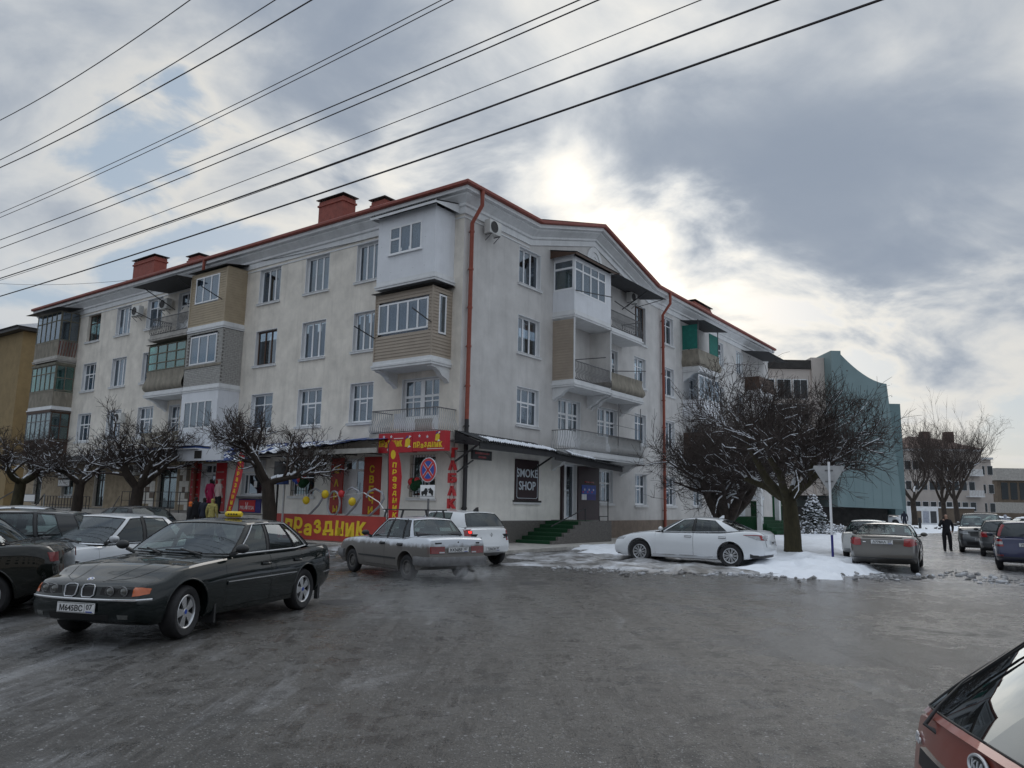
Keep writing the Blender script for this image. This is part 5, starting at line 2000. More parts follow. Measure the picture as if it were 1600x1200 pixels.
# ---------------------------------------------------------------- cars: x forward, y left, z up, origin on the ground under the middle
SIDE_T = [(0, .86), (.03, .93), (.12, .965), (.3, .99), (.5, 1.0), (.68, .998), (.82, .985), (.92, .965), (.975, .94), (1.0, .905)]
FCOL = [1.0, .93, .75, .5, .25, 0]

def loop_strip(rows):
    """faces of a grid given as a list of equally long rows of vertex ids"""
    f = []
    for a, b in zip(rows, rows[1:]):
        for i in range(len(a) - 1):
            f.append((a[i], a[i + 1], b[i + 1], b[i]))
    return f

def car_body(S):
    Lh, W2 = S['L'] / 2, S['W'] / 2
    side = S.get('side', SIDE_T)
    xs = set(np.linspace(-Lh + .35, Lh - .35, 30).tolist()) | {-Lh, -Lh + .02, -Lh + .06, -Lh + .12, -Lh + .2, -Lh + .28, Lh, Lh - .02, Lh - .06, Lh - .12, Lh - .2, Lh - .28}
    for d in S.get('doors', []):
        xs |= set(d)
    xs |= set(S.get('stations', []))
    xs = sorted(xs)
    xs = [x for i, x in enumerate(xs) if i == 0 or x - xs[i - 1] > .012]
    def fix(x, y, z):
        a = abs(y) / W2
        b = smoothstep(Lh - .75, Lh, x)
        c = smoothstep(-Lh + .75, -Lh, x)
        return (x - b * (S['bowf'] * a ** 2.4 + interp(S['nose'], z)) + c * (S['bowr'] * a ** 2.4 + interp(S['tail'], z)), y, z)
    vs, fs = [], []
    idx = {}
    def V(p):
        q = (round(p[0], 5), round(p[1], 5), round(p[2], 5))
        if q not in idx:
            idx[q] = len(vs)
            vs.append(q)
        return idx[q]
    cols = [-f for f in FCOL] + FCOL[-2::-1]
    def section(x):
        zb, zt, w = interp(S['bot'], x), interp(S['top'], x), interp(S['plan'], x)
        cr = interp(S['crown'], x)
        left = [(w * wf, zb + (zt - zb) * t) for t, wf in side]
        w0, w1 = left[0][0], left[-1][0]
        top = [(c * w1, zt + cr * (1 - abs(c) ** 2.2)) for c in cols]
        botm = [(c * w0, zb) for c in cols]
        return left, top, botm
    rows_side_l, rows_side_r, rows_top, rows_bot = [], [], [], []
    for x in xs:
        l, t, b = section(x)
        rows_side_l.append([V(fix(x, y, z)) for y, z in l])
        rows_side_r.append([V(fix(x, -y, z)) for y, z in l])
        rows_top.append([V(fix(x, y, z)) for y, z in t])
        rows_bot.append([V(fix(x, y, z)) for y, z in b])
    fs += loop_strip(rows_side_l) + loop_strip(rows_side_r) + loop_strip(rows_top) + loop_strip(rows_bot)
    for x in (xs[0], xs[-1]):
        l, t, b = section(x)
        rows = []
        for i, (y, z) in enumerate(l):
            if i == 0:
                rows.append([V(fix(x, yy, zz)) for yy, zz in b])
            elif i == len(l) - 1:
                rows.append([V(fix(x, yy, zz)) for yy, zz in t])
            else:
                rows.append([V(fix(x, c * y, z)) for c in cols])
        fs += loop_strip(rows)
    fs = [f for f in fs if len(set(f)) == 4]
    me = bpy.data.meshes.new('body')
    me.from_pydata(vs, [], fs)
    bm = bmesh.new()
    bm.from_mesh(me)
    bmesh.ops.recalc_face_normals(bm, faces=bm.faces)
    bm.to_mesh(me)
    bm.free()
    ob = bpy.data.objects.new('body', me)
    COL.objects.link(ob)
    cut = MB()
    ra = S['wr'] * 1.06 + S.get('archgap', .04)
    for ax in (S['fa'], S['ra']):
        for sg in (-1, 1):
            X = Matrix.Translation((ax, sg * (W2 + .2), S['wr'] + .02)) @ Matrix.Rotation(sg * pi / 2, 4, 'X')
            cut.lathe([(0, 0), (ra, 0), (ra, .52), (0, .52)], 'black', 36, X, smooth=False)
    co = cut.build('cut')
    bm = bmesh.new()
    bm.from_mesh(co.data)
    bmesh.ops.remove_doubles(bm, verts=bm.verts, dist=1e-5)
    bmesh.ops.recalc_face_normals(bm, faces=bm.faces)
    bm.to_mesh(co.data)
    bm.free()
    md = ob.modifiers.new('b', 'BOOLEAN')
    md.object = co
    md.operation = 'DIFFERENCE'
    md.solver = 'EXACT'
    dg = bpy.context.evaluated_depsgraph_get()
    res = bpy.data.meshes.new_from_object(ob.evaluated_get(dg))
    bpy.data.objects.remove(ob)
    bpy.data.objects.remove(co)
    return res, ra

def gh_keys(S):
    g = S['gh']
    K = []
    cx0, cz = g['cowl']
    hx, hz = g['hdr']
    K.append(((cx0, 0, cz), (hx, 0, hz), (1, 0), 'W'))
    n = len(g['side'])
    for i, (ty, xl, xu) in enumerate(g['side']):
        zl = interp(g['belt'], xl)
        zu = interp(g['rail'], xu)
        wl_, wu = interp(g['wl'], xl), interp(g['wu'], xu)
        nn = (.5, .8) if i == 0 else (-.5, .8) if i == n - 1 else (0, 1)
        K.append(((xl, wl_, zl), (xu, wu, zu), nn, ty))
    bx, bz = g['bl']
    rx, rz = g['rhdr']
    K.append(((bx, 0, bz), (rx, 0, rz), (-1, 0), None))
    return K

ROWS = [0, .05, .2, .4, .6, .8, .93, 1.0]
def car_cabin(S):
    """greenhouse: returns cabin MB, panes [(name, MB)], seal MB, P(seg,u,s,sign)"""
    g = S['gh']
    K = gh_keys(S)
    cab, seal = MB(), MB()
    panes = []
    bulge = g.get('bulge', .035)
    def P(k, u, s, sg=1):
        (L0, U0, n0, ty), (L1, U1, n1, _) = K[k], K[k + 1]
        def mixp(a, b):
            if ty == 'W':
                return Vector((a[0] + (b[0] - a[0]) * u ** 2.2, a[1] + (b[1] - a[1]) * u, a[2] + (b[2] - a[2]) * u ** 2))
            if k == len(K) - 2:
                v = 1 - u
                return Vector((b[0] + (a[0] - b[0]) * v ** 2.2, b[1] + (a[1] - b[1]) * v, b[2] + (a[2] - b[2]) * v ** 2))
            return Vector(a).lerp(Vector(b), u)
        l, t = mixp(L0, L1), mixp(U0, U1)
        p = l.lerp(t, s)
        nx, ny = n0[0] + (n1[0] - n0[0]) * u, n0[1] + (n1[1] - n0[1]) * u
        b = bulge * 4 * s * (1 - s)
        p += Vector((nx * b * .6, ny * b, b * .3 * abs(nx)))
        p.y *= sg
        return p
    nk = len(K) - 1
    for sg in (1, -1):
        for k in range(nk):
            ty = K[k][3] if k < nk - 1 else 'R'
            nc = {'W': 8, 'R': 8, 'G': 4}.get(ty, 2)
            rows = ROWS
            paintk = 'PAINT' if ty in 'PWRG' else 'plastic'
            pane = MB() if ty in 'WRG' else None
            for i in range(nc):
                for j in range(len(rows) - 1):
                    q = [P(k, i / nc, rows[j], sg), P(k, (i + 1) / nc, rows[j], sg), P(k, (i + 1) / nc, rows[j + 1], sg), P(k, i / nc, rows[j + 1], sg)]
                    if pane is not None and 0 < j < len(rows) - 2:
                        pane.add(q, [(0, 1, 2, 3)], S.get('glass', 'car_glass') if ty != 'R' or 'rglass' not in S else S['rglass'], True)
                    else:
                        cab.add(q, [(0, 1, 2, 3)], paintk, True)
            if pane is not None:
                panes.append(({'W': 'windscreen', 'R': 'rear_window', 'G': 'side_window'}[ty], pane))
                r0, r1 = rows[1], rows[-2]
                N_ = 6
                ring = [P(k, i / N_, r0, sg) for i in range(N_ + 1)] + [P(k, 1, r0 + (r1 - r0) * i / N_, sg) for i in range(1, N_ + 1)] + [P(k, 1 - i / N_, r1, sg) for i in range(1, N_ + 1)]
                if ty == 'G':
                    ring += [P(k, 0, r1 + (r0 - r1) * i / N_, sg) for i in range(1, N_ + 1)]
                    seal.tube(ring, g.get('seal', .010), 'rubber', 5)
                else:
                    if ty == 'W':
                        rr = [P(k, i / N_, r0, sg) for i in range(N_ + 1)] + [P(k, 1, r0 + (r1 - r0) * i / N_, sg) for i in range(1, N_ + 1)] + [P(k, 1 - i / N_, r1, sg) for i in range(1, N_ + 1)]
                    else:
                        rr = [P(k, 1 - i / N_, r0, sg) for i in range(N_ + 1)] + [P(k, 0, r0 + (r1 - r0) * i / N_, sg) for i in range(1, N_ + 1)] + [P(k, i / N_, r1, sg) for i in range(1, N_ + 1)]
                    seal.tube(rr, g.get('seal', .010), 'rubber', 5)
    # roof: rings drawn in to the middle
    rim = []
    for k in range(nk):
        ty = K[k][3] if k < nk - 1 else 'R'
        nc = {'W': 8, 'R': 8, 'G': 4}.get(ty, 2)
        rim += [P(k, i / nc, 1.0, 1) for i in range(nc)]
    rim.append(P(nk - 1, 1, 1.0, 1))
    full = rim + [Vector((p.x, -p.y, p.z)) for p in reversed(rim[1:-1])]
    cxm = (g['hdr'][0] + g['rhdr'][0]) / 2
    zc = max(p.z for p in full) + g.get('crown', .035)
    n = len(full)
    Q = [0, .04, .1, .2, .35, .55, .8, 1]
    vs = []
    for q in Q:
        for p in full:
            e = 1 - (1 - q) ** 2.2
            vs.append((p.x + (cxm - p.x) * q, p.y * (1 - q), p.z + (zc - p.z) * e))
    fs = [(a * n + i, a * n + (i + 1) % n, (a + 1) * n + (i + 1) % n, (a + 1) * n + i) for a in range(len(Q) - 1) for i in range(n)]
    cab.add(vs, fs, 'ROOF' if 'roofpaint' in S else 'PAINT', True)
    # weld the two panes halves of screen and rear window
    return cab, panes, seal, P, K

_wheels = {}
def wheel_meshes(r, w, style):
    key = (r, w, style)
    if key in _wheels:
        return _wheels[key]
    ty, rim = MB(), MB()
    X = Matrix.Rotation(-pi / 2, 4, 'X')       # local Z of the lathe becomes +y (outward for the left side)
    rr = r * (.64 if style in ('alloy5', 'multi', 'alloy') else .58)
    h = w / 2
    ty.lathe([(rr, -h * .8), (rr + .02, -h * .95), (r - .04, -h), (r - .012, -h * .8), (r, -h * .5), (r, h * .5), (r - .012, h * .8), (r - .04, h), (rr + .02, h * .95), (rr - .002, h * .78), (rr - .01, h * .3), (rr - .02, -h * .8)], 'rubber', 40, X)
    rim.lathe([(rr + .004, h * .80), (rr - .008, h * .86), (rr - .022, h * .78), (rr - .026, h * .6)], 'alloy' if style != 'steel' else 'steel_wheel', 40, X)
    rim.lathe([(rr - .026, h * .6), (rr - .03, h * .2), (rr - .05, -h * .3), (.05, -h * .35)], 'rubber', 40, X)
    rim.lathe([(rr - .06, -h * .1), (.03, -h * .1)], 'black', 28, X)
    def spoke(a0, a1, r0, r1, h0, h1, k='alloy', th=.02):
        # tapered spoke between radii, angles give the half widths
        vs = []
        for rad, da, hh in ((r0, a0[1], h0), (r1, a1[1], h1)):
            for s_ in (-1, 1):
                for t_ in (0, 1):
                    ang = (a0[0] if rad == r0 else a1[0]) + s_ * da / rad
                    vs.append(X @ Vector((rad * cos(ang), rad * sin(ang), hh - t_ * th)))
        rim.add(vs, [(0, 2, 6, 4), (1, 5, 7, 3), (0, 4, 5, 1), (2, 3, 7, 6), (0, 1, 3, 2), (4, 6, 7, 5)], k)
    if style == 'alloy5':
        for i in range(5):
            a = 2 * pi * i / 5
            spoke((a, .030), (a, .062), .04, rr - .015, h * .72, h * .70, th=.035)
        rim.lathe([(0, h * .76), (.035, h * .76), (.045, h * .6)], 'alloy', 16, X)
        rim.lathe([(0, h * .77), (.030, h * .77)], 'sign_blue', 12, X)
    elif style == 'multi':
        for i in range(10):
            a = 2 * pi * i / 10
            spoke((a, .010), (a - .12, .012), .05, rr - .015, h * .70, h * .72, th=.03)
            spoke((a, .010), (a + .12, .012), .05, rr - .015, h * .70, h * .72, th=.03)
        rim.lathe([(0, h * .78), (.04, h * .76), (.06, h * .6)], 'alloy', 16, X)
    elif style == 'alloy':
        for i in range(7):
            a = 2 * pi * i / 7
            spoke((a, .022), (a, .034), .04, rr - .015, h * .6, h * .7, th=.03)
        rim.lathe([(0, h * .66), (.045, h * .64), (.055, h * .5)], 'alloy', 16, X)
    else:
        rim.lathe([(rr - .025, h * .45), (rr - .06, h * .35), (rr * .55, h * .55), (.075, h * .55), (.07, h * .68), (0, h * .70)], 'steel_wheel', 32, X)
        for i in range(12):
            a = 2 * pi * i / 12
            c = X @ Vector((rr * .72 * cos(a), rr * .72 * sin(a), h * .452))
            rim.ball(c, .016, 'black', 8, (1, .4, 1))
        for i in range(4):
            a = 2 * pi * i / 4
            c = X @ Vector((.055 * cos(a), .055 * sin(a), h * .56))
            rim.ball(c, .012, 'steel_wheel', 6)
    _wheels[key] = (ty.mesh('wheel'), rim.mesh('rim', autosmooth=30))
    return _wheels[key]

class Car:
    def __init__(s, S, label, cat='car', group=None, loc=(0, 0, 0), az=0.0, lod=0):
        """az: heading clockwise from +Y"""
        s.S = S
        s.root = empty('parked_car' if S.get('parked', True) else 'car', loc, pi / 2 - az)
        tag(s.root, label, cat, group)
        me, ra = car_body(S)
        s.ra = ra
        pk = S['paint']
        M['PAINT'] = M[pk]
        W2 = S['W'] / 2
        g = S['gh']
        bm = bmesh.new()
        bm.from_mesh(me)
        s.bvh = BVHTree.FromBMesh(bm)
        gx0, gx1 = g['bl'][0] + .12, g['cowl'][0] - .12
        wlim = interp(g['wl'], 0) - .02
        kill = []
        doors = {}
        for f in bm.faces:
            c = f.calc_center_median()
            n = f.normal
            f.material_index = 0
            f.smooth = True
            for ax in (S['fa'], S['ra']):
                dx, dz = c.x - ax, c.z - S['wr'] - .02
                d = sqrt(dx * dx + dz * dz)
                if abs(c.y) > W2 - .36 and d < ra + .006 and (abs(n.y) > .95 and abs(c.y) < W2 - .25 or abs(d - ra) < .03 and (n.x * dx + n.z * dz) / max(d, 1e-5) < -.5):
                    f.material_index = 1
                    f.smooth = False
            if n.z > .6 and gx0 < c.x < gx1 and abs(c.y) < wlim and c.z > .6:
                kill.append(f)
                continue
            if n.z < -.9 and f.material_index == 0 and c.z < .35:
                f.material_index = 1
            if f.material_index == 0 and abs(n.y) > .4 and lod == 0:
                zs = interp(S['bot'], c.x) + .07
                zt = interp(S['top'], c.x)
                for di, (a, b) in enumerate(S.get('doors', [])):
                    if a < c.x < b and zs < c.z < zt + .002:
                        doors.setdefault((di, c.y > 0), []).append(f)
        door_geo = {}
        for key, fl in doors.items():
            idx, vs, fs = {}, [], []
            for f in fl:
                q = []
                for v in f.verts:
                    if v.index not in idx:
                        idx[v.index] = len(vs)
                        vs.append(v.co.copy())
                    q.append(idx[v.index])
                fs.append(tuple(q))
            door_geo[key] = (vs, fs)
            kill += fl
        bmesh.ops.delete(bm, geom=list(set(kill)), context='FACES')
        bm.to_mesh(me)
        bm.free()
        me.materials.clear()
        me.materials.append(M[pk])
        me.materials.append(M['black'])
        me.set_sharp_from_angle(angle=R(28))
        me.name = 'body'
        s.body = link('body', me, s.root)
        s.doors = {}
        for (di, lf_), (vs, fs) in door_geo.items():
            cx_ = sum(v.x for v in vs) / len(vs)
            cz_ = sum(v.z for v in vs) / len(vs)
            x0, x1 = min(v.x for v in vs), max(v.x for v in vs)
            z0, z1 = min(v.z for v in vs), max(v.z for v in vs)
            kx, kz = 1 - .009 / (x1 - x0), 1 - .008 / (z1 - z0)
            mb = MB()
            mb.add([(cx_ + (v.x - cx_) * kx, v.y, cz_ + (v.z - cz_) * kz) for v in vs], fs, 'PAINT', True)
            s.doors[di, lf_] = mb.build('door', s.root, autosmooth=28)
        cab, panes, seal, s.P, s.K = car_cabin(S)
        if 'roofpaint' in S:
            M['ROOF'] = M[S['roofpaint']]
        s.cabin = cab.build('cabin', s.root, autosmooth=40, weld=True)
        for nm, p in panes:
            p.build(nm, s.root, autosmooth=0, weld=True)
        seal.build('seal', s.root, autosmooth=0)
        # interior
        if lod < 2:
            mb = MB()
            mb.box(S['ra'] - .1, S['fa'] - .25, -W2 + .12, W2 - .12, .28, .34, 'interior')
            dx = g['cowl'][0]
            mb.box(dx - .55, dx - .05, -W2 + .16, W2 - .16, .5, g['cowl'][1] - .03, 'interior')
            for y in (-.36, .36):
                xs_ = S.get('seatx', -.1)
                mb.box(xs_ - .1, xs_ + .42, y - .25, y + .25, .4, .56, 'seat_grey')
                mb.bar((xs_ - .1, y, .5), (xs_ - .32, y, 1.08), .46, .14, 'seat_grey', up=(1, 0, 0))
                mb.bar((xs_ - .33, y, 1.1), (xs_ - .37, y, 1.27), .26, .09, 'seat_grey', up=(1, 0, 0))
            xr = S.get('rearseat', S['ra'] + .15)
            mb.box(xr - .05, xr + .45, -W2 + .2, W2 - .2, .42, .58, 'seat_grey')
            mb.bar((xr - .02, 0, .5), (xr - .25, 0, 1.04), W2 * 2 - .45, .14, 'seat_grey', up=(1, 0, 0))
            mb.box(S['ra'] - .5, xr - .2, -W2 + .18, W2 - .18, .80, .88, 'interior')
            X = Matrix.Translation((dx - .62, .36, .86)) @ Matrix.Rotation(R(68), 4, 'Y')
            mb.lathe([(.18 + .014 * cos(t), .014 * sin(t)) for t in np.linspace(0, 2 * pi, 7)], 'black', 20, X)
            mb.build('interior', s.root)
        # wheels
        wm, rm = wheel_meshes(S['wr'], S.get('ww', .2), S.get('wheel', 'alloy'))
        for ax, st in ((S['fa'], S.get('steer', 0)), (S['ra'], 0)):
            for sg in (1, -1):
                w_ = link('wheel', wm, s.root, (ax, sg * (W2 - S.get('ww', .2) / 2 - .035), S['wr']), (0 if sg > 0 else pi) + st)
                link('rim', rm, w_)
        # arch lips
        for ax in (S['fa'], S['ra']):
            for sg in (1, -1):
                mb = MB()
                pts = []
                for a in np.linspace(-12, 192, 30):
                    x, z = ax + ra * cos(R(a)), S['wr'] + .02 + ra * sin(R(a))
                    if z < interp(S['bot'], x) + .02:
                        continue
                    x2, z2 = ax + (ra + .03) * cos(R(a)), S['wr'] + .02 + (ra + .03) * sin(R(a))
                    h = s.py(x2, z2, sg)
                    if h is not None and abs(h.y) > W2 * .7:
                        pts.append((x, h.y - sg * .004, z))
                if len(pts) > 4:
                    mb.tube(pts, S.get('lip', .014), S.get('lipmat', 'PAINT'), 6)
                    mb.build('arch_lip', s.root, autosmooth=0)
        # mirrors
        if lod < 2:
            mx, mz = S.get('mirror', (g['side'][1][1] + .06, interp(g['belt'], g['side'][1][1]) + .10))
            for sg in (1, -1):
                mb = MB()
                mb.ball((0, 0, 0), .088, S.get('mirrormat', 'PAINT'), 14, (.75, 1.12, .72))
                mb.bar((0, -sg * .08, -.05), (-.0, -sg * .22, -.10), .05, .04, 'plastic')
                mb.build('mirror', s.root, (mx, sg * (W2 + .07), mz))

    def pxx(s, y, z, sg):
        h = s.bvh.ray_cast(Vector((sg * 6, y, z)), Vector((-sg, 0, 0)))
        return h[0]
    def py(s, x, z, sg):
        h = s.bvh.ray_cast(Vector((x, sg * 4, z)), Vector((0, -sg, 0)))
        return h[0]
    def patch(s, mb, A, B, k, axis='x', sg=1, off=.006, n=10, m=4, skirt=.03, inset=0):
        """panel between polylines A (upper) and B (lower) laid on the body; axis x: points (y,z); axis y: points (x,z)"""
        def samp(P, t):
            ls = [0]
            for a, b in zip(P, P[1:]):
                ls.append(ls[-1] + math.hypot(b[0] - a[0], b[1] - a[1]))
            d = t * ls[-1]
            for i in range(len(P) - 1):
                if d <= ls[i + 1] + 1e-9:
                    q = (d - ls[i]) / max(1e-9, ls[i + 1] - ls[i])
                    return (P[i][0] + (P[i + 1][0] - P[i][0]) * q, P[i][1] + (P[i + 1][1] - P[i][1]) * q)
            return P[-1]
        pts = []
        last = None
        for j in range(m + 1):
            row = []
            for i in range(n + 1):
                a, b = samp(A, i / n), samp(B, i / n)
                p = (a[0] + (b[0] - a[0]) * j / m, a[1] + (b[1] - a[1]) * j / m)
                h = s.pxx(p[0], p[1], sg) if axis == 'x' else s.py(p[0], p[1], sg)
                if h is None:
                    h = Vector((last.x, p[0], p[1])) if axis == 'x' and last is not None else (Vector((p[0], last.y, p[1])) if last is not None else Vector((0, 0, 0)))
                last = h
                row.append(h + (Vector((sg * off, 0, 0)) if axis == 'x' else Vector((0, sg * off, 0))))
            pts.append(row)
        back = Vector((-sg * skirt, 0, 0)) if axis == 'x' else Vector((0, -sg * skirt, 0))
        vs = [p for r_ in pts for p in r_]
        w = n + 1
        fs = [(j * w + i, j * w + i + 1, (j + 1) * w + i + 1, (j + 1) * w + i) for j in range(m) for i in range(n)]
        mb.add(vs, fs, k, True)
        edge = [pts[0][i] for i in range(n + 1)] + [pts[j][n] for j in range(1, m + 1)] + [pts[m][i] for i in range(n - 1, -1, -1)] + [pts[j][0] for j in range(m - 1, 0, -1)]
        ne = len(edge)
        mb.add(edge + [p + back for p in edge], [(i, (i + 1) % ne, (i + 1) % ne + ne, i + ne) for i in range(ne)], k, False)
        return pts
    def both(s, name, A, B, k, axis='x', sg=1, **kw):
        """a pair of mirrored panels, each an object; for axis x mirrored in y, for axis y on both flanks"""
        out = []
        for m_ in (1, -1):
            mb = MB()
            if axis == 'x':
                s.patch(mb, [(y * m_, z) for y, z in A], [(y * m_, z) for y, z in B], k, 'x', sg, **kw)
            else:
                s.patch(mb, A, B, k, 'y', m_, **kw)
            out.append(mb.build(name, s.root, autosmooth=30))
        return out
    def one(s, name, A, B, k, sg=1, parent=None, **kw):
        mb = MB()
        s.patch(mb, A, B, k, 'x', sg, **kw)
        return mb.build(name, parent or s.root, autosmooth=30)
    def band(s, name, z0, z1, k, sg, x_end, off=.02, n=28, h=None, bul=.0):
        """strip wrapped round the nose (sg 1) or tail (sg -1), running back to x = x_end on each flank"""
        S = s.S
        W2 = S['W'] / 2
        Lh = S['L'] / 2
        path = []
        zm = (z0 + z1) / 2
        xs_ = np.linspace(x_end, sg * (Lh - .22), 6)
        for m_ in (1, -1):
            a = []
            for x in xs_:
                q = s.py(x, zm, m_)
                if q is not None:
                    a.append((q, Vector((0, m_, 0))))
            if m_ == 1:
                first = a
            else:
                second = a[::-1]
        mid = []
        for f in np.linspace(.93, -.93, n):
            q = s.pxx(f * W2, zm, sg)
            if q is not None and abs(q.x) > Lh - .42:
                mid.append((q, Vector((sg, 0, 0))))
        pts = first + mid + second
        P_ = [p for p, _ in pts]
        mb = MB()
        path = []
        for i, p in enumerate(P_):
            a, b = P_[max(0, i - 1)], P_[min(len(P_) - 1, i + 1)]
            d = Vector((b.x - a.x, b.y - a.y, 0)).normalized()
            nn = Vector((d.y, -d.x, 0))
            if nn.dot(Vector((p.x - sg * (Lh - 1), p.y, 0))) < 0:
                nn = -nn
            path.append((p.x, p.y, 0, nn.x, nn.y))
        h_ = (z1 - z0)
        prof = [(-.03, z0), (off * .8, z0), (off + bul, z0 + h_ * .25), (off + bul, z0 + h_ * .75), (off * .8, z1), (-.03, z1)]
        mb.sweep(prof, path, k, smooth=True)
        return mb.build(name, s.root, autosmooth=40)
    def side_strip(s, name, x0, x1, z, h, k, off=.012, slope=0):
        return s.both(name, [(x0, z + h / 2), (x1, z + h / 2 + slope)], [(x0, z - h / 2), (x1, z - h / 2 + slope)], k, 'y', off=off, n=16, m=1, skirt=.02)
    def plate(s, y, z, sg, txt, w=.52, h=.112, tilt=0.0, region='07'):
        q = s.pxx(y, z, sg) or Vector((sg * s.S['L'] / 2, y, z))
        o = MB().box(-w / 2, w / 2, -.012, 0, -h / 2, h / 2, 'plate').build('number_plate', s.root, (q.x + sg * .012, y, z), pi / 2 if sg > 0 else -pi / 2)
        mb = MB()
        for a in ((-w / 2 + .006, w / 2 - .006, -h / 2 + .004, -h / 2 + .009), (-w / 2 + .006, w / 2 - .006, h / 2 - .009, h / 2 - .004)):
            mb.box(a[0], a[1], -.0135, -.012, a[2], a[3], 'plate_ink')
        mb.box(w * .235, w * .242, -.0135, -.012, -h / 2 + .006, h / 2 - .006, 'plate_ink')
        if txt:
            put_text(mb, txt, -w * .12, -.0122, -.002, w * .62, h * .62, 'plate_ink', bold=.02, depth=.002)
            put_text(mb, region, w * .36, -.0122, .012, w * .16, h * .5, 'plate_ink', bold=.01, depth=.002)
            mb.box(w * .28, w * .45, -.0135, -.012, -h * .40, -h * .30, 'sign_blue')
        mb.build('lettering', o)
        return o
    def handles(s, xs, z, k='PAINT'):
        for (di, lf_), d in s.doors.items():
            if di >= len(xs):
                continue
            sg = 1 if lf_ else -1
            q = s.py(xs[di], z, sg)
            if q is None:
                continue
            mb = MB()
            mb.box(q.x - .11, q.x + .11, q.y - .005, q.y + sg * .008, z - .028, z + .028, 'black')
            mb.tube([(q.x - .10, q.y + sg * .006, z), (q.x - .07, q.y + sg * .035, z), (q.x + .07, q.y + sg * .035, z), (q.x + .10, q.y + sg * .006, z)], .016, k, 6)
            mb.build('handle', d)
    def wipers(s, k=0, sgs=(1, -1)):
        mb = MB()
        for sg, (a, b) in zip(sgs, ((.28, .85), (.72, .02))):
            def at(u, v, o):
                y = u
                q = s.P(0, abs(y), v, 1 if y >= 0 else -1)
                return (q.x + o, q.y, q.z + o)
            p0 = at(.78 if a > b else .18, .02, .02)
        for (u0, u1) in ((.62, -.05), (-.08, -.75)):
            q0 = s.P(0, abs(u0), .035, 1 if u0 >= 0 else -1)
            q1 = s.P(0, abs(u1), .085, 1 if u1 >= 0 else -1)
            o = Vector((.018, 0, .02))
            mb.tube([q0 + o, (q0 + q1) / 2 + o + Vector((.02, 0, .012)), q1 + o], .010, 'rubber', 5)
            mb.tube([q0 + o + Vector((.06, .02, -.02)), (q0 * .45 + q1 * .55) + o + Vector((.025, 0, .03))], .014, 'plastic', 5)
        mb.build('wiper', s.root)
    def lamp_round(s, y, z, sg, r, k='lamp_clear', ring='chrome', off=.004):
        q = s.pxx(y, z, sg)
        if q is None:
            return
        X = Matrix.Translation((q.x + sg * off, y, z)) @ Matrix.Rotation(sg * pi / 2, 4, 'Y')
        mb = MB()
        mb.lathe([(0, .022), (r * .6, .018), (r, .002)], k, 20, X)
        mb.lathe([(r, 0), (r + .010, .012), (r + .016, 0)], ring, 20, X)
        return mb
    def top_lines(s, name, pts, r, k='black'):
        """a line pressed into the upper skin, mirrored left and right; pts are (x, y)"""
        for m_ in (1, -1):
            P_ = []
            for (x0, y0), (x1, y1) in zip(pts, pts[1:]):
                for t in np.linspace(0, 1, 6)[:-1]:
                    P_.append((x0 + (x1 - x0) * t, y0 + (y1 - y0) * t))
            P_.append(pts[-1])
            Q = []
            for x, y in P_:
                h = s.bvh.ray_cast(Vector((x, m_ * y, 3)), Vector((0, 0, -1)))[0]
                if h is not None:
                    Q.append(h + Vector((0, 0, -r * (.35 if k == 'black' else .55))))
            if len(Q) > 3:
                MB().tube(Q, r, k, 6).build(name, s.root)
    def fin(s, x, k='PAINT', sc=1.0):
        zr = max(v.co.z for v in s.cabin.data.vertices)
        mb = MB()
        mb.add([(x - .09 * sc, -.03, zr - .03), (x - .09 * sc, .03, zr - .03), (x + .09 * sc, 0, zr - .03), (x - .10 * sc, 0, zr + .07 * sc), (x - .03 * sc, 0, zr + .06 * sc)],
               [(0, 3, 4), (0, 4, 2), (1, 4, 3), (1, 2, 4), (0, 1, 3)], k)
        return mb.build('antenna', s.root)

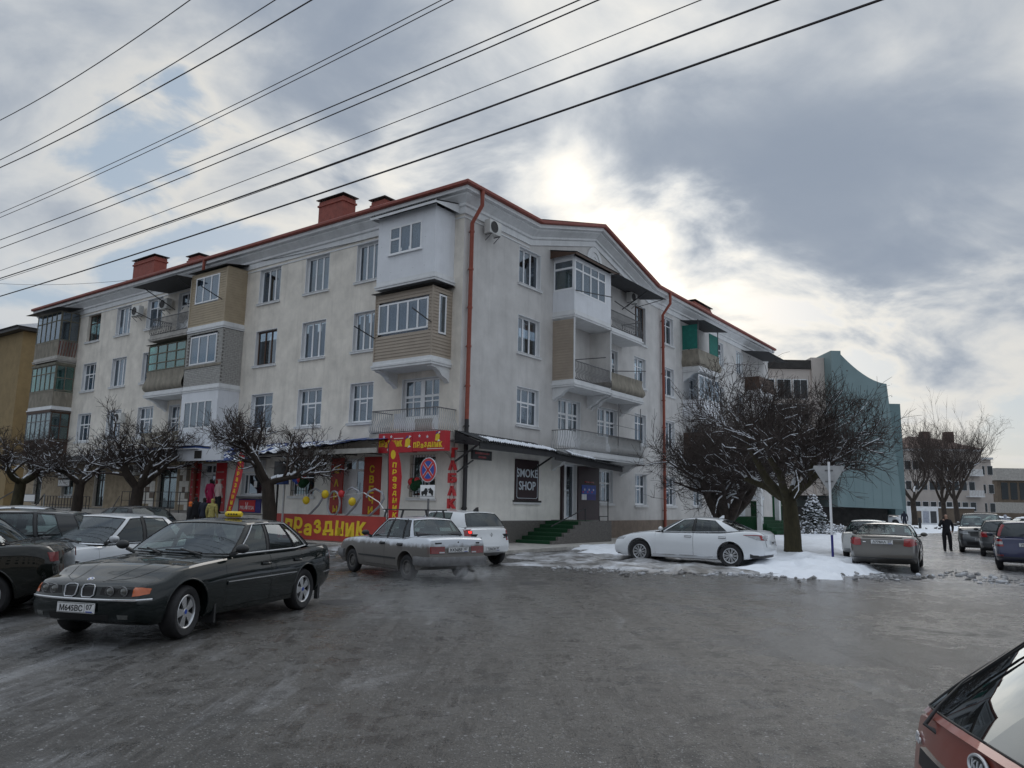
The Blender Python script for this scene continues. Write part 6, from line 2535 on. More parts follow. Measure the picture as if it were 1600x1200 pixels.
def sedan(L, W, H, fa, ra, wr, cowl, hdr, rhdr, bl, zhood, zcowl, zbelt, zdeck, **kw):
    """a three-box car; x positions from the middle, heights from the ground"""
    Lh, W2 = L / 2, W / 2
    S = dict(L=L, W=W, H=H, fa=fa, ra=ra, wr=wr)
    S['top'] = [(-Lh, zdeck - .10), (-Lh + .10, zdeck - .02), (-Lh + .35, zdeck), (bl, zdeck - .01), (rhdr, zbelt + .01), (0, zbelt), (cowl - .25, zbelt - .015), (cowl + .05, zcowl - .03), (fa + .1, (zhood + zcowl) / 2 + .01), (Lh - .25, zhood), (Lh - .06, zhood - .04), (Lh, zhood - .09)]
    S['bot'] = [(-Lh, .40), (-Lh + .3, .30), (ra - .4, .24), (ra + .4, .20), (fa - .4, .20), (fa + .4, .22), (Lh - .25, .21), (Lh, .28)]
    S['plan'] = [(-Lh, W2 - .13), (-Lh + .12, W2 - .07), (-Lh + .5, W2 - .02), (ra, W2), (0, W2), (fa, W2 - .005), (Lh - .5, W2 - .04), (Lh - .15, W2 - .10), (Lh, W2 - .17)]
    S['crown'] = [(-Lh, .02), (bl, .03), (0, .03), (cowl, .05), (Lh - .3, .05), (Lh, .025)]
    S['bowf'], S['bowr'] = .20, .13
    S['nose'] = [(.2, .10), (.32, .02), (.45, 0), (.55, .015), (.65, .05), (.85, .16)]
    S['tail'] = [(.25, .10), (.40, .02), (.55, 0), (.62, .03), (.8, .05), (1.0, .08), (1.1, .12)]
    xa = cowl - .26
    S['gh'] = dict(cowl=(cowl, zcowl + .02), hdr=(hdr, H - .045), rhdr=(rhdr, H - .05), bl=(bl - .03, zdeck + .015),
                   belt=[(-Lh, zdeck + .005), (bl + .1, zdeck + .0), (rhdr, zbelt + .02), (0, zbelt + .012), (xa, zbelt + .004)],
                   rail=[(rhdr, H - .075), ((hdr + rhdr) / 2, H - .055), (hdr - .1, H - .075)],
                   wl=[(bl, W2 - .17), (rhdr, W2 - .095), (0, W2 - .085), (xa, W2 - .10)],
                   wu=[(rhdr, W2 - .32), (-.3, W2 - .27), (hdr, W2 - .30)],
                   side=kw.pop('side_keys'))
    S.update(kw)
    return S

def hatch(L, W, H, fa, ra, wr, cowl, hdr, rhdr, zhood, zcowl, zbelt, ztail, **kw):
    """a two-box car: hatchback, estate, van"""
    Lh, W2 = L / 2, W / 2
    bl = -Lh + kw.pop('blset', .10)
    S = dict(L=L, W=W, H=H, fa=fa, ra=ra, wr=wr)
    S['top'] = [(-Lh, ztail - .05), (-Lh + .10, ztail), (-Lh + .4, ztail + .01), (0, zbelt), (cowl - .25, zbelt - .015), (cowl + .05, zcowl - .03), (fa + .1, (zhood + zcowl) / 2 + .015), (Lh - .25, zhood), (Lh - .06, zhood - .05), (Lh, zhood - .11)]
    S['bot'] = [(-Lh, .38), (-Lh + .25, .30), (ra - .4, .26), (ra + .4, .21), (fa - .4, .21), (fa + .4, .23), (Lh - .25, .22), (Lh, .28)]
    S['plan'] = [(-Lh, W2 - .12), (-Lh + .12, W2 - .06), (-Lh + .45, W2 - .015), (ra, W2), (0, W2), (fa, W2 - .005), (Lh - .45, W2 - .05), (Lh - .15, W2 - .12), (Lh, W2 - .2)]
    S['crown'] = [(-Lh, .02), (0, .03), (cowl, .05), (Lh - .3, .06), (Lh, .03)]
    S['bowf'], S['bowr'] = .24, .15
    S['nose'] = [(.2, .10), (.32, .02), (.45, 0), (.55, .015), (.65, .05), (.85, .18)]
    S['tail'] = [(.25, .10), (.38, .02), (.55, 0), (.66, .02), (.8, .06), (1.1, .10)]
    xa = cowl - .28
    S['gh'] = dict(cowl=(cowl, zcowl + .02), hdr=(hdr, H - .045), rhdr=(rhdr, H - .05), bl=(bl + .02, ztail + .02),
                   belt=[(-Lh, ztail + .02), (-Lh + .5, ztail + .015), (0, zbelt + .012), (xa, zbelt + .004)],
                   rail=[(rhdr, H - .08), (rhdr + .5, H - .055), ((hdr + rhdr) / 2, H - .045), (hdr - .1, H - .075)],
                   wl=[(bl, W2 - .19), (bl + .35, W2 - .10), (0, W2 - .085), (xa, W2 - .10)],
                   wu=[(rhdr, W2 - .31), (-.3, W2 - .25), (hdr, W2 - .28)],
                   side=kw.pop('side_keys'))
    S.update(kw)
    return S
# ---------------------------------------------------------------- the cars themselves
M['p_green'] = paint('p_green', (.002, .0065, .007), .12, .40, 0, (.05, .045, .04), spec=.05)
M['p_silver'] = paint('p_silver', (.64, .68, .74), .95, .80, .1, (.125, .112, .098), soft=1.05)
M['p_white'] = paint('p_white', (.78, .80, .82), .22, .3, 0, (.35, .33, .3))
M['p_pearl'] = paint('p_pearl', (.74, .77, .80), .15, .25, 0, (.35, .33, .3))
M['p_gold'] = paint('p_gold', (.105, .098, .090), .55, .55, .4, (.075, .068, .06))
dm('lamp_dark', (.10, .105, .10), .12, coat=1, var=.4, vscale=25)
dm('bright_trim', (.55, .57, .60), .35, metal=.2)
M['p_red'] = paint('p_red', (.26, .054, .038), .30, .7, .1, (.18, .09, .08))
M['p_blue'] = paint('p_blue', (.010, .017, .075), .7, .5, .1, (.05, .05, .055))
M['p_black'] = paint('p_black', (.005, .006, .007), .2, .40, 0, (.04, .037, .033), spec=.05)
M['p_grey'] = paint('p_grey', (.05, .055, .06), .5, .5, .4, (.08, .075, .07))
M['p_lightsilver'] = paint('p_lightsilver', (.55, .58, .62), .3, .35, .3, (.25, .24, .22))
M['p_beige'] = paint('p_beige', (.60, .61, .60), .3, .35, .0, (.3, .28, .26))
M['p_brown'] = paint('p_brown', (.006, .008, .0065), .25, .42, 0, (.05, .045, .04), spec=.05)
AX = {}
def place_by_wheels(f_px, r_px, S, side=1):
    """middle of the car from the ground points of a front and a rear wheel on one flank (side +1 = its left)"""
    f, r = gnd(*f_px), gnd(*r_px)
    d = (f - r).normalized()
    lft = Vector((-d.y, d.x, 0))
    c = (f + r) / 2 - lft * side * (S['W'] / 2 - .12) - d * ((S['fa'] + S['ra']) / 2)
    return (c.x, c.y, 0), math.atan2(d.x, d.y)

# --- dark green saloon with a taxi lamp
S = sedan(4.775, 1.80, 1.435, 1.535, -1.295, .318, .93, .10, -1.0, -1.62, .735, .93, .935, .985, paint='p_green', wheel='alloy5', ww=.225, steer=R(7), doors=[(-.26, .82), (-1.12, -.26)],
          side_keys=[('P', .67, .03), ('G', .56, -.08), ('B', -.22, -.30), ('G', -.30, -.37), ('B', -1.02, -.80), ('G', -1.06, -.83), ('P', -1.40, -.93), ('', -1.56, -1.02)], mirrormat='plastic', seatx=.0)
S['nose'] = [(.2, .12), (.30, .03), (.42, 0), (.53, .0), (.57, .035), (.70, .055), (.75, .16)]
loc, az = place_by_wheels((285, 996), (463, 953), S)
c = Car(S, 'very dark green saloon with a yellow taxi lamp parked nose to the camera', loc=loc, az=az)
for m_ in (1, -1):
    mb = MB()
    c.patch(mb, [(m_ * .035, .685), (m_ * .20, .675)], [(m_ * .05, .555), (m_ * .19, .555)], 'black', 'x', 1, off=.004)
    g_ = mb.build('grille', c.root)
    mb = MB()
    ring = [(.045, .685), (.10, .692), (.18, .687), (.207, .665), (.205, .575), (.18, .552), (.07, .552), (.045, .572), (.035, .64), (.045, .685)]
    pts = []
    for y, z in ring:
        q = c.pxx(m_ * y, z, 1)
        pts.append(q + Vector((.014, 0, 0)))
    mb.tube(pts, .0065, 'bright_trim', 6)
    mb.build('surround', g_)
hl = c.both('headlight', [(.29, .665), (.5, .675), (.70, .668)], [(.27, .58), (.5, .562), (.70, .572)], 'black', off=.003)
for m_, h_ in zip((1, -1), hl):
    for y in (.39, .55):
        mb = c.lamp_round(m_ * y, .618, 1, .045, 'lamp_dark', 'grey_iron', .006)
        if mb: mb.build('lens', h_)
c.both('indicator', [(.66, .668), (.72, .665), (.775, .648)], [(.66, .568), (.72, .574), (.775, .59)], 'lamp_orange', off=.012)
c.band('bumper_strip', .515, .54, 'chrome', 1, 2.1, .012)
c.band('bumper_strip', .535, .56, 'chrome', -1, -1.85, .012)
c.both('fog_lamp', [(.52, .36), (.64, .36)], [(.53, .31), (.63, .31)], 'lamp_dark', off=.004)
c.one('air_intake', [(-.42, .36), (.42, .36)], [(-.40, .27), (.40, .27)], 'black', off=.003)
c.plate(.02, .43, 1, 'М645ВС', w=.52, h=.115)
c.top_lines('bonnet_gap', [(.95, .69), (1.4, .66), (1.8, .58), (2.08, .44), (2.22, .26)], .005)
c.top_lines('bonnet_crease', [(.80, .42), (1.5, .38), (2.05, .25), (2.24, .22)], .012, 'PAINT')
c.side_strip('side_moulding', -.95, .80, .60, .045, 'p_green', .014)
c.side_strip('side_moulding', -.95, .80, .618, .012, 'chrome', .022)
c.handles([-.12, -1.0], .80, 'p_green')
c.wipers()
for m_ in (1, -1):
    mb = MB()
    pts = [c.P(1, 1, .04, m_)] + [c.P(k, u, .04, m_) for k in range(2, 7) for u in (.5, 1)]
    pts = [p + Vector((0, m_ * .020, 0)) for p in pts]
    mb.tube(pts, .009, 'bright_trim', 6)
    pts = [c.P(1, 1, s_, m_) + Vector((0, m_ * .020, 0)) for s_ in np.linspace(.04, .96, 7)] + [c.P(k, u, .95, m_) + Vector((0, m_ * .020, 0)) for k in range(2, 6) for u in (.5, 1)] + [c.P(6, 1, s_, m_) + Vector((0, m_ * .020, 0)) for s_ in np.linspace(.95, .04, 8)]
    mb.tube(pts, .007, 'bright_trim', 6)
    mb.build('window_trim', c.root)
q = c.pxx(0, .77, 1)
mb = MB()
X = Matrix.Translation((2.20, 0, .80)) @ Matrix.Rotation(R(35), 4, 'Y')
hq = c.bvh.ray_cast(Vector((2.2, 0, 3)), Vector((0, 0, -1)))[0]
X = Matrix.Translation(hq + Vector((0, 0, .003))) @ Matrix.Rotation(R(20), 4, 'Y')
mb.lathe([(0, .004), (.028, .004), (.041, .005), (.043, 0)], 'chrome', 20, X)
for i in range(4):
    a0 = i * pi / 2
    pts = [(0, 0, .0065)] + [(.027 * cos(a0 + t), .027 * sin(a0 + t), .0065) for t in np.linspace(0, pi / 2, 6)]
    mb.add([X @ Vector(p) for p in pts], [tuple(range(7))], 'sign_blue' if i % 2 else 'white')
mb.build('emblem', c.root)
zr = 1.45
mb = MB()
Xt = Matrix.Translation((-.35, .12, 1.478)) @ Matrix.Rotation(pi / 2, 4, 'X') @ Matrix.Translation((0, 0, -.15))
mb.lathe([(0, 0), (.034, 0), (.044, .02), (.044, .25), (.034, .27), (0, .27)], 'yellow', 20, Xt)
tl = mb.build('taxi_lamp', c.root)
mb = MB()
for i in range(4):
    mb.box(-.309, -.304, .195 - i * .045, .222 - i * .045, 1.468, 1.490, 'plate_ink')
mb.build('lettering', tl)
c.both('tail_light', [(.48, .90), (.80, .88)], [(.50, .74), (.80, .74)], 'lamp_red', sg=-1, off=.01)
MB().box(-1.80, -1.73, .80, .86, .12, .40, 'plastic').build('mudflap', c.root)
MB().box(.98, 1.02, .70, .88, .12, .40, 'plastic').build('mudflap', c.root)
BMW = c

# --- silver muddy saloon driving off
S = sedan(4.205, 1.65, 1.40, 1.28, -1.18, .282, .74, .12, -.98, -1.36, .80, .90, .88, .95, paint='p_silver', wheel='steel', ww=.17, parked=False, doors=[(-.28, .66), (-1.02, -.28)],
          side_keys=[('P', .50, .03), ('G', .42, -.04), ('B', -.24, -.28), ('G', -.31, -.33), ('B', -.90, -.78), ('G', -.94, -.82), ('P', -1.16, -.93), ('', -1.30, -1.0)], mirrormat='plastic', seatx=-.05, archgap=.05)
S['bowf'], S['bowr'] = .08, .05
S['plan'] = [(-2.1, .75), (-2.0, .785), (-1.6, .81), (-1.2, .825), (0, .825), (1.2, .82), (1.8, .79), (2.0, .76), (2.1, .72)]
S['top'] = [(-2.10, .90), (-2.04, .945), (-1.8, .955), (-1.36, .945), (-1.0, .895), (0, .88), (.5, .87), (.8, .86), (1.3, .84), (1.85, .79), (2.0, .765), (2.1, .73)]
S['tail'] = [(.25, .04), (.32, 0), (.52, 0), (.56, .05), (.9, .07), (.96, .1)]
S['nose'] = [(.25, .04), (.35, 0), (.52, 0), (.56, .05), (.75, .09), (.85, .12)]
S['gh']['bulge'] = .02
loc, az = place_by_wheels((552, 893), (640, 907), S)
LADA_LOC, LADA_AZ = loc, az
c = Car(S, 'muddy silver saloon with roof bars driving away and trailing exhaust', loc=loc, az=az)
for m_ in (1, -1):
    mb = MB()
    c.patch(mb, [(m_ * .36, .77), (m_ * .76, .77)], [(m_ * .36, .62), (m_ * .76, .62)], 'lamp_dullred', 'x', -1, off=.008)
    t_ = mb.build('tail_light', c.root)
    mb = MB()
    c.patch(mb, [(m_ * .37, .66), (m_ * .50, .66)], [(m_ * .37, .63), (m_ * .50, .63)], 'lamp_clear', 'x', -1, off=.012)
    mb.build('reversing_lamp', t_)
c.band('bumper', .36, .55, 'grey_iron', -1, -1.55, .05, bul=.01)
c.band('bumper', .36, .55, 'grey_iron', 1, 1.62, .05, bul=.01)
c.plate(0, .70, -1, 'К436ВЕ', w=.54, h=.12)
c.side_strip('side_moulding', -1.5, 1.45, .46, .035, 'plastic', .012)
c.handles([-.17, -.93], .77, 'plastic')
mb = MB()
for x in (.12, -.62):
    mb.bar((x, -.66, 1.535), (x, .66, 1.535), .045, .025, 'dark_metal')
    for y in (-.56, .56):
        mb.bar((x, y, 1.53), (x, y + .05 * (1 if y > 0 else -1), 1.355), .04, .03, 'dark_metal', up=(1, 0, 0))
mb.build('roof_rack', c.root)
mb = MB()
for (y, w_, z) in ((.52, .17, .84), (-.55, .10, .84)):
    q = c.pxx(y, z, -1)
    mb.box(q.x - .006, q.x + .01, y - w_ / 2, y + w_ / 2, z - .016, z + .016, 'plastic')
q = c.pxx(0, .86, -1)
mb.ball((q.x, 0, .86), .018, 'plastic', 8)
mb.build('badge', c.root)
MB().tube([(-1.85, -.4, .24), (-2.12, -.4, .22)], .025, 'steel_wheel', 8).build('exhaust_pipe', c.root)
mb = MB()
pts = [(-1.28, .78, 1.0), (-.95, .60, 1.30)]
mb.tube([c.P(6, .9, s_, 1) + Vector((-.0, .006, 0)) for s_ in (.05, .5, .95)], .008, 'plastic', 5)
mb.build('seal', c.root)
c.both('indicator', [(.5, .72), (.74, .72)], [(.5, .58), (.74, .58)], 'lamp_clear', off=.006)

# --- white hatchback waiting beside the kerb
S = hatch(4.02, 1.746, 1.53, 1.19, -1.40, .31, .92, .12, -1.42, .90, 1.0, .98, 1.04, paint='p_white', rglass='tint_glass', wheel='steel', ww=.185, doors=[(-.30, .82), (-1.15, -.30)], blset=.14,
          side_keys=[('P', .62, .02), ('G', .50, -.1), ('B', -.22, -.28), ('G', -.30, -.34), ('P', -1.02, -.98), ('P', -1.3, -1.2), ('', -1.72, -1.44)])
S['gh']['wl'] = [(-1.9, .70), (-1.5, .76), (0, .785), (.7, .77)]
p0 = gnd(775, 881)
az = LADA_AZ - R(6)
d_ = Vector((sin(az), cos(az), 0))
l_ = Vector((-d_.y, d_.x, 0))
cc = p0 + l_ * (.873 - .12) - d_ * (-1.40)
c = Car(S, 'white hatchback with lit red lamp half hidden behind the silver saloon', loc=(cc.x, cc.y, 0), az=az)
for m_ in (1, -1):
    mb = MB()
    c.patch(mb, [(m_ * .66, 1.02), (m_ * .80, 1.0)], [(m_ * .64, .70), (m_ * .82, .74)], 'lamp_red', 'x', -1, off=.01, m=6)
    t_ = mb.build('tail_light', c.root)
    mb = MB()
    c.patch(mb, [(m_ * .70, .82), (m_ * .80, .83)], [(m_ * .68, .73), (m_ * .79, .75)], 'lamp_clear', 'x', -1, off=.013)
    mb.build('reversing_lamp', t_)
    if m_ == 1:
        mb = MB()
        c.patch(mb, [(.69, .96), (.75, .96)], [(.69, .90), (.75, .90)], 'lamp_amber_lit', 'x', -1, off=.014)
        mb.build('brake_lamp', t_)
for k_ in range(2):      # upper light column beside the rear window
    pass
c.one('bumper_panel', [(-.5, .56), (.5, .56)], [(-.5, .40), (.5, .40)], 'p_white', sg=-1, off=.015)
c.plate(0, .48, -1, 'Т206ОН', w=.52, h=.112)
c.handles([-.18, -1.02], .86, 'p_white')
q = c.pxx(0, .86, -1)
mb = MB()
mb.add([(q.x - .012, 0, .92), (q.x - .012, .035, .86), (q.x - .012, 0, .80), (q.x - .012, -.035, .86), (q.x - .012, 0, .90), (q.x - .012, .02, .86), (q.x - .012, 0, .82), (q.x - .012, -.02, .86)], [(0, 1, 5, 4), (1, 2, 6, 5), (2, 3, 7, 6), (3, 0, 4, 7)], 'dark_metal')
mb.build('badge', c.root)
c.one('badge', [(.38, .79), (.62, .79)], [(.38, .765), (.62, .765)], 'plastic', sg=-1, off=.006, n=4, m=1)
c.one('badge', [(-.62, .79), (-.50, .79)], [(-.62, .765), (-.50, .765)], 'plastic', sg=-1, off=.006, n=4, m=1)
c.fin(-1.25, 'black', 1.4)

# --- white saloon parked along the snow
S = sedan(4.885, 1.84, 1.445, 1.44, -1.385, .345, 1.02, .18, -.98, -1.80, .80, .98, .965, 1.06, paint='p_pearl', rglass='tint_glass', wheel='multi', ww=.225, doors=[(-.28, .92), (-1.26, -.28)],
          side_keys=[('P', .74, .10), ('G', .64, .0), ('B', -.24, -.28), ('G', -.32, -.35), ('P', -1.30, -.86), ('P', -1.46, -.98), ('', -1.66, -1.05)], seatx=.05)
S['gh']['rail'] = [(-1.05, 1.335), (-.86, 1.365), (-.35, 1.395), (.0, 1.375), (.10, 1.355)]
S['gh']['hdr'] = (.20, 1.385)
S['gh']['rhdr'] = (-1.0, 1.375)
S['gh']['crown'] = .045
S['gh']['wu'] = [(-.98, .60), (-.3, .64), (.18, .61)]
loc, az = place_by_wheels((1003, 879), (1140, 887), S)
c = Car(S, 'clean white saloon with multi-spoke wheels parked side on by the snow', loc=loc, az=az)
c.both('tail_light', [(.40, .95), (.62, .955), (.86, .93)], [(.42, .86), (.62, .80), (.86, .90)], 'lamp_clear', sg=-1, off=.008)
t_ = c.both('tail_light', [(-2.35, .955), (-2.1, .965), (-1.80, .955)], [(-2.36, .80), (-2.15, .82), (-1.80, .945)], 'lamp_clear', 'y', off=.008)
for m_, o in zip((1, -1), t_):
    mb = MB()
    c.patch(mb, [(-2.33, .96), (-2.1, .97), (-1.78, .96)], [(-2.33, .925), (-2.1, .945), (-1.78, .945)], 'lamp_red', 'y', m_, off=.013)
    c.patch(mb, [(-2.36, .94), (-2.22, .93)], [(-2.36, .81), (-2.27, .82)], 'lamp_red', 'y', m_, off=.013)
    mb.build('red_lens', o)
c.band('rear_skirt', .30, .43, 'plastic', -1, -1.95, .012)
c.band('front_lip', .24, .29, 'plastic', 1, 2.15, .008)
c.both('headlight', [(.42, .74), (.62, .76), (.84, .78)], [(.42, .70), (.62, .68), (.84, .70)], 'lamp_clear', off=.008)
c.both('headlight', [(2.30, .77), (2.05, .80)], [(2.30, .70), (2.05, .75)], 'lamp_clear', 'y', off=.006)
c.one('grille', [(-.7, .45), (.7, .45)], [(-.75, .27), (.75, .27)], 'black', sg=1, off=.004)
c.plate(0, .74, -1, 'Р208АМ', w=.5, h=.11)
c.handles([-.12, -1.16], .86, 'p_pearl')
c.side_strip('sill_trim', -1.0, 1.0, .30, .03, 'chrome', .008)
for m_ in (1, -1):
    mb = MB()
    pts = [c.P(1, 1, .04, m_)] + [c.P(k, u, .04, m_) for k in range(2, 6) for u in (.25, .5, .75, 1)]
    mb.tube([p + Vector((0, m_ * .02, 0)) for p in pts], .008, 'bright_trim', 6)
    mb.build('window_trim', c.root)
c.fin(-.9, 'p_pearl', .9)
c.top_lines('boot_gap', [(-1.86, .62), (-2.2, .66), (-2.38, .6)], .005)

# --- grey-brown saloon seen from behind
S = sedan(4.58, 1.80, 1.40, 1.35, -1.365, .325, .86, .05, -.92, -1.60, .76, .94, .93, 1.02, paint='p_gold', wheel='alloy', ww=.215, doors=[(-.30, .78), (-1.18, -.30)],
          side_keys=[('P', .60, -.03), ('G', .48, -.12), ('B', -.28, -.34), ('G', -.36, -.42), ('P', -1.2, -.92), ('', -1.48, -.98)], seatx=-.05)
S['tail'] = [(.25, .09), (.36, .01), (.5, 0), (.60, .03), (.72, .07), (.95, .10), (1.02, .16)]
S['bowr'] = .2
p0 = gnd(1381, 895)
az = R(30)
d_ = Vector((sin(az), cos(az), 0))
cc = p0 + d_ * 2.1
VOL = c = Car(S, 'dusty grey-brown saloon seen from behind at the edge of the snow', loc=(cc.x, cc.y, 0), az=az)
for m_ in (1, -1):
    mb = MB()
    c.patch(mb, [(m_ * .56, .95), (m_ * .72, .97), (m_ * .87, .93)], [(m_ * .54, .76), (m_ * .70, .74), (m_ * .87, .80)], 'lamp_red', 'x', -1, off=.012)
    mb.build('tail_light', c.root)
c.plate(0, .86, -1, 'А778АА', w=.56, h=.12)
c.one('boot_ledge', [(-.52, .995), (.52, .995)], [(-.52, .975), (.52, .975)], 'plastic', sg=-1, off=.02)
c.band('bumper_strip', .405, .43, 'plastic', -1, -1.7, .012)
c.one('badge', [(.42, .86), (.50, .86)], [(.42, .84), (.50, .84)], 'chrome', sg=-1, off=.006, n=3, m=1)
c.handles([-.15, -1.05], .82, 'p_gold')
MB().tube([(-1.0, 0, 1.43), (-1.12, 0, 1.62)], .008, 'black', 5).build('antenna', c.root)
c.side_strip('side_moulding', -1.1, .85, .52, .05, 'p_gold', .012)

# --- maroon hatchback close by, cut off by the picture edge
S = hatch(3.99, 1.695, 1.47, 1.18, -1.32, .30, .95, .15, -1.36, .88, 1.0, .98, 1.06, paint='p_red', rglass='tint_glass', wheel='alloy', ww=.19, doors=[(-.30, .85), (-1.10, -.30)], blset=.10,
          side_keys=[('P', .64, .04), ('G', .52, -.08), ('B', -.24, -.30), ('G', -.32, -.38), ('P', -1.05, -.95), ('P', -1.4, -1.18), ('', -1.80, -1.38)])
S['gh']['wl'] = [(-1.9, .70), (-1.5, .745), (0, .76), (.7, .745)]
S['gh']['seal'] = .005
S['gh']['bl'] = (-1.955, 1.01)
S['crown'][0] = (-1.995, .055)
S['top'][:3] = [(-1.995, .955), (-1.895, .985), (-1.6, 1.02)]
S['gh']['belt'] = [(-1.99, .948), (-1.8, .965), (-1.5, 1.01), (0, .992), (.67, .984)]
S['gh']['side'][-1] = ('', -1.852, -1.36)
S['gh']['wl'] = [(-1.9, .715), (-1.5, .745), (0, .76), (.7, .745)]
S['tail'] = [(.25, .10), (.38, .02), (.55, 0), (.7, .01), (.85, .03), (1.1, .07)]
S['bowr'] = .12
RIO_AZ = R(97)
d_ = Vector((sin(RIO_AZ), cos(RIO_AZ), 0))
l_ = Vector((-d_.y, d_.x, 0))
corner = at_depth(1440, 1095, 3.35)
cc = Vector((corner.x, corner.y, 0)) + d_ * 1.865 - l_ * .70
KIA = c = Car(S, 'brownish red hatchback cut off at the bottom corner, seen from behind', loc=(cc.x, cc.y, 0), az=RIO_AZ)
c.root.scale.z = .925
c.one('plate_garnish', [(-.52, .86), (.52, .86)], [(-.52, .795), (.52, .795)], 'plastic', sg=-1, off=.022)
c.one('plate_recess', [(-.50, .793), (.50, .793)], [(-.48, .62), (.48, .62)], 'p_red', sg=-1, off=.004)
c.plate(-.02, .71, -1, 'О521КН')
def on_surf(c, y, z, sg, off=.0):
    h = c.bvh.ray_cast(Vector((sg * 6, y, z)), Vector((-sg, 0, 0)))
    n_ = h[1] if h[1].x * sg > 0 else -h[1]
    xa = Vector((0, 0, 1)).cross(n_).normalized()
    za = n_.cross(xa)
    p = h[0] + n_ * off
    return Matrix(((xa.x, -n_.x, za.x, p.x), (xa.y, -n_.y, za.y, p.y), (xa.z, -n_.z, za.z, p.z), (0, 0, 0, 1)))
X = on_surf(c, 0, .953, -1, .002)
mb = MB()
mb.prism([(.066 * cos(t), .036 * sin(t)) for t in np.linspace(0, 2 * pi, 25)[:-1]], -.010, .0, 'dark_metal', X)
mb.tube([X @ Vector((.066 * cos(t), -.010, .036 * sin(t))) for t in np.linspace(0, 2 * pi, 25)], .006, 'bright_trim', 6)
e_ = mb.build('emblem', c.root)
mb = MB()
put_text(mb, 'KIA', 0, -.0102, 0, .088, .034, 'bright_trim', bold=.015, depth=.003)
mb.v = [tuple(X @ Vector(p)) for p in mb.v]
mb.build('lettering', e_)
X2 = on_surf(c, .63, .865, -1, .002)
mb = MB()
put_text(mb, 'Rio', 0, -.006, 0, .085, .038, 'bright_trim', bold=.02, depth=.003)
mb.v = [tuple(X2 @ Vector(p)) for p in mb.v]
mb.build('lettering', c.root)
# rear wiper swept up along the left edge of the glass
def RW(y, s_, o=.015):
    n_ = len(c.K) - 2
    p = c.P(n_, 1 - abs(y), s_, 1 if y >= 0 else -1)
    return p + Vector((-o, 0, o * .6))
mb = MB()
piv = RW(.64, .0, .02) + Vector((-.01, 0, -.035))
mb.tube([piv + Vector((.03, -.05, -.02)), piv, RW(.67, .10, .02)], [.011, .009, .006], 'dark_metal', 8)
mb.tube([RW(.67, .10, .02), RW(.73, .30, .03), RW(.80, .60, .03)], .004, 'plastic', 6)
mb.bar(RW(.74, .26, .02), RW(.91, .92, .02), .007, .009, 'rubber')
mb.bar(RW(.72, .36, .03), RW(.87, .84, .03), .007, .008, 'plastic')
mb.build('wiper', c.root)
c.both('tail_light', [(.62, 1.0), (.74, .98)], [(.62, .66), (.78, .66)], 'lamp_red', sg=-1, off=.008) if False else None
c.handles([-.18, -1.0], .84, 'p_red')

# --- cars parked on the right of the side street
ESTATE_KEYS = [('P', .62, .0), ('G', .50, -.1), ('B', -.22, -.28), ('G', -.30, -.34), ('P', -1.02, -.98), ('G', -1.12, -1.06), ('P', -1.66, -1.5), ('', -1.9, -1.72)]
S = hatch(4.34, 1.68, 1.51, 1.27, -1.22, .295, .92, .12, -1.72, .86, .96, .93, 1.0, paint='p_blue', rglass='tint_glass', wheel='alloy', ww=.18, doors=[(-.30, .80), (-1.05, -.30)], blset=.12, side_keys=ESTATE_KEYS)
loc, az = place_by_wheels((1548, 879), (1562, 889), S)
az = R(31)
d_ = Vector((sin(az), cos(az), 0))
l_ = Vector((-d_.y, d_.x, 0))
p0 = gnd(1563, 890)
cc = p0 - l_ * .72 + d_ * 1.22
c = Car(S, 'dark blue dirty estate car with tall red lamps, nearest of the right-hand row', loc=(cc.x, cc.y, 0), az=az, group='cars parked on the right of the street')
for m_ in (1, -1):
    mb = MB()
    c.patch(mb, [(m_ * .66, 1.02), (m_ * .79, 1.02)], [(m_ * .60, .74), (m_ * .82, .74)], 'lamp_red', 'x', -1, off=.012)
    t_ = mb.build('tail_light', c.root)
    mb = MB()
    c.patch(mb, [(m_ * .62, .88), (m_ * .79, .88)], [(m_ * .62, .80), (m_ * .80, .80)], 'lamp_clear', 'x', -1, off=.016)
    mb.build('reversing_lamp', t_)
    p_ = [c.P(len(c.K) - 3, .85, s_, m_) + Vector((-.012, 0, 0)) for s_ in (.02, .4, .85)]
    MB().tube(p_, .05, 'lamp_red', 6).build('tail_light', c.root)
c.plate(-.05, .80, -1, 'У901СК')
c.both('reflector', [(.62, .50), (.80, .50)], [(.62, .45), (.80, .45)], 'lamp_dullred', sg=-1, off=.012)
c.band('bumper_strip', .40, .43, 'plastic', -1, -1.7, .012)
c.handles([-.18, -.98], .82, 'p_blue')
S = hatch(4.1, 1.70, 1.48, 1.20, -1.32, .30, .92, .12, -1.5, .86, .96, .94, 1.0, paint='p_grey', wheel='alloy', ww=.19, doors=[(-.30, .80), (-1.05, -.30)], blset=.10, rglass='tint_glass',
          side_keys=[('P', .62, .0), ('G', .50, -.1), ('B', -.22, -.28), ('G', -.30, -.34), ('P', -1.02, -.98), ('P', -1.4, -1.28), ('', -1.76, -1.54)])
p0 = gnd(1536, 869)
cc = p0 - l_ * .74 + d_ * 1.3
c = Car(S, 'dark grey hatchback between the blue estate and the van', loc=(cc.x, cc.y, 0), az=az, group='cars parked on the right of the street')
c.both('tail_light', [(.56, .98), (.76, .98)], [(.54, .78), (.80, .78)], 'lamp_red', sg=-1, off=.012)
c.plate(0, .70, -1, 'Н318ТО')
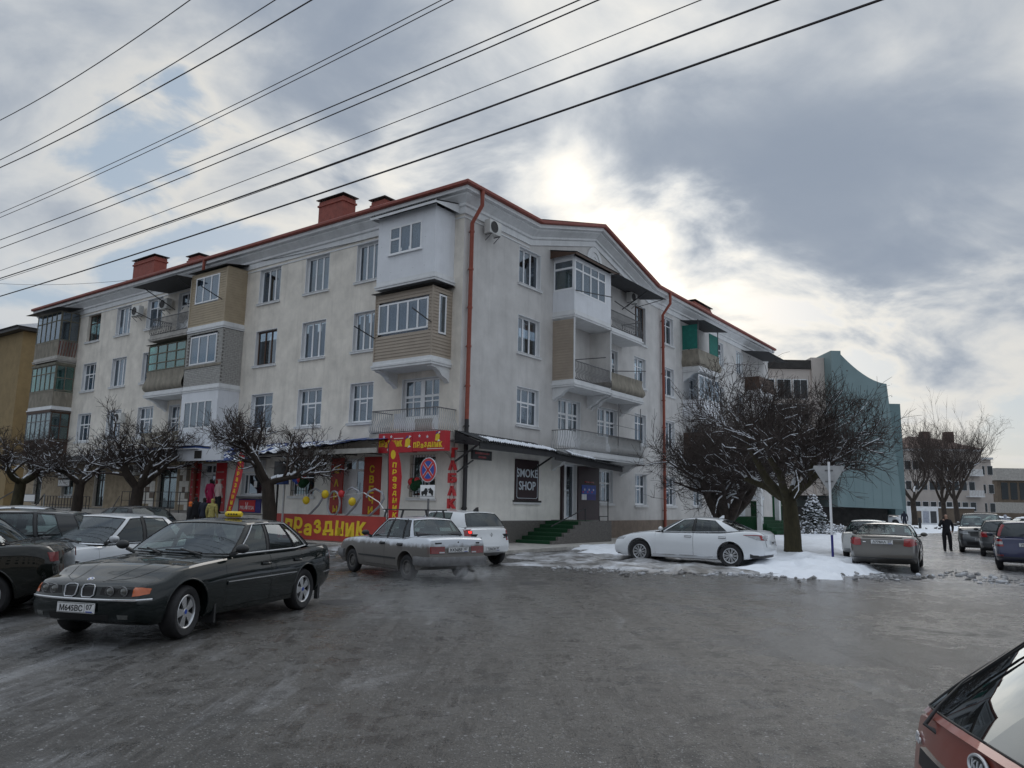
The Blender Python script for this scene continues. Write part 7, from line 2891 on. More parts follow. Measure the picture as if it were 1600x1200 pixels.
S = hatch(4.6, 1.85, 1.75, 1.42, -1.35, .34, 1.15, .45, -1.95, 1.02, 1.14, 1.08, 1.12, paint='p_grey', wheel='alloy', ww=.2, doors=[(-.25, .95), (-1.05, -.25)], blset=.1,
          side_keys=[('P', .86, .34), ('G', .74, .24), ('B', -.12, -.18), ('G', -.2, -.26), ('P', -1.05, -1.0), ('G', -1.15, -1.1), ('P', -1.8, -1.7), ('', -2.1, -1.95)])
p0 = gnd(1511, 864)
azv = az + pi
cc = p0 + l_ * -.6 + d_ * 2.1
c = Car(S, 'dark grey people carrier facing the camera beyond the hatchback', 'van', loc=(cc.x, cc.y, 0), az=azv, group='cars parked on the right of the street')
c.both('headlight', [(.52, .92), (.84, .95)], [(.50, .80), (.84, .84)], 'lamp_clear', off=.01)
c.one('grille', [(-.45, .86), (.45, .86)], [(-.42, .72), (.42, .72)], 'black', off=.006)
c.one('grille', [(-.6, .5), (.6, .5)], [(-.55, .36), (.55, .36)], 'black', off=.006)
c.plate(0, .6, 1, 'С244КР')
VAN_LOC = cc

# a light car between the grey-brown saloon and the snow
S = sedan(4.3, 1.68, 1.42, 1.26, -1.2, .29, .80, .10, -.95, -1.45, .80, .92, .90, .95, paint='p_beige', wheel='steel', ww=.18, doors=[(-.28, .7), (-1.05, -.28)],
          side_keys=[('P', .54, .02), ('G', .44, -.06), ('B', -.24, -.30), ('G', -.32, -.37), ('P', -1.05, -.85), ('', -1.36, -.98)])
d2 = Vector((sin(R(30)), cos(R(30)), 0))
cc = VOL.root.location + d2 * 5.6 - Vector((cos(R(30)), -sin(R(30)), 0)) * 1.0
c = Car(S, 'pale saloon parked in front of the grey-brown one, mostly hidden', loc=cc, az=R(30))
# far white estate by the teal building
S = hatch(4.2, 1.68, 1.48, 1.25, -1.2, .30, .9, .12, -1.6, .84, .95, .93, .98, paint='p_white', wheel='steel', ww=.18, side_keys=ESTATE_KEYS, blset=.12)
c = Car(S, 'small white estate car parked below the teal building', loc=(38.3, 80.5, .32), az=R(100), lod=1)
# snow covered cars beyond the right-hand row
S1 = sedan(4.4, 1.72, 1.44, 1.3, -1.2, .30, .80, .10, -.95, -1.5, .80, .94, .92, .98, paint='p_white', wheel='steel', ww=.18, roofpaint='snow',
           side_keys=[('P', .54, .02), ('G', .44, -.06), ('B', -.24, -.30), ('G', -.32, -.37), ('P', -1.05, -.85), ('', -1.4, -.98)])
def snow_cap(c, x0, x1, w, z, h, nm='snow_cover'):
    mb = MB()
    mb.grid(lambda u, v: (x0 + (x1 - x0) * u, w * (2 * v - 1), z + h * (1 - abs(2 * u - 1) ** 4) * (1 - abs(2 * v - 1) ** 4) * (1 + .35 * mn.fractal(Vector((u * 4, v * 4, x0)), 1, 2, 3))), 16, 12, 'snow', True)
    tag(mb.build(nm, c.root, autosmooth=0), kind='stuff')
far = []
for (px, py, az_, pk, lab) in ((1521, 838, 31 + 180, 'p_lightsilver', 'snow covered car with white roof just beyond the people carrier'),
                               (1575, 834, 100, 'p_black', 'dark car with snow on roof and bonnet behind the blue estate'),
                               (1612, 836, 96, 'p_black', 'dark snow covered car at the right edge of the picture'),
                               (1560, 824, 96, 'p_grey', 'snow covered car farther back behind the right-hand row')):
    q = gnd(px, py)
    S2 = dict(S1)
    S2['paint'] = pk
    S2['gh'] = dict(S1['gh'])
    c = Car(S2, lab, loc=(q.x, q.y, 0), az=R(az_), lod=1, group='snow covered cars on the right')
    snow_cap(c, -1.0, .2, .62, 1.38, .12)
    snow_cap(c, .95, 2.0, .7, .86, .12)

# --- the car park on the left

bx = BMW.root.location
baz = pi / 2 - BMW.root.rotation_euler.z
fwd = Vector((sin(baz), cos(baz), 0))
lft = Vector((-fwd.y, fwd.x, 0))
# black saloon at the left edge, tail towards the picture middle
S = sedan(4.45, 1.73, 1.44, 1.30, -1.32, .305, .80, .08, -.95, -1.52, .78, .94, .93, 1.0, paint='p_brown', wheel='alloy', ww=.19, doors=[(-.28, .74), (-1.1, -.28)],
          side_keys=[('P', .54, .0), ('G', .44, -.08), ('B', -.24, -.31), ('G', -.33, -.39), ('B', -1.0, -.78), ('G', -1.04, -.81), ('P', -1.28, -.9), ('', -1.44, -.98)])
azb = R(-108)
db = Vector((sin(azb), cos(azb), 0))
lb = Vector((-db.y, db.x, 0))
p0 = gnd(-26, 966)
cc = p0 - lb * .74 + db * 1.32
c = Car(S, 'black-brown saloon cut off at the left edge with its tail to the green saloon', loc=(cc.x, cc.y, 0), az=azb, group='cars in the car park on the left')
c.both('tail_light', [(.58, .90), (.745, .90)], [(.58, .77), (.745, .77)], 'lamp_dullred', sg=-1, off=.012)
c.handles([-.15, -.98], .84, 'p_brown')
c.side_strip('side_moulding', -.95, .9, .52, .04, 'p_brown', .014)
mb = MB()
mb.tube([c.P(3, .5, s_, 1) + Vector((0, .012, 0)) for s_ in (.02, .4, .8, .98)], .016, 'chrome', 6)
mb.build('window_trim', c.root)
# white saloon behind the green one
S = sedan(4.4, 1.75, 1.42, 1.32, -1.3, .30, .95, .05, -1.0, -1.6, .74, .90, .89, .95, paint='p_lightsilver', wheel='alloy', ww=.19, doors=[(-.28, .8), (-1.1, -.28)],
          side_keys=[('P', .66, -.02), ('G', .54, -.12), ('B', -.24, -.31), ('G', -.33, -.39), ('P', -1.15, -.9), ('', -1.5, -1.02)])
azw = R(-163)
q = Vector((-7.45, 14.2, 0))
c = Car(S, 'white saloon with black wipers parked behind the green taxi', loc=(q.x, q.y, 0), az=azw, group='cars in the car park on the left')
c.wipers()
c.both('headlight', [(.45, .74), (.78, .76)], [(.45, .64), (.78, .66)], 'lamp_clear', off=.01)
MB().tube([(-.25, 0, 1.46), (-.42, 0, 1.72)], .008, 'black', 5).build('antenna', c.root)
c.top_lines('bonnet_gap', [(.95, .69), (1.5, .66), (2.0, .56), (2.12, .3)], .005)
MB().box(.62, .64, .18, .26, .90, .99, 'white').build('cup', c.root)
# dark hatch and others farther back
S = hatch(4.2, 1.74, 1.47, 1.25, -1.32, .305, .92, .10, -1.5, .86, .97, .95, 1.02, paint='p_black', wheel='alloy', ww=.19, doors=[(-.30, .80), (-1.05, -.30)], blset=.10, roofpaint='p_grey',
          side_keys=[('P', .62, .0), ('G', .50, -.1), ('B', -.22, -.28), ('G', -.30, -.34), ('B', -1.02, -.92), ('G', -1.08, -.98), ('P', -1.45, -1.25), ('', -1.76, -1.54)])
q = at_depth(-25, 850, 14.0)
c = Car(S, 'black hatchback parked side on behind the saloon at the left edge', loc=(q.x, q.y, 0), az=R(-104), group='cars in the car park on the left', lod=0)
c.handles([-.18, -1.0], .86, 'p_black')
MB().tube([(.2, 0, 1.47), (.0, 0, 1.62)], .008, 'black', 5).build('antenna', c.root)
q = at_depth(0, 835, 20.0)
S = sedan(4.5, 1.75, 1.46, 1.32, -1.3, .305, .95, .05, -1.0, -1.6, .80, .98, .94, 1.0, paint='p_lightsilver', wheel='alloy', ww=.19,
          side_keys=[('P', .66, -.02), ('G', .54, -.12), ('B', -.24, -.31), ('G', -.33, -.39), ('P', -1.15, -.9), ('', -1.5, -1.02)])
c = Car(S, 'silver car whose roof shows over the black hatchback', loc=(q.x, q.y, 0), az=R(-110), group='cars in the car park on the left', lod=1)
q = at_depth(196, 830, 25.0)
S = dict(S)
S['paint'] = 'p_black'
c = Car(S, 'dark car with a pale sun shade behind the white saloon', loc=(q.x, q.y, 0), az=R(-60), group='cars in the car park on the left', lod=1)
# ---------------------------------------------------------------- trees
def tree(label, base, seed, trunk_h, trunk_r, limbs, reach, ztop, lv=(5, 5, 6, 5), limb_up=.5, snow=.6, leaves=0, shoots=0, bark='bark', twig='twig', group=None, thick=1.0, rise=.12, twl=1.0, lean=(0, 0), kind='bare street tree'):
    r = random.Random(seed)
    segs = [[], [], []]          # trunk and limbs, branches, twigs
    snow_s, tips = [], []
    def chain(p, d, L, r0, r1, n, jit, up, lim):
        pts = [p.copy()]
        rs = [r0]
        for i in range(n):
            d = d + Vector((r.gauss(0, jit), r.gauss(0, jit), r.gauss(0, jit) + up))
            ov = pts[-1].z - lim
            if ov > 0:
                d.z -= ov * .5
            if pts[-1].z < trunk_h * .85 and d.z < .1:
                d.z += .3
            d.normalize()
            pts.append(pts[-1] + d * (L / n))
            rs.append(r0 + (r1 - r0) * (i + 1) / n)
        return pts, rs, d
    def rnd_side(d, ang):
        a = Vector((r.gauss(0, 1), r.gauss(0, 1), r.gauss(0, 1)))
        a = (a - d * a.dot(d)).normalized()
        return (d * cos(ang) + a * sin(ang)).normalized()
    def snow_on(pts, rs):
        for i in range(len(pts) - 1):
            d = (pts[i + 1] - pts[i]).normalized()
            if abs(d.z) < .86 and r.random() < snow:
                m0, m1 = max(rs[i], .012), max(rs[i + 1], .012)
                snow_s.append((pts[i] + Vector((0, 0, m0 * .62)), pts[i + 1] + Vector((0, 0, m1 * .62)), m0 * .74 + .004, m1 * .74 + .004))
    top = Vector((lean[0], lean[1], trunk_h))
    pts, rs, _ = chain(Vector((0, 0, -.1)), (top - Vector((0, 0, 0))).normalized(), trunk_h + .1, trunk_r * 1.18, trunk_r * .92, 6, .035, 0, 99)
    rs[0] *= 1.25
    segs[0].append((pts, rs))
    fork = pts[-1]
    for i in range(limbs):
        a = 2 * pi * (i + r.uniform(-.25, .25)) / limbs
        d = Vector((cos(a), sin(a), limb_up + r.uniform(-.15, .3))).normalized()
        L = reach * r.uniform(.42, .62)
        lp, lr, dd = chain(fork + Vector((0, 0, -trunk_r * .6)), d, L, trunk_r * .62 * thick, trunk_r * .34 * thick, 6, .10, .06, ztop * .72)
        segs[0].append((lp, lr))
        snow_on(lp[1:], lr[1:])
        for j in range(lv[0]):
            k = r.choice([3, 4, 5, 6, 6])
            d2 = rnd_side(dd, r.uniform(.35, 1.0))
            d2.z = abs(d2.z) * .8 + rise
            bp, br, bd = chain(lp[k], d2.normalized(), reach * r.uniform(.30, .5), lr[k] * .62, .028, 5, .16, .03, ztop * .85)
            segs[1].append((bp, br))
            snow_on(bp, br)
            for m in range(lv[1]):
                k2 = r.randint(1, 5)
                d3 = rnd_side(bd, r.uniform(.4, 1.2))
                d3.z = d3.z * .6 + rise * 1.2
                cp, cr, cd = chain(bp[k2], d3.normalized(), reach * r.uniform(.18, .34), br[k2] * .6, .013, 4, .2, .03, ztop * .95)
                segs[1].append((cp, cr))
                if snow > .3:
                    snow_on(cp, cr)
                for q in range(lv[2]):
                    k3 = r.randint(1, 4)
                    d4 = rnd_side(cd, r.uniform(.3, 1.2))
                    d4.z += rise * 1.6
                    tp, tr, td = chain(cp[k3], d4.normalized(), reach * r.uniform(.08, .2) * twl, .012, .007, 3, .22, .04, ztop)
                    segs[2].append((tp, tr))
                    if snow > .5 and r.random() < snow * .35:
                        snow_on(tp[:2], tr)
                    for s_ in range(lv[3]):
                        k4 = r.randint(1, 3)
                        d5 = rnd_side(td, r.uniform(.3, 1.1))
                        d5.z += rise
                        up_, ur, _ = chain(tp[k4], d5.normalized(), reach * r.uniform(.05, .13) * twl, .008, .0055, 2, .2, .03, ztop)
                        segs[2].append((up_, ur))
                        tips.append(up_[-1])
    for i in range(shoots):
        p = r.choice(segs[1])[0][-1]
        sp_, sr, sd = chain(p, Vector((r.gauss(0, .25), r.gauss(0, .25), 1)).normalized(), reach * r.uniform(.4, .85), .022, .006, 7, .06, .03, 99)
        segs[2].append((sp_, sr))
        for q in range(7):
            k = r.randint(2, 6)
            tp, tr, _ = chain(sp_[k], rnd_side(sd, r.uniform(.3, .7)), reach * r.uniform(.12, .25), .010, .004, 3, .1, .05, 99)
            segs[2].append((tp, tr))
            tips.append(tp[-1])
    root = empty('bare_tree', base, r.uniform(0, 6))
    tag(root, label, 'tree', group)
    def bake(name, chains, n, k, stuff=False):
        V, F = [], []
        o = 0
        for pts, rs in chains:
            prev = None
            for i, p in enumerate(pts):
                d = (pts[min(i + 1, len(pts) - 1)] - pts[max(i - 1, 0)]).normalized()
                s1 = d.cross(Vector((0, 0, 1))) if prev is None else prev - d * prev.dot(d)
                if s1.length < 1e-3:
                    s1 = d.cross(Vector((1, 0, 0)))
                s1.normalize()
                prev = s1
                s2 = d.cross(s1)
                for j in range(n):
                    t = 2 * pi * j / n
                    V.append(p + (s1 * cos(t) + s2 * sin(t)) * rs[i])
            for i in range(len(pts) - 1):
                for j in range(n):
                    F.append((o + i * n + j, o + i * n + (j + 1) % n, o + (i + 1) * n + (j + 1) % n, o + (i + 1) * n + j))
            o += len(pts) * n
        me = bpy.data.meshes.new(name)
        me.from_pydata([tuple(v) for v in V], [], F)
        me.materials.append(M[k])
        me.polygons.foreach_set('use_smooth', [True] * len(F))
        me.update()
        ob = link(name, me, root)
        if stuff:
            ob['kind'] = 'stuff'
        return ob
    bake('trunk', segs[0][:1], 12, bark)
    bake('limb', segs[0][1:], 8, bark)
    bake('branch', segs[1], 4, twig)
    bake('crown', segs[2], 3, twig, True)
    if snow_s:
        bake('snow_cover', [([a, b], [c, d]) for a, b, c, d in snow_s], 5, 'snow', True)
    if leaves:
        mb = MB()
        for i in range(leaves):
            p = r.choice(tips) + Vector((r.gauss(0, .05), r.gauss(0, .05), r.gauss(0, .05)))
            a, b = Vector((r.gauss(0, 1), r.gauss(0, 1), r.gauss(0, 1))).normalized(), Vector((r.gauss(0, 1), r.gauss(0, 1), r.gauss(0, 1))).normalized()
            s_ = r.uniform(.02, .045)
            mb.add([p, p + a * s_ * 1.6, p + (a + b) * s_, p + b * s_], [(0, 1, 2, 3)], 'dry_leaf')
        o = mb.build('dry_leaves', root, recalc=False, autosmooth=0)
        o['kind'] = 'stuff'
    return root

tree('big bare tree with stout mossy trunk and wide brown crown standing in the snow', gnd(1240, 870), 11, 2.25, .285, 6, 4.7, 7.0, (6, 6, 6, 6), .50, .6, 2000, 2, 'bark_moss', 'twig_red', twl=1.15)
tree('bare tree forking low into heavy limbs behind the clean white saloon', gnd(1136, 852), 23, 1.25, .38, 7, 4.9, 7.2, (6, 5, 6, 6), .95, .5, 2000, 14, 'bark', 'twig_red', thick=1.15, twl=1.15)
def kerb_at(px, d=3.45):
    q = ray(px, 800)
    P0 = Vector((CX, CY, 0)) - VX * d
    # intersect the sight line (in plan) with the kerb line
    t = (P0.x * VX.x + P0.y * VX.y) / (q.x * VX.x + q.y * VX.y)
    return Vector((q.x * t, q.y * t, 0))
tree('bare pollarded tree with snow on its flat crown before the party shop', kerb_at(424), 31, 2.5, .26, 5, 3.0, 5.6, (5, 5, 6, 4), .75, .7, 0, 0, 'bark', 'twig', 'pollarded street trees', lean=(.03, 0))
tree('bare pollarded tree with a round snowy crown behind the white saloon', kerb_at(208), 37, 2.3, .28, 5, 3.3, 6.1, (5, 5, 6, 4), .8, .7, 0, 0, 'bark', 'twig', 'pollarded street trees')
tree('bare pollarded tree between two notice boards at the left', kerb_at(118), 41, 2.5, .24, 4, 2.8, 5.2, (5, 5, 5, 4), .5, .8, 0, 0, 'bark', 'twig', 'pollarded street trees')
tree('short pollarded tree with mossy trunk at the left picture edge', kerb_at(24), 43, 2.6, .30, 5, 3.5, 5.3, (5, 5, 5, 4), .5, .8, 0, 0, 'bark_moss', 'twig', 'pollarded street trees')
for (px, py, Y, h, sd_, lab) in ((1428, 797, 92, 11, 51, 'slim bare tree left of the far pale house'), (1496, 800, 100, 12.5, 53, 'tall forked bare tree in front of the far pale house'), (1476, 799, 104, 11, 57, 'leaning bare tree beside the tall forked one')):
    q = at_depth(px, py, Y)
    tree(lab, (q.x, q.y, 0), sd_, h * .28, .30, 5, h * .72, h * 1.02, (5, 5, 6, 4), 1.3, .15, 0, 14, 'bark', 'twig', 'bare trees before the far house', rise=.5)

# small fir with snow on it, and clipped snowy shrubs
q = gnd(1272, 838)
fir = tag(empty('fir_tree', (q.x, q.y, 0)), 'small dark fir loaded with snow beside the big tree', 'tree')
MB().tube([(0, 0, 0), (0, 0, 2.7)], [.06, .015], 'bark', 6).build('trunk', fir)
mb, sn = MB(), MB()
r_ = random.Random(4)
for i in range(1500):
    h = r_.random() ** 1.3 * 2.6
    rad = (2.75 - h) * .5 * sqrt(r_.random())
    a = r_.uniform(0, 2 * pi)
    p = Vector((rad * cos(a), rad * sin(a), .15 + h))
    o = Vector((cos(a), sin(a), -.35 + r_.uniform(-.3, .3))) * r_.uniform(.12, .26)
    w_ = Vector((-sin(a), cos(a), r_.uniform(-.3, .3))) * r_.uniform(.04, .09)
    mb.add([p - w_, p + w_, p + o], [(0, 1, 2)], 'fir')
    if r_.random() < .30:
        sn.ball(p + o * .5 + Vector((0, 0, .03)), r_.uniform(.05, .12), 'snow', 6, (1, 1, .5))
mb.build('crown', fir, recalc=False)['kind'] = 'stuff'
sn.build('snow_cover', fir)['kind'] = 'stuff'
for i, (px, py) in enumerate(((1298, 832), (1312, 835), (1328, 838), (1246, 838))):
    q = gnd(px, py)
    sh = tag(empty('shrub', (q.x, q.y, 0)), ('low snowy shrub touching the right foot of the fir', 'second low snowy shrub to the right of the fir', 'low snowy shrub beside the pale parked saloon', 'low snowy shrub between the big trunk and the fir')[i], 'shrub', 'snowy shrubs by the fir')
    mb, sn = MB(), MB()
    for j in range(260):
        a, rr = r_.uniform(0, 2 * pi), .55 * sqrt(r_.random())
        z = r_.uniform(.05, .75) * (1 - (rr / .7) ** 2)
        p = Vector((rr * cos(a), rr * sin(a), z))
        mb.tube([p, p + Vector((r_.gauss(0, .09), r_.gauss(0, .09), r_.uniform(.05, .2)))], .008, 'twig', 3, cap=False)
        if r_.random() < .2:
            sn.ball(p + Vector((0, 0, .1)), r_.uniform(.05, .1), 'snow', 6, (1, 1, .6))
    mb.build('crown', sh, recalc=False)['kind'] = 'stuff'
    sn.build('snow_cover', sh)['kind'] = 'stuff'

# ---------------------------------------------------------------- overhead cables along the street
WIRES = (((0, 188), (297, 0), 8.0, .010), ((0, 250), (430, 0), 7.8, .010), ((0, 262), (487, 0), 7.2, .012), ((0, 333), (690, 0), 7.4, .008), ((0, 340), (708, 0), 7.1, .008), ((0, 375), (905, 0), 7.6, .012),
         ((0, 388), (935, 0), 7.3, .012), ((0, 423), (1095, 0), 7.3, .009), ((0, 435), (1215, 0), 7.0, .018), ((0, 438), (1203, 4), 6.8, .008), ((0, 463), (1375, 0), 6.6, .019))
WL_ = ('uppermost thin cable, crossing the top left corner of the sky', 'upper of the second close pair of cables counted from the top left', 'lower of the second close pair of cables counted from the top left', 'upper of the two hair-thin parallel cables over the left sky', 'lower of the two hair-thin parallel cables over the left sky',
       'upper of the two black parallel cables over the roof chimneys', 'lower of the two black parallel cables over the roof chimneys', 'single thin cable between the black pair and the thick cables', 'upper of the two thick cables crossing the whole sky', 'hair-thin cable hugging the upper thick cable', 'lowest and thickest cable, passing just over the red roof')
for (a, b, z, rad), lab in zip(WIRES, WL_):
    rb, ra_ = ray(*b), ray(*a)
    pb = rb * ((z - EYE) / rb.z)
    lat = pb.x * VX.x + pb.y * VX.y
    pa = ra_ * (lat / (ra_.x * VX.x + ra_.y * VX.y))
    pa.z += EYE
    pb.z += EYE
    d = pa - pb
    pts = []
    for t in np.linspace(-.6, 2.6, 33):
        p = pb + d * t
        p.z += .35 * t * (t - 1) * (1 if t < 1.3 else .3)
        pts.append(p)
    o = MB().tube(pts, rad * .72, 'cable', 5).build('overhead_cable')
    tag(o, lab, 'cable', 'overhead cables along the street')
p0, p1 = at_depth(-60, 437, 62), lw(-.1, 3.9, 13.35)
pts = [p0.lerp(p1, t) - Vector((0, 0, 1.2 * 4 * t * (1 - t))) for t in np.linspace(0, 1, 20)]
tag(MB().tube(pts, .012, 'cable', 4).build('overhead_cable'), 'thin sagging cable running along the left facade to the white bay', 'cable')

# ---------------------------------------------------------------- buildings beyond
def bld(name, label, loc, rz=0.0):
    return tag(empty(name, loc, rz), label, 'building')
# teal wall building: a tall blank wall with a hollow curved top, over a dark undercroft
Y0 = 76.0
a_, b_ = at_depth(1318, 700, Y0), at_depth(1391, 700, Y0)
tb = bld('teal_building', 'teal windowless building with a hollow curved top edge and glazed left side', (a_.x, Y0, 0))
w_ = b_.x - a_.x
mb = MB()
prof = []
for i in range(25):
    t = i / 24
    prof.append((w_ * t, 17.5 - 3.1 * (1 - (1 - t) ** 1.7) ))
poly = [(0, 2.1)] + prof + [(w_ + .9, 2.0)]
mb.prism(poly, 0, 14, 'teal_wall')
mb.build('wall', tb)
mb = MB()
for x in np.arange(.9, w_, .9):
    mb.box(x - .012, x + .012, -.012, 0, 2.2, 14.2, 'teal_dark')
mb.build('joint', tb, autosmooth=0)['kind'] = 'stuff'
MB().box(-1.0, -.01, -.4, 13, 2.1, 17.6, 'teal_wall').build('edge_pillar', tb)
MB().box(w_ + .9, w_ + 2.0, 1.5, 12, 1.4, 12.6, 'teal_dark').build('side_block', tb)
MB().box(-6, w_ + .6, 2.5, 13, 0, 2.1, 'shop_dark').build('undercroft', tb)
mb = MB()
mb.box(-8.5, -1.01, 1.5, 13, 3.2, 16.0, 'far_wall')
mb.box(-2.35, -1.02, 1.3, 12.9, 3.2, 17.2, 'far_wall')
mb.box(-8.6, -2.4, 1.2, 13, 16.02, 16.9, 'shop_dark')
mb.build('wall', tb)
for row in range(4):
    for i in range(3):
        x0 = -7.6 + i * 1.68
        f_ = MB()
        z0 = 5.2 + row * 2.55
        f_.box(x0, x0 + 1.5, 1.40, 1.499, z0, z0 + 2.1, 'white_trim')
        f_ = f_.build('window', tb)
        pn = MB()
        pn.box(x0 + .08, x0 + .72, 1.36, 1.398, z0 + .1, z0 + 2.0, 'tint_glass')
        pn.box(x0 + .78, x0 + 1.42, 1.36, 1.398, z0 + .1, z0 + 2.0, 'tint_glass')
        pn.build('pane', f_)
MB().box(-8.4, -5.9, 1.2, 1.45, 0, 3.15, 'carpet_green').build('gate', tb)
# far pale house with a hipped roof
Y1 = 150.0
a_, b_ = at_depth(1405, 750, Y1), at_depth(1531, 750, Y1)
fb = bld('far_house', 'far pale three-storey house with a brown hipped roof behind bare trees', (a_.x, Y1, 0), R(-4))
W_ = b_.x - a_.x
mb = MB()
mb.box(0, W_, 0, 22, 0, 13.6, 'far_wall')
mb.build('wall', fb)
MB().box(-.3, W_ + .3, -.4, 22.3, 13.6, 14.0, 'white_trim').build('cornice', fb)
mb = MB()
mb.add([(-.6, -.6, 14.01), (W_ + .6, -.6, 14.01), (W_ + .6, 22.6, 14.01), (-.6, 22.6, 14.01), (6, 9, 17.2), (W_ - 6, 9, 17.2)], [(0, 1, 5, 4), (1, 2, 5), (2, 3, 4, 5), (3, 0, 4)], 'far_roof')
rf = mb.build('roof', fb)
for x in (7.5, W_ - 3.5):
    MB().box(x, x + 1.6, 6, 7.5, 15.5, 18.0, 'far_roof').build('chimney', rf)
for row in range(3):
    for i in range(9):
        x0 = 1.2 + i * (W_ - 2.4) / 9
        f_ = MB().box(x0 - .08, x0 + 1.08, -.06, -.002, 2.2 + row * 3.9 - .08, 2.2 + row * 3.9 + 1.68, 'white_trim').build('window', fb)
        MB().box(x0, x0 + 1.0, -.10, -.062, 2.2 + row * 3.9, 2.2 + row * 3.9 + 1.6, 'tint_glass').build('pane', f_)
for row in range(2):
    mb = MB()
    z0 = 4.8 + row * 4
    mb.box(W_ - 3.4, W_ - .6, -1.5, -.01, z0, z0 + .25, 'white_trim')
    for x in np.arange(W_ - 3.4, W_ - .65, .28):
        mb.box(x, x + .16, -1.5, -1.4, z0 + .25, z0 + 1.3, 'white_trim')
    mb.build('balcony', fb)
# second wing at the right end
mb = MB()
b2 = at_depth(1553, 750, Y1)
W2_ = b2.x - b_.x
mb.box(W_ + .01, W_ + W2_, 2, 20, 0, 12.2, 'far_wall')
mb.build('wing', fb)
for row in range(3):
    for i in range(2):
        x0 = W_ + .5 + i * 1.5
        f_ = MB().box(x0 - .06, x0 + .96, 1.94, 1.998, 2 + row * 3.6, 3.8 + row * 3.6, 'white_trim').build('window', fb)
        MB().box(x0, x0 + .9, 1.90, 1.938, 2.06 + row * 3.6, 3.74 + row * 3.6, 'tint_glass').build('pane', f_)
MB().box(W_ + .01, W_ + W2_ + .3, 1.6, 20.3, 12.2, 12.6, 'white_trim').build('cornice', fb)
# brown slab beyond it
a_, b_ = at_depth(1556, 740, 185), at_depth(1690, 740, 185)
gb = bld('far_slab', 'long brown building with a pale roof band at the right edge', (a_.x, 185, 0))
W_ = b_.x - a_.x
MB().box(0, W_, 0, 15, 4.5, 9.7, 'far_brown').build('wall', gb)
MB().box(-.2, W_, -.5, 15, 9.7, 12.6, 'concrete').build('roof_band', gb)
MB().box(0, W_, -.3, 15, 0, 4.5, 'concrete').build('base', gb)
for x in np.arange(1, W_, 2.2):
    MB().box(x, x + 1.6, -.06, -.002, 5.2, 9.2, 'tint_glass').build('window', gb)
# ochre house at the left end of the street
ob_ = bld('ochre_house', 'plain ochre house with a snowy roof at the left picture edge', (CX, CY, 0), BROT)
MB().box(1.5, 14, 45.2, 74, 0, 14.2, 'ochre').build('wall', ob_)
mb = MB()
mb.box(.9, 14.6, 44.6, 75, 14.2, 14.45, 'dark_metal')
mb.build('eaves', ob_)
mb = MB()
mb.add([(.7, 44.5, 14.46), (14.6, 44.5, 14.46), (14.6, 75, 14.46), (.7, 75, 14.46), (7.6, 44.5, 16.4), (7.6, 75, 16.4)], [(0, 4, 5, 3), (1, 2, 5, 4), (0, 1, 4), (2, 3, 5)], 'snow')
rf = mb.build('roof', ob_)
for y in (50, 58, 66):
    for x in (2.0, 4.4):
        MB().bar((x, y, 14.46 + (x - .7) * .282 + .12), (x, y + 5, 14.46 + (x - .7) * .282 + .12), .06, .10, 'dark_metal').build('snow_guard', rf)
for z in (2.0, 5.6, 9.2, 12.0):
    for y in (50, 56, 62, 68):
        if z < 12:
            f_ = MB().box(1.42, 1.499, y, y + 1.6, z, z + 1.8, 'brown_wood').build('window', ob_)
            MB().box(1.39, 1.418, y + .1, y + 1.5, z + .1, z + 1.7, 'tint_glass').build('pane', f_)
# unseen house added behind the camera to darken the reflections in the cars
hb_ = bld('added_facing_house', 'grey three-storey house added behind the camera, seen only in reflections', (-30, -44, 0), R(4))
MB().box(0, 75, 0, 12, 0, 11, 'far_wall').build('wall', hb_)
MB().box(-.5, 75.5, -.6, 12.6, 11, 11.6, 'far_roof').build('roof', hb_)
for row in range(3):
    for i in range(22):
        f_ = MB().box(1.5 + i * 3.3, 3.1 + i * 3.3, 12.002, 12.06, 2 + row * 3.2, 3.7 + row * 3.2, 'white_trim').build('window', hb_)
        MB().box(1.6 + i * 3.3, 3.0 + i * 3.3, 12.062, 12.08, 2.1 + row * 3.2, 3.6 + row * 3.2, 'tint_glass').build('pane', f_)
# a pale block of shops closing the street on the left, low walls and hoardings on the right
a_, b_ = at_depth(1404, 800, 100), at_depth(1466, 800, 100)
hb = tag(empty('hoarding', (a_.x, 100, 0)), 'white hoarding with three blue-grey posters beyond the snow', 'hoarding')
W_ = b_.x - a_.x
MB().box(0, W_, 0, .1, .2, 2.5, 'white_trim').build('board', hb)
for i in range(3):
    x0 = W_ * (.42 + .19 * i)
    MB().box(x0, x0 + W_ * .15, -.03, -.002, .4, 1.9, ('far_brown', 'cloth_grey', 'slate')[i]).build('poster', hb)
a_ = at_depth(1491, 800, 112)
MB_ = MB()
MB_.box(0, 2.9, 0, 5, 0, 2.4, 'far_brown')
MB_.box(-.1, 3.0, -.1, 5.1, 2.4, 2.6, 'snow')
tag(MB_.build('shed', loc=(a_.x, 112, 0)), 'small brown flat shed with snow on its roof before the far house', 'shed')
a_ = at_depth(1440, 800, 118)
w2 = MB()
w2.box(0, 26, 0, .3, 0, 1.9, 'far_brown')
tag(w2.build('low_wall', loc=(a_.x, 122, 0)), 'low brown wall at the foot of the far pale house', 'wall')
q = gnd(1438, 828)
bl_ = MB().box(-.09, .09, -.09, .09, 0, 1.2, 'dark_metal')
tag(bl_.build('bollard', loc=(q.x, q.y, 0)), 'dark post standing alone in the snow of the side street', 'post')
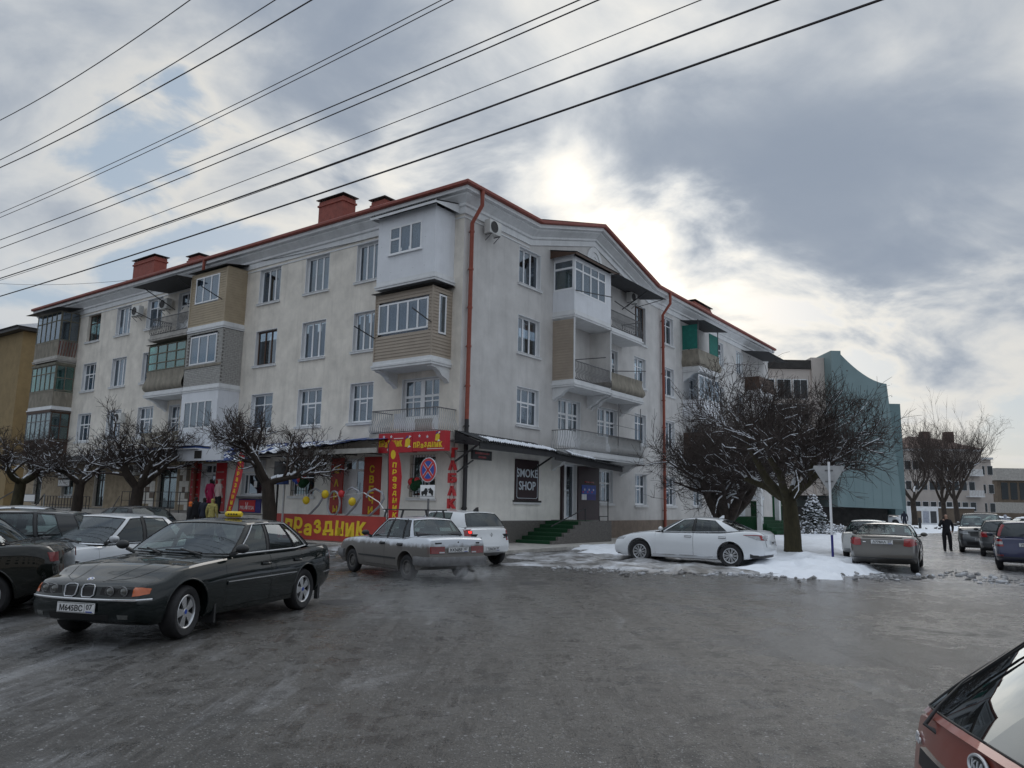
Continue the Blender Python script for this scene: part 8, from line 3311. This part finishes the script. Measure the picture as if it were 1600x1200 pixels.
# the slip of fence and gate seen under the big tree
q = gnd(1222, 838)
gt = tag(empty('gate', (q.x, q.y + 6, 0), R(-20)), 'dark green sheet metal gate with snow on top behind the big tree', 'gate')
MB().box(-.75, .75, 0, .06, .1, 2.3, 'carpet_green').build('panel', gt)
MB().add([(-.85, -.3, 2.45), (.85, -.3, 2.4), (.85, .5, 2.62), (-.85, .5, 2.67)], [(0, 1, 2, 3)], 'snow').build('snow_cover', gt)
# manhole lids, stones of ice
for (px, py, lab) in ((838, 912, 'round iron manhole lid in the road in front of the smoke shop'), (533, 941, 'iron manhole lid just behind the green taxi')):
    q = gnd(px, py)
    mb = MB()
    mb.lathe([(0, .008), (.30, .008), (.31, .006), (.36, .006), (.37, .0)], 'dark_metal', 28)
    tag(mb.build('manhole_lid', loc=(q.x, q.y, .001)), lab, 'manhole lid')

# ---------------------------------------------------------------- people
def person(label, loc, az, h, coat, trousers, hair='hair', pose=None, group=None, hood=None, long_coat=False):
    k = h / 1.75
    J = dict(pelvis=(0, 0, .95), belly=(0, 0, 1.1), chest=(0, .01, 1.32), neck=(0, .01, 1.48), chin=(0, .02, 1.56), head=(0, .025, 1.66), crown=(0, .015, 1.73),
             hl=(-.10, 0, .90), kl=(-.11, .02, .50), al=(-.115, -.02, .09), tl=(-.12, .13, .04), hr=(.10, 0, .90), kr=(.11, .02, .50), ar=(.115, -.02, .09), tr=(.12, .13, .04),
             sl=(-.19, 0, 1.42), el=(-.26, -.03, 1.13), wl=(-.27, .05, .88), fl=(-.265, .08, .78), sr=(.19, 0, 1.42), er=(.26, -.03, 1.13), wr=(.27, .05, .88), fr=(.265, .08, .78))
    J.update(pose or {})
    E_ = [('pelvis', 'belly'), ('belly', 'chest'), ('chest', 'neck'), ('neck', 'chin'), ('chin', 'head'), ('head', 'crown'), ('pelvis', 'hl'), ('hl', 'kl'), ('kl', 'al'), ('al', 'tl'), ('pelvis', 'hr'), ('hr', 'kr'), ('kr', 'ar'), ('ar', 'tr'),
          ('chest', 'sl'), ('sl', 'el'), ('el', 'wl'), ('wl', 'fl'), ('chest', 'sr'), ('sr', 'er'), ('er', 'wr'), ('wr', 'fr')]
    Rr = dict(pelvis=.16, belly=.15, chest=.165, neck=.07, chin=.075, head=.10, crown=.07, hl=.125, kl=.092, al=.072, tl=.05, hr=.125, kr=.092, ar=.072, tr=.05, sl=.085, el=.062, wl=.045, fl=.04, sr=.085, er=.062, wr=.045, fr=.04)
    names = list(J)
    me = bpy.data.meshes.new('person')
    me.from_pydata([J[n_] for n_ in names], [(names.index(a), names.index(b)) for a, b in E_], [])
    ob = bpy.data.objects.new('person', me)
    COL.objects.link(ob)
    md = ob.modifiers.new('s', 'SKIN')
    for i, n_ in enumerate(names):
        sv = me.skin_vertices[0].data[i]
        rr = Rr[n_]
        sv.radius = (rr, rr * (.72 if n_ in ('chest', 'belly', 'pelvis') else 1))
        sv.use_root = n_ == 'pelvis'
    ob.modifiers.new('u', 'SUBSURF').levels = 2
    dg = bpy.context.evaluated_depsgraph_get()
    res = bpy.data.meshes.new_from_object(ob.evaluated_get(dg))
    bpy.data.objects.remove(ob)
    for kk in (coat, trousers, 'skin', hair, 'black'):
        res.materials.append(M[kk])
    pos = {n_: Vector(J[n_]) for n_ in names}
    hd = pos['head']
    for f in res.polygons:
        c = Vector(f.center)
        if c.z > pos['neck'].z + .03 and (c - hd).length < .26 and min((c - pos[q]).length for q in ('wl', 'fl', 'wr', 'fr')) > .07:
            d = c - hd
            m_ = 3 if (d.y < .045 or d.z > .065) else 2
            if hood: m_ = 0 if (d.y < .05 or d.z > .05) else 2
        elif min((c - pos['fl']).length, (c - pos['fr']).length) < .065:
            m_ = 2
        elif c.z < .10:
            m_ = 4
        elif c.z < (.55 if long_coat else .86) and abs(c.x) < .24:
            m_ = 1
        else:
            m_ = 0
        f.material_index = m_
        f.use_smooth = True
    o = link('person', res, None, loc, -az)
    o.scale = (k, k, k)
    tag(o, label, 'person', group)
    # nose and ears
    mb = MB()
    mb.ball(hd + Vector((0, .105, -.02)), .016, 'skin', 6, (.8, 1.2, 1.3))
    for sg in (-1, 1):
        mb.ball(hd + Vector((sg * .098, .0, -.015)), .022, 'skin', 6, (.4, .8, 1.2))
    mb.build('face', o)
    return o
q = gnd(1481, 862)
person('man in dark jacket and trousers walking up the side street, one hand at his face', q, R(180 + 18), 1.66, 'cloth_black', 'cloth_black', pose=dict(er=(.30, .02, 1.16), wr=(.17, .20, 1.40), fr=(.11, .19, 1.50), el=(-.29, -.06, 1.15), wl=(-.24, .06, .95), fl=(-.20, .10, .90), kl=(-.12, .06, .50), al=(-.13, .02, .09), tl=(-.14, .17, .05)))
q = at_depth(1414, 823, 73)
person('person in dark hooded coat standing by the far white estate', (q.x, q.y, .1), R(20), 1.75, 'cloth_navy', 'cloth_navy', hood=True, pose=dict(head=(.02, .10, 1.64), chin=(.01, .07, 1.55), crown=(.02, .09, 1.72)))
q = gnd(1574, 851)
person('person in pale blue-grey jacket with a dark bag behind the blue estate', q, R(40), 1.7, 'cloth_grey', 'cloth_black', hood=True)
for (px, Y, z, az_, h, coat, tr_, lab, kw) in ((326, 40.2, 1.0, 20, 1.68, 'cloth_magenta', 'cloth_black', 'woman in long magenta coat at the open shop door', dict(long_coat=True)),
                                          (339, 40.0, 1.0, 40, 1.68, 'cloth_pink', 'cloth_black', 'woman in pale pink hooded coat at the open shop door', dict(hood=True)),
                                          (305, 37.2, .12, -30, 1.70, 'cloth_black', 'cloth_black', 'person in black coat on the pavement left of the magenta coat', {}),
                                          (318, 37.6, .12, 30, 1.66, 'cloth_navy', 'cloth_black', 'person in navy coat on the pavement below the magenta coat', {}),
                                          (331, 36.6, .12, 10, 1.62, 'cloth_olive', 'cloth_black', 'person in patterned yellow jacket with hood up on the pavement', dict(hood=True)),
                                          (296, 34.5, .0, 60, 1.60, 'cloth_black', 'cloth_black', 'person wearing an orange hat behind the white saloon', dict(hair='cloth_orange'))):
    q = kerb_at(px, 1.2 if z > .5 else (3.1 if px != 296 else 4.6))
    person(lab, (q.x, q.y, z), R(az_), h, coat, tr_, group='people in front of the shops', **kw)

# pigeons on the snow
for i, (px, py) in enumerate(((1420, 829), (1426, 830), (1432, 829), (1448, 831), (1462, 829), (1468, 830), (1472, 828))):
    q = gnd(px, py)
    mb = MB()
    mb.ball((0, 0, .13), .11, 'slate', 8, (1.5, .8, .8))
    mb.ball((.17, 0, .24), .05, 'dark_metal', 6)
    mb.tube([(.12, 0, .16), (.17, 0, .24)], .04, 'dark_metal', 6)
    mb.add([(-.12, -.05, .15), (-.12, .05, .15), (-.34, .04, .10), (-.34, -.04, .10)], [(0, 1, 2, 3)], 'slate')
    for y in (-.03, .03):
        mb.tube([(0, y, 0), (0, y, .07)], .012, 'rust_metal', 4)
    tag(mb.build('pigeon', loc=(q.x, q.y, .1), rz=i * 1.3), ('leftmost dark pigeon by the feet of the hooded person', 'second dark pigeon from the hooded person', 'third dark pigeon from the hooded person', 'dark pigeon sitting alone midway between the hooded person and the walking man', 'farther left of three pigeons close to the walking man', 'middle of three pigeons close to the walking man', 'pigeon nearest the walking man')[i], 'pigeon', 'pigeons on the snow')

# ---------------------------------------------------------------- exhaust drifting behind the silver saloon
def smoke_mat(name, dens, scale, seed, thr):
    m = bpy.data.materials.new(name)
    m.use_nodes = True
    N, L = m.node_tree.nodes, m.node_tree.links
    N.clear()
    out = N.new('ShaderNodeOutputMaterial')
    v = N.new('ShaderNodeVolumePrincipled')
    v.inputs['Color'].default_value = (.9, .92, .95, 1)
    t = N.new('ShaderNodeTexCoord')
    n = N.new('ShaderNodeTexNoise')
    n.inputs['Scale'].default_value = scale
    n.inputs['Detail'].default_value = 5
    n.inputs['Distortion'].default_value = .8
    mp = N.new('ShaderNodeMapping')
    mp.inputs['Location'].default_value = (seed, seed * 2, 0)
    L.new(t.outputs['Object'], mp.inputs[0])
    L.new(mp.outputs[0], n.inputs['Vector'])
    r = N.new('ShaderNodeMapRange')
    r.interpolation_type = 'SMOOTHSTEP'
    L.new(n.outputs[0], r.inputs[0])
    r.inputs[1].default_value = thr
    r.inputs[2].default_value = thr + .28
    # fade to nothing at the edge of the body (object space ellipsoid of radius 1)
    ln = N.new('ShaderNodeVectorMath')
    ln.operation = 'LENGTH'
    sc = N.new('ShaderNodeVectorMath')
    sc.operation = 'MULTIPLY'
    L.new(t.outputs['Generated'], sc.inputs[0])
    sc.inputs[1].default_value = (2, 2, 2)
    sb = N.new('ShaderNodeVectorMath')
    sb.operation = 'SUBTRACT'
    L.new(sc.outputs[0], sb.inputs[0])
    sb.inputs[1].default_value = (1, 1, 1)
    L.new(sb.outputs[0], ln.inputs[0])
    e = N.new('ShaderNodeMapRange')
    e.interpolation_type = 'SMOOTHSTEP'
    L.new(ln.outputs['Value'], e.inputs[0])
    e.inputs[1].default_value = 1.0
    e.inputs[2].default_value = .25
    mm = N.new('ShaderNodeMath')
    mm.operation = 'MULTIPLY'
    L.new(r.outputs[0], mm.inputs[0])
    L.new(e.outputs[0], mm.inputs[1])
    m2 = N.new('ShaderNodeMath')
    m2.operation = 'MULTIPLY'
    L.new(mm.outputs[0], m2.inputs[0])
    m2.inputs[1].default_value = dens
    L.new(m2.outputs[0], v.inputs['Density'])
    L.new(v.outputs[0], out.inputs['Volume'])
    M[name] = m
smoke_mat('exhaust_near', 2.4, 3.2, 3.0, .44)
smoke_mat('exhaust_far', .50, 1.5, 5.0, .46)
for nm, (px, py), s_, k, lab in (('exhaust_smoke', (742, 916), (.95, .42, .27), 'exhaust_near', 'white exhaust puffs at the tail of the silver saloon'), ('exhaust_smoke', (690, 1010), (1.7, 2.3, .5), 'exhaust_far', 'thin exhaust haze drifting over the wet road')):
    q = gnd(px, py)
    mb = MB()
    mb.ball((0, 0, 0), 1, k, 20)
    mb.v = [(x * s_[0], y * s_[1], z * s_[2]) for x, y, z in mb.v]
    o = mb.build(nm, loc=(q.x, q.y, s_[2] + .02))
    tag(o, lab, kind='stuff')
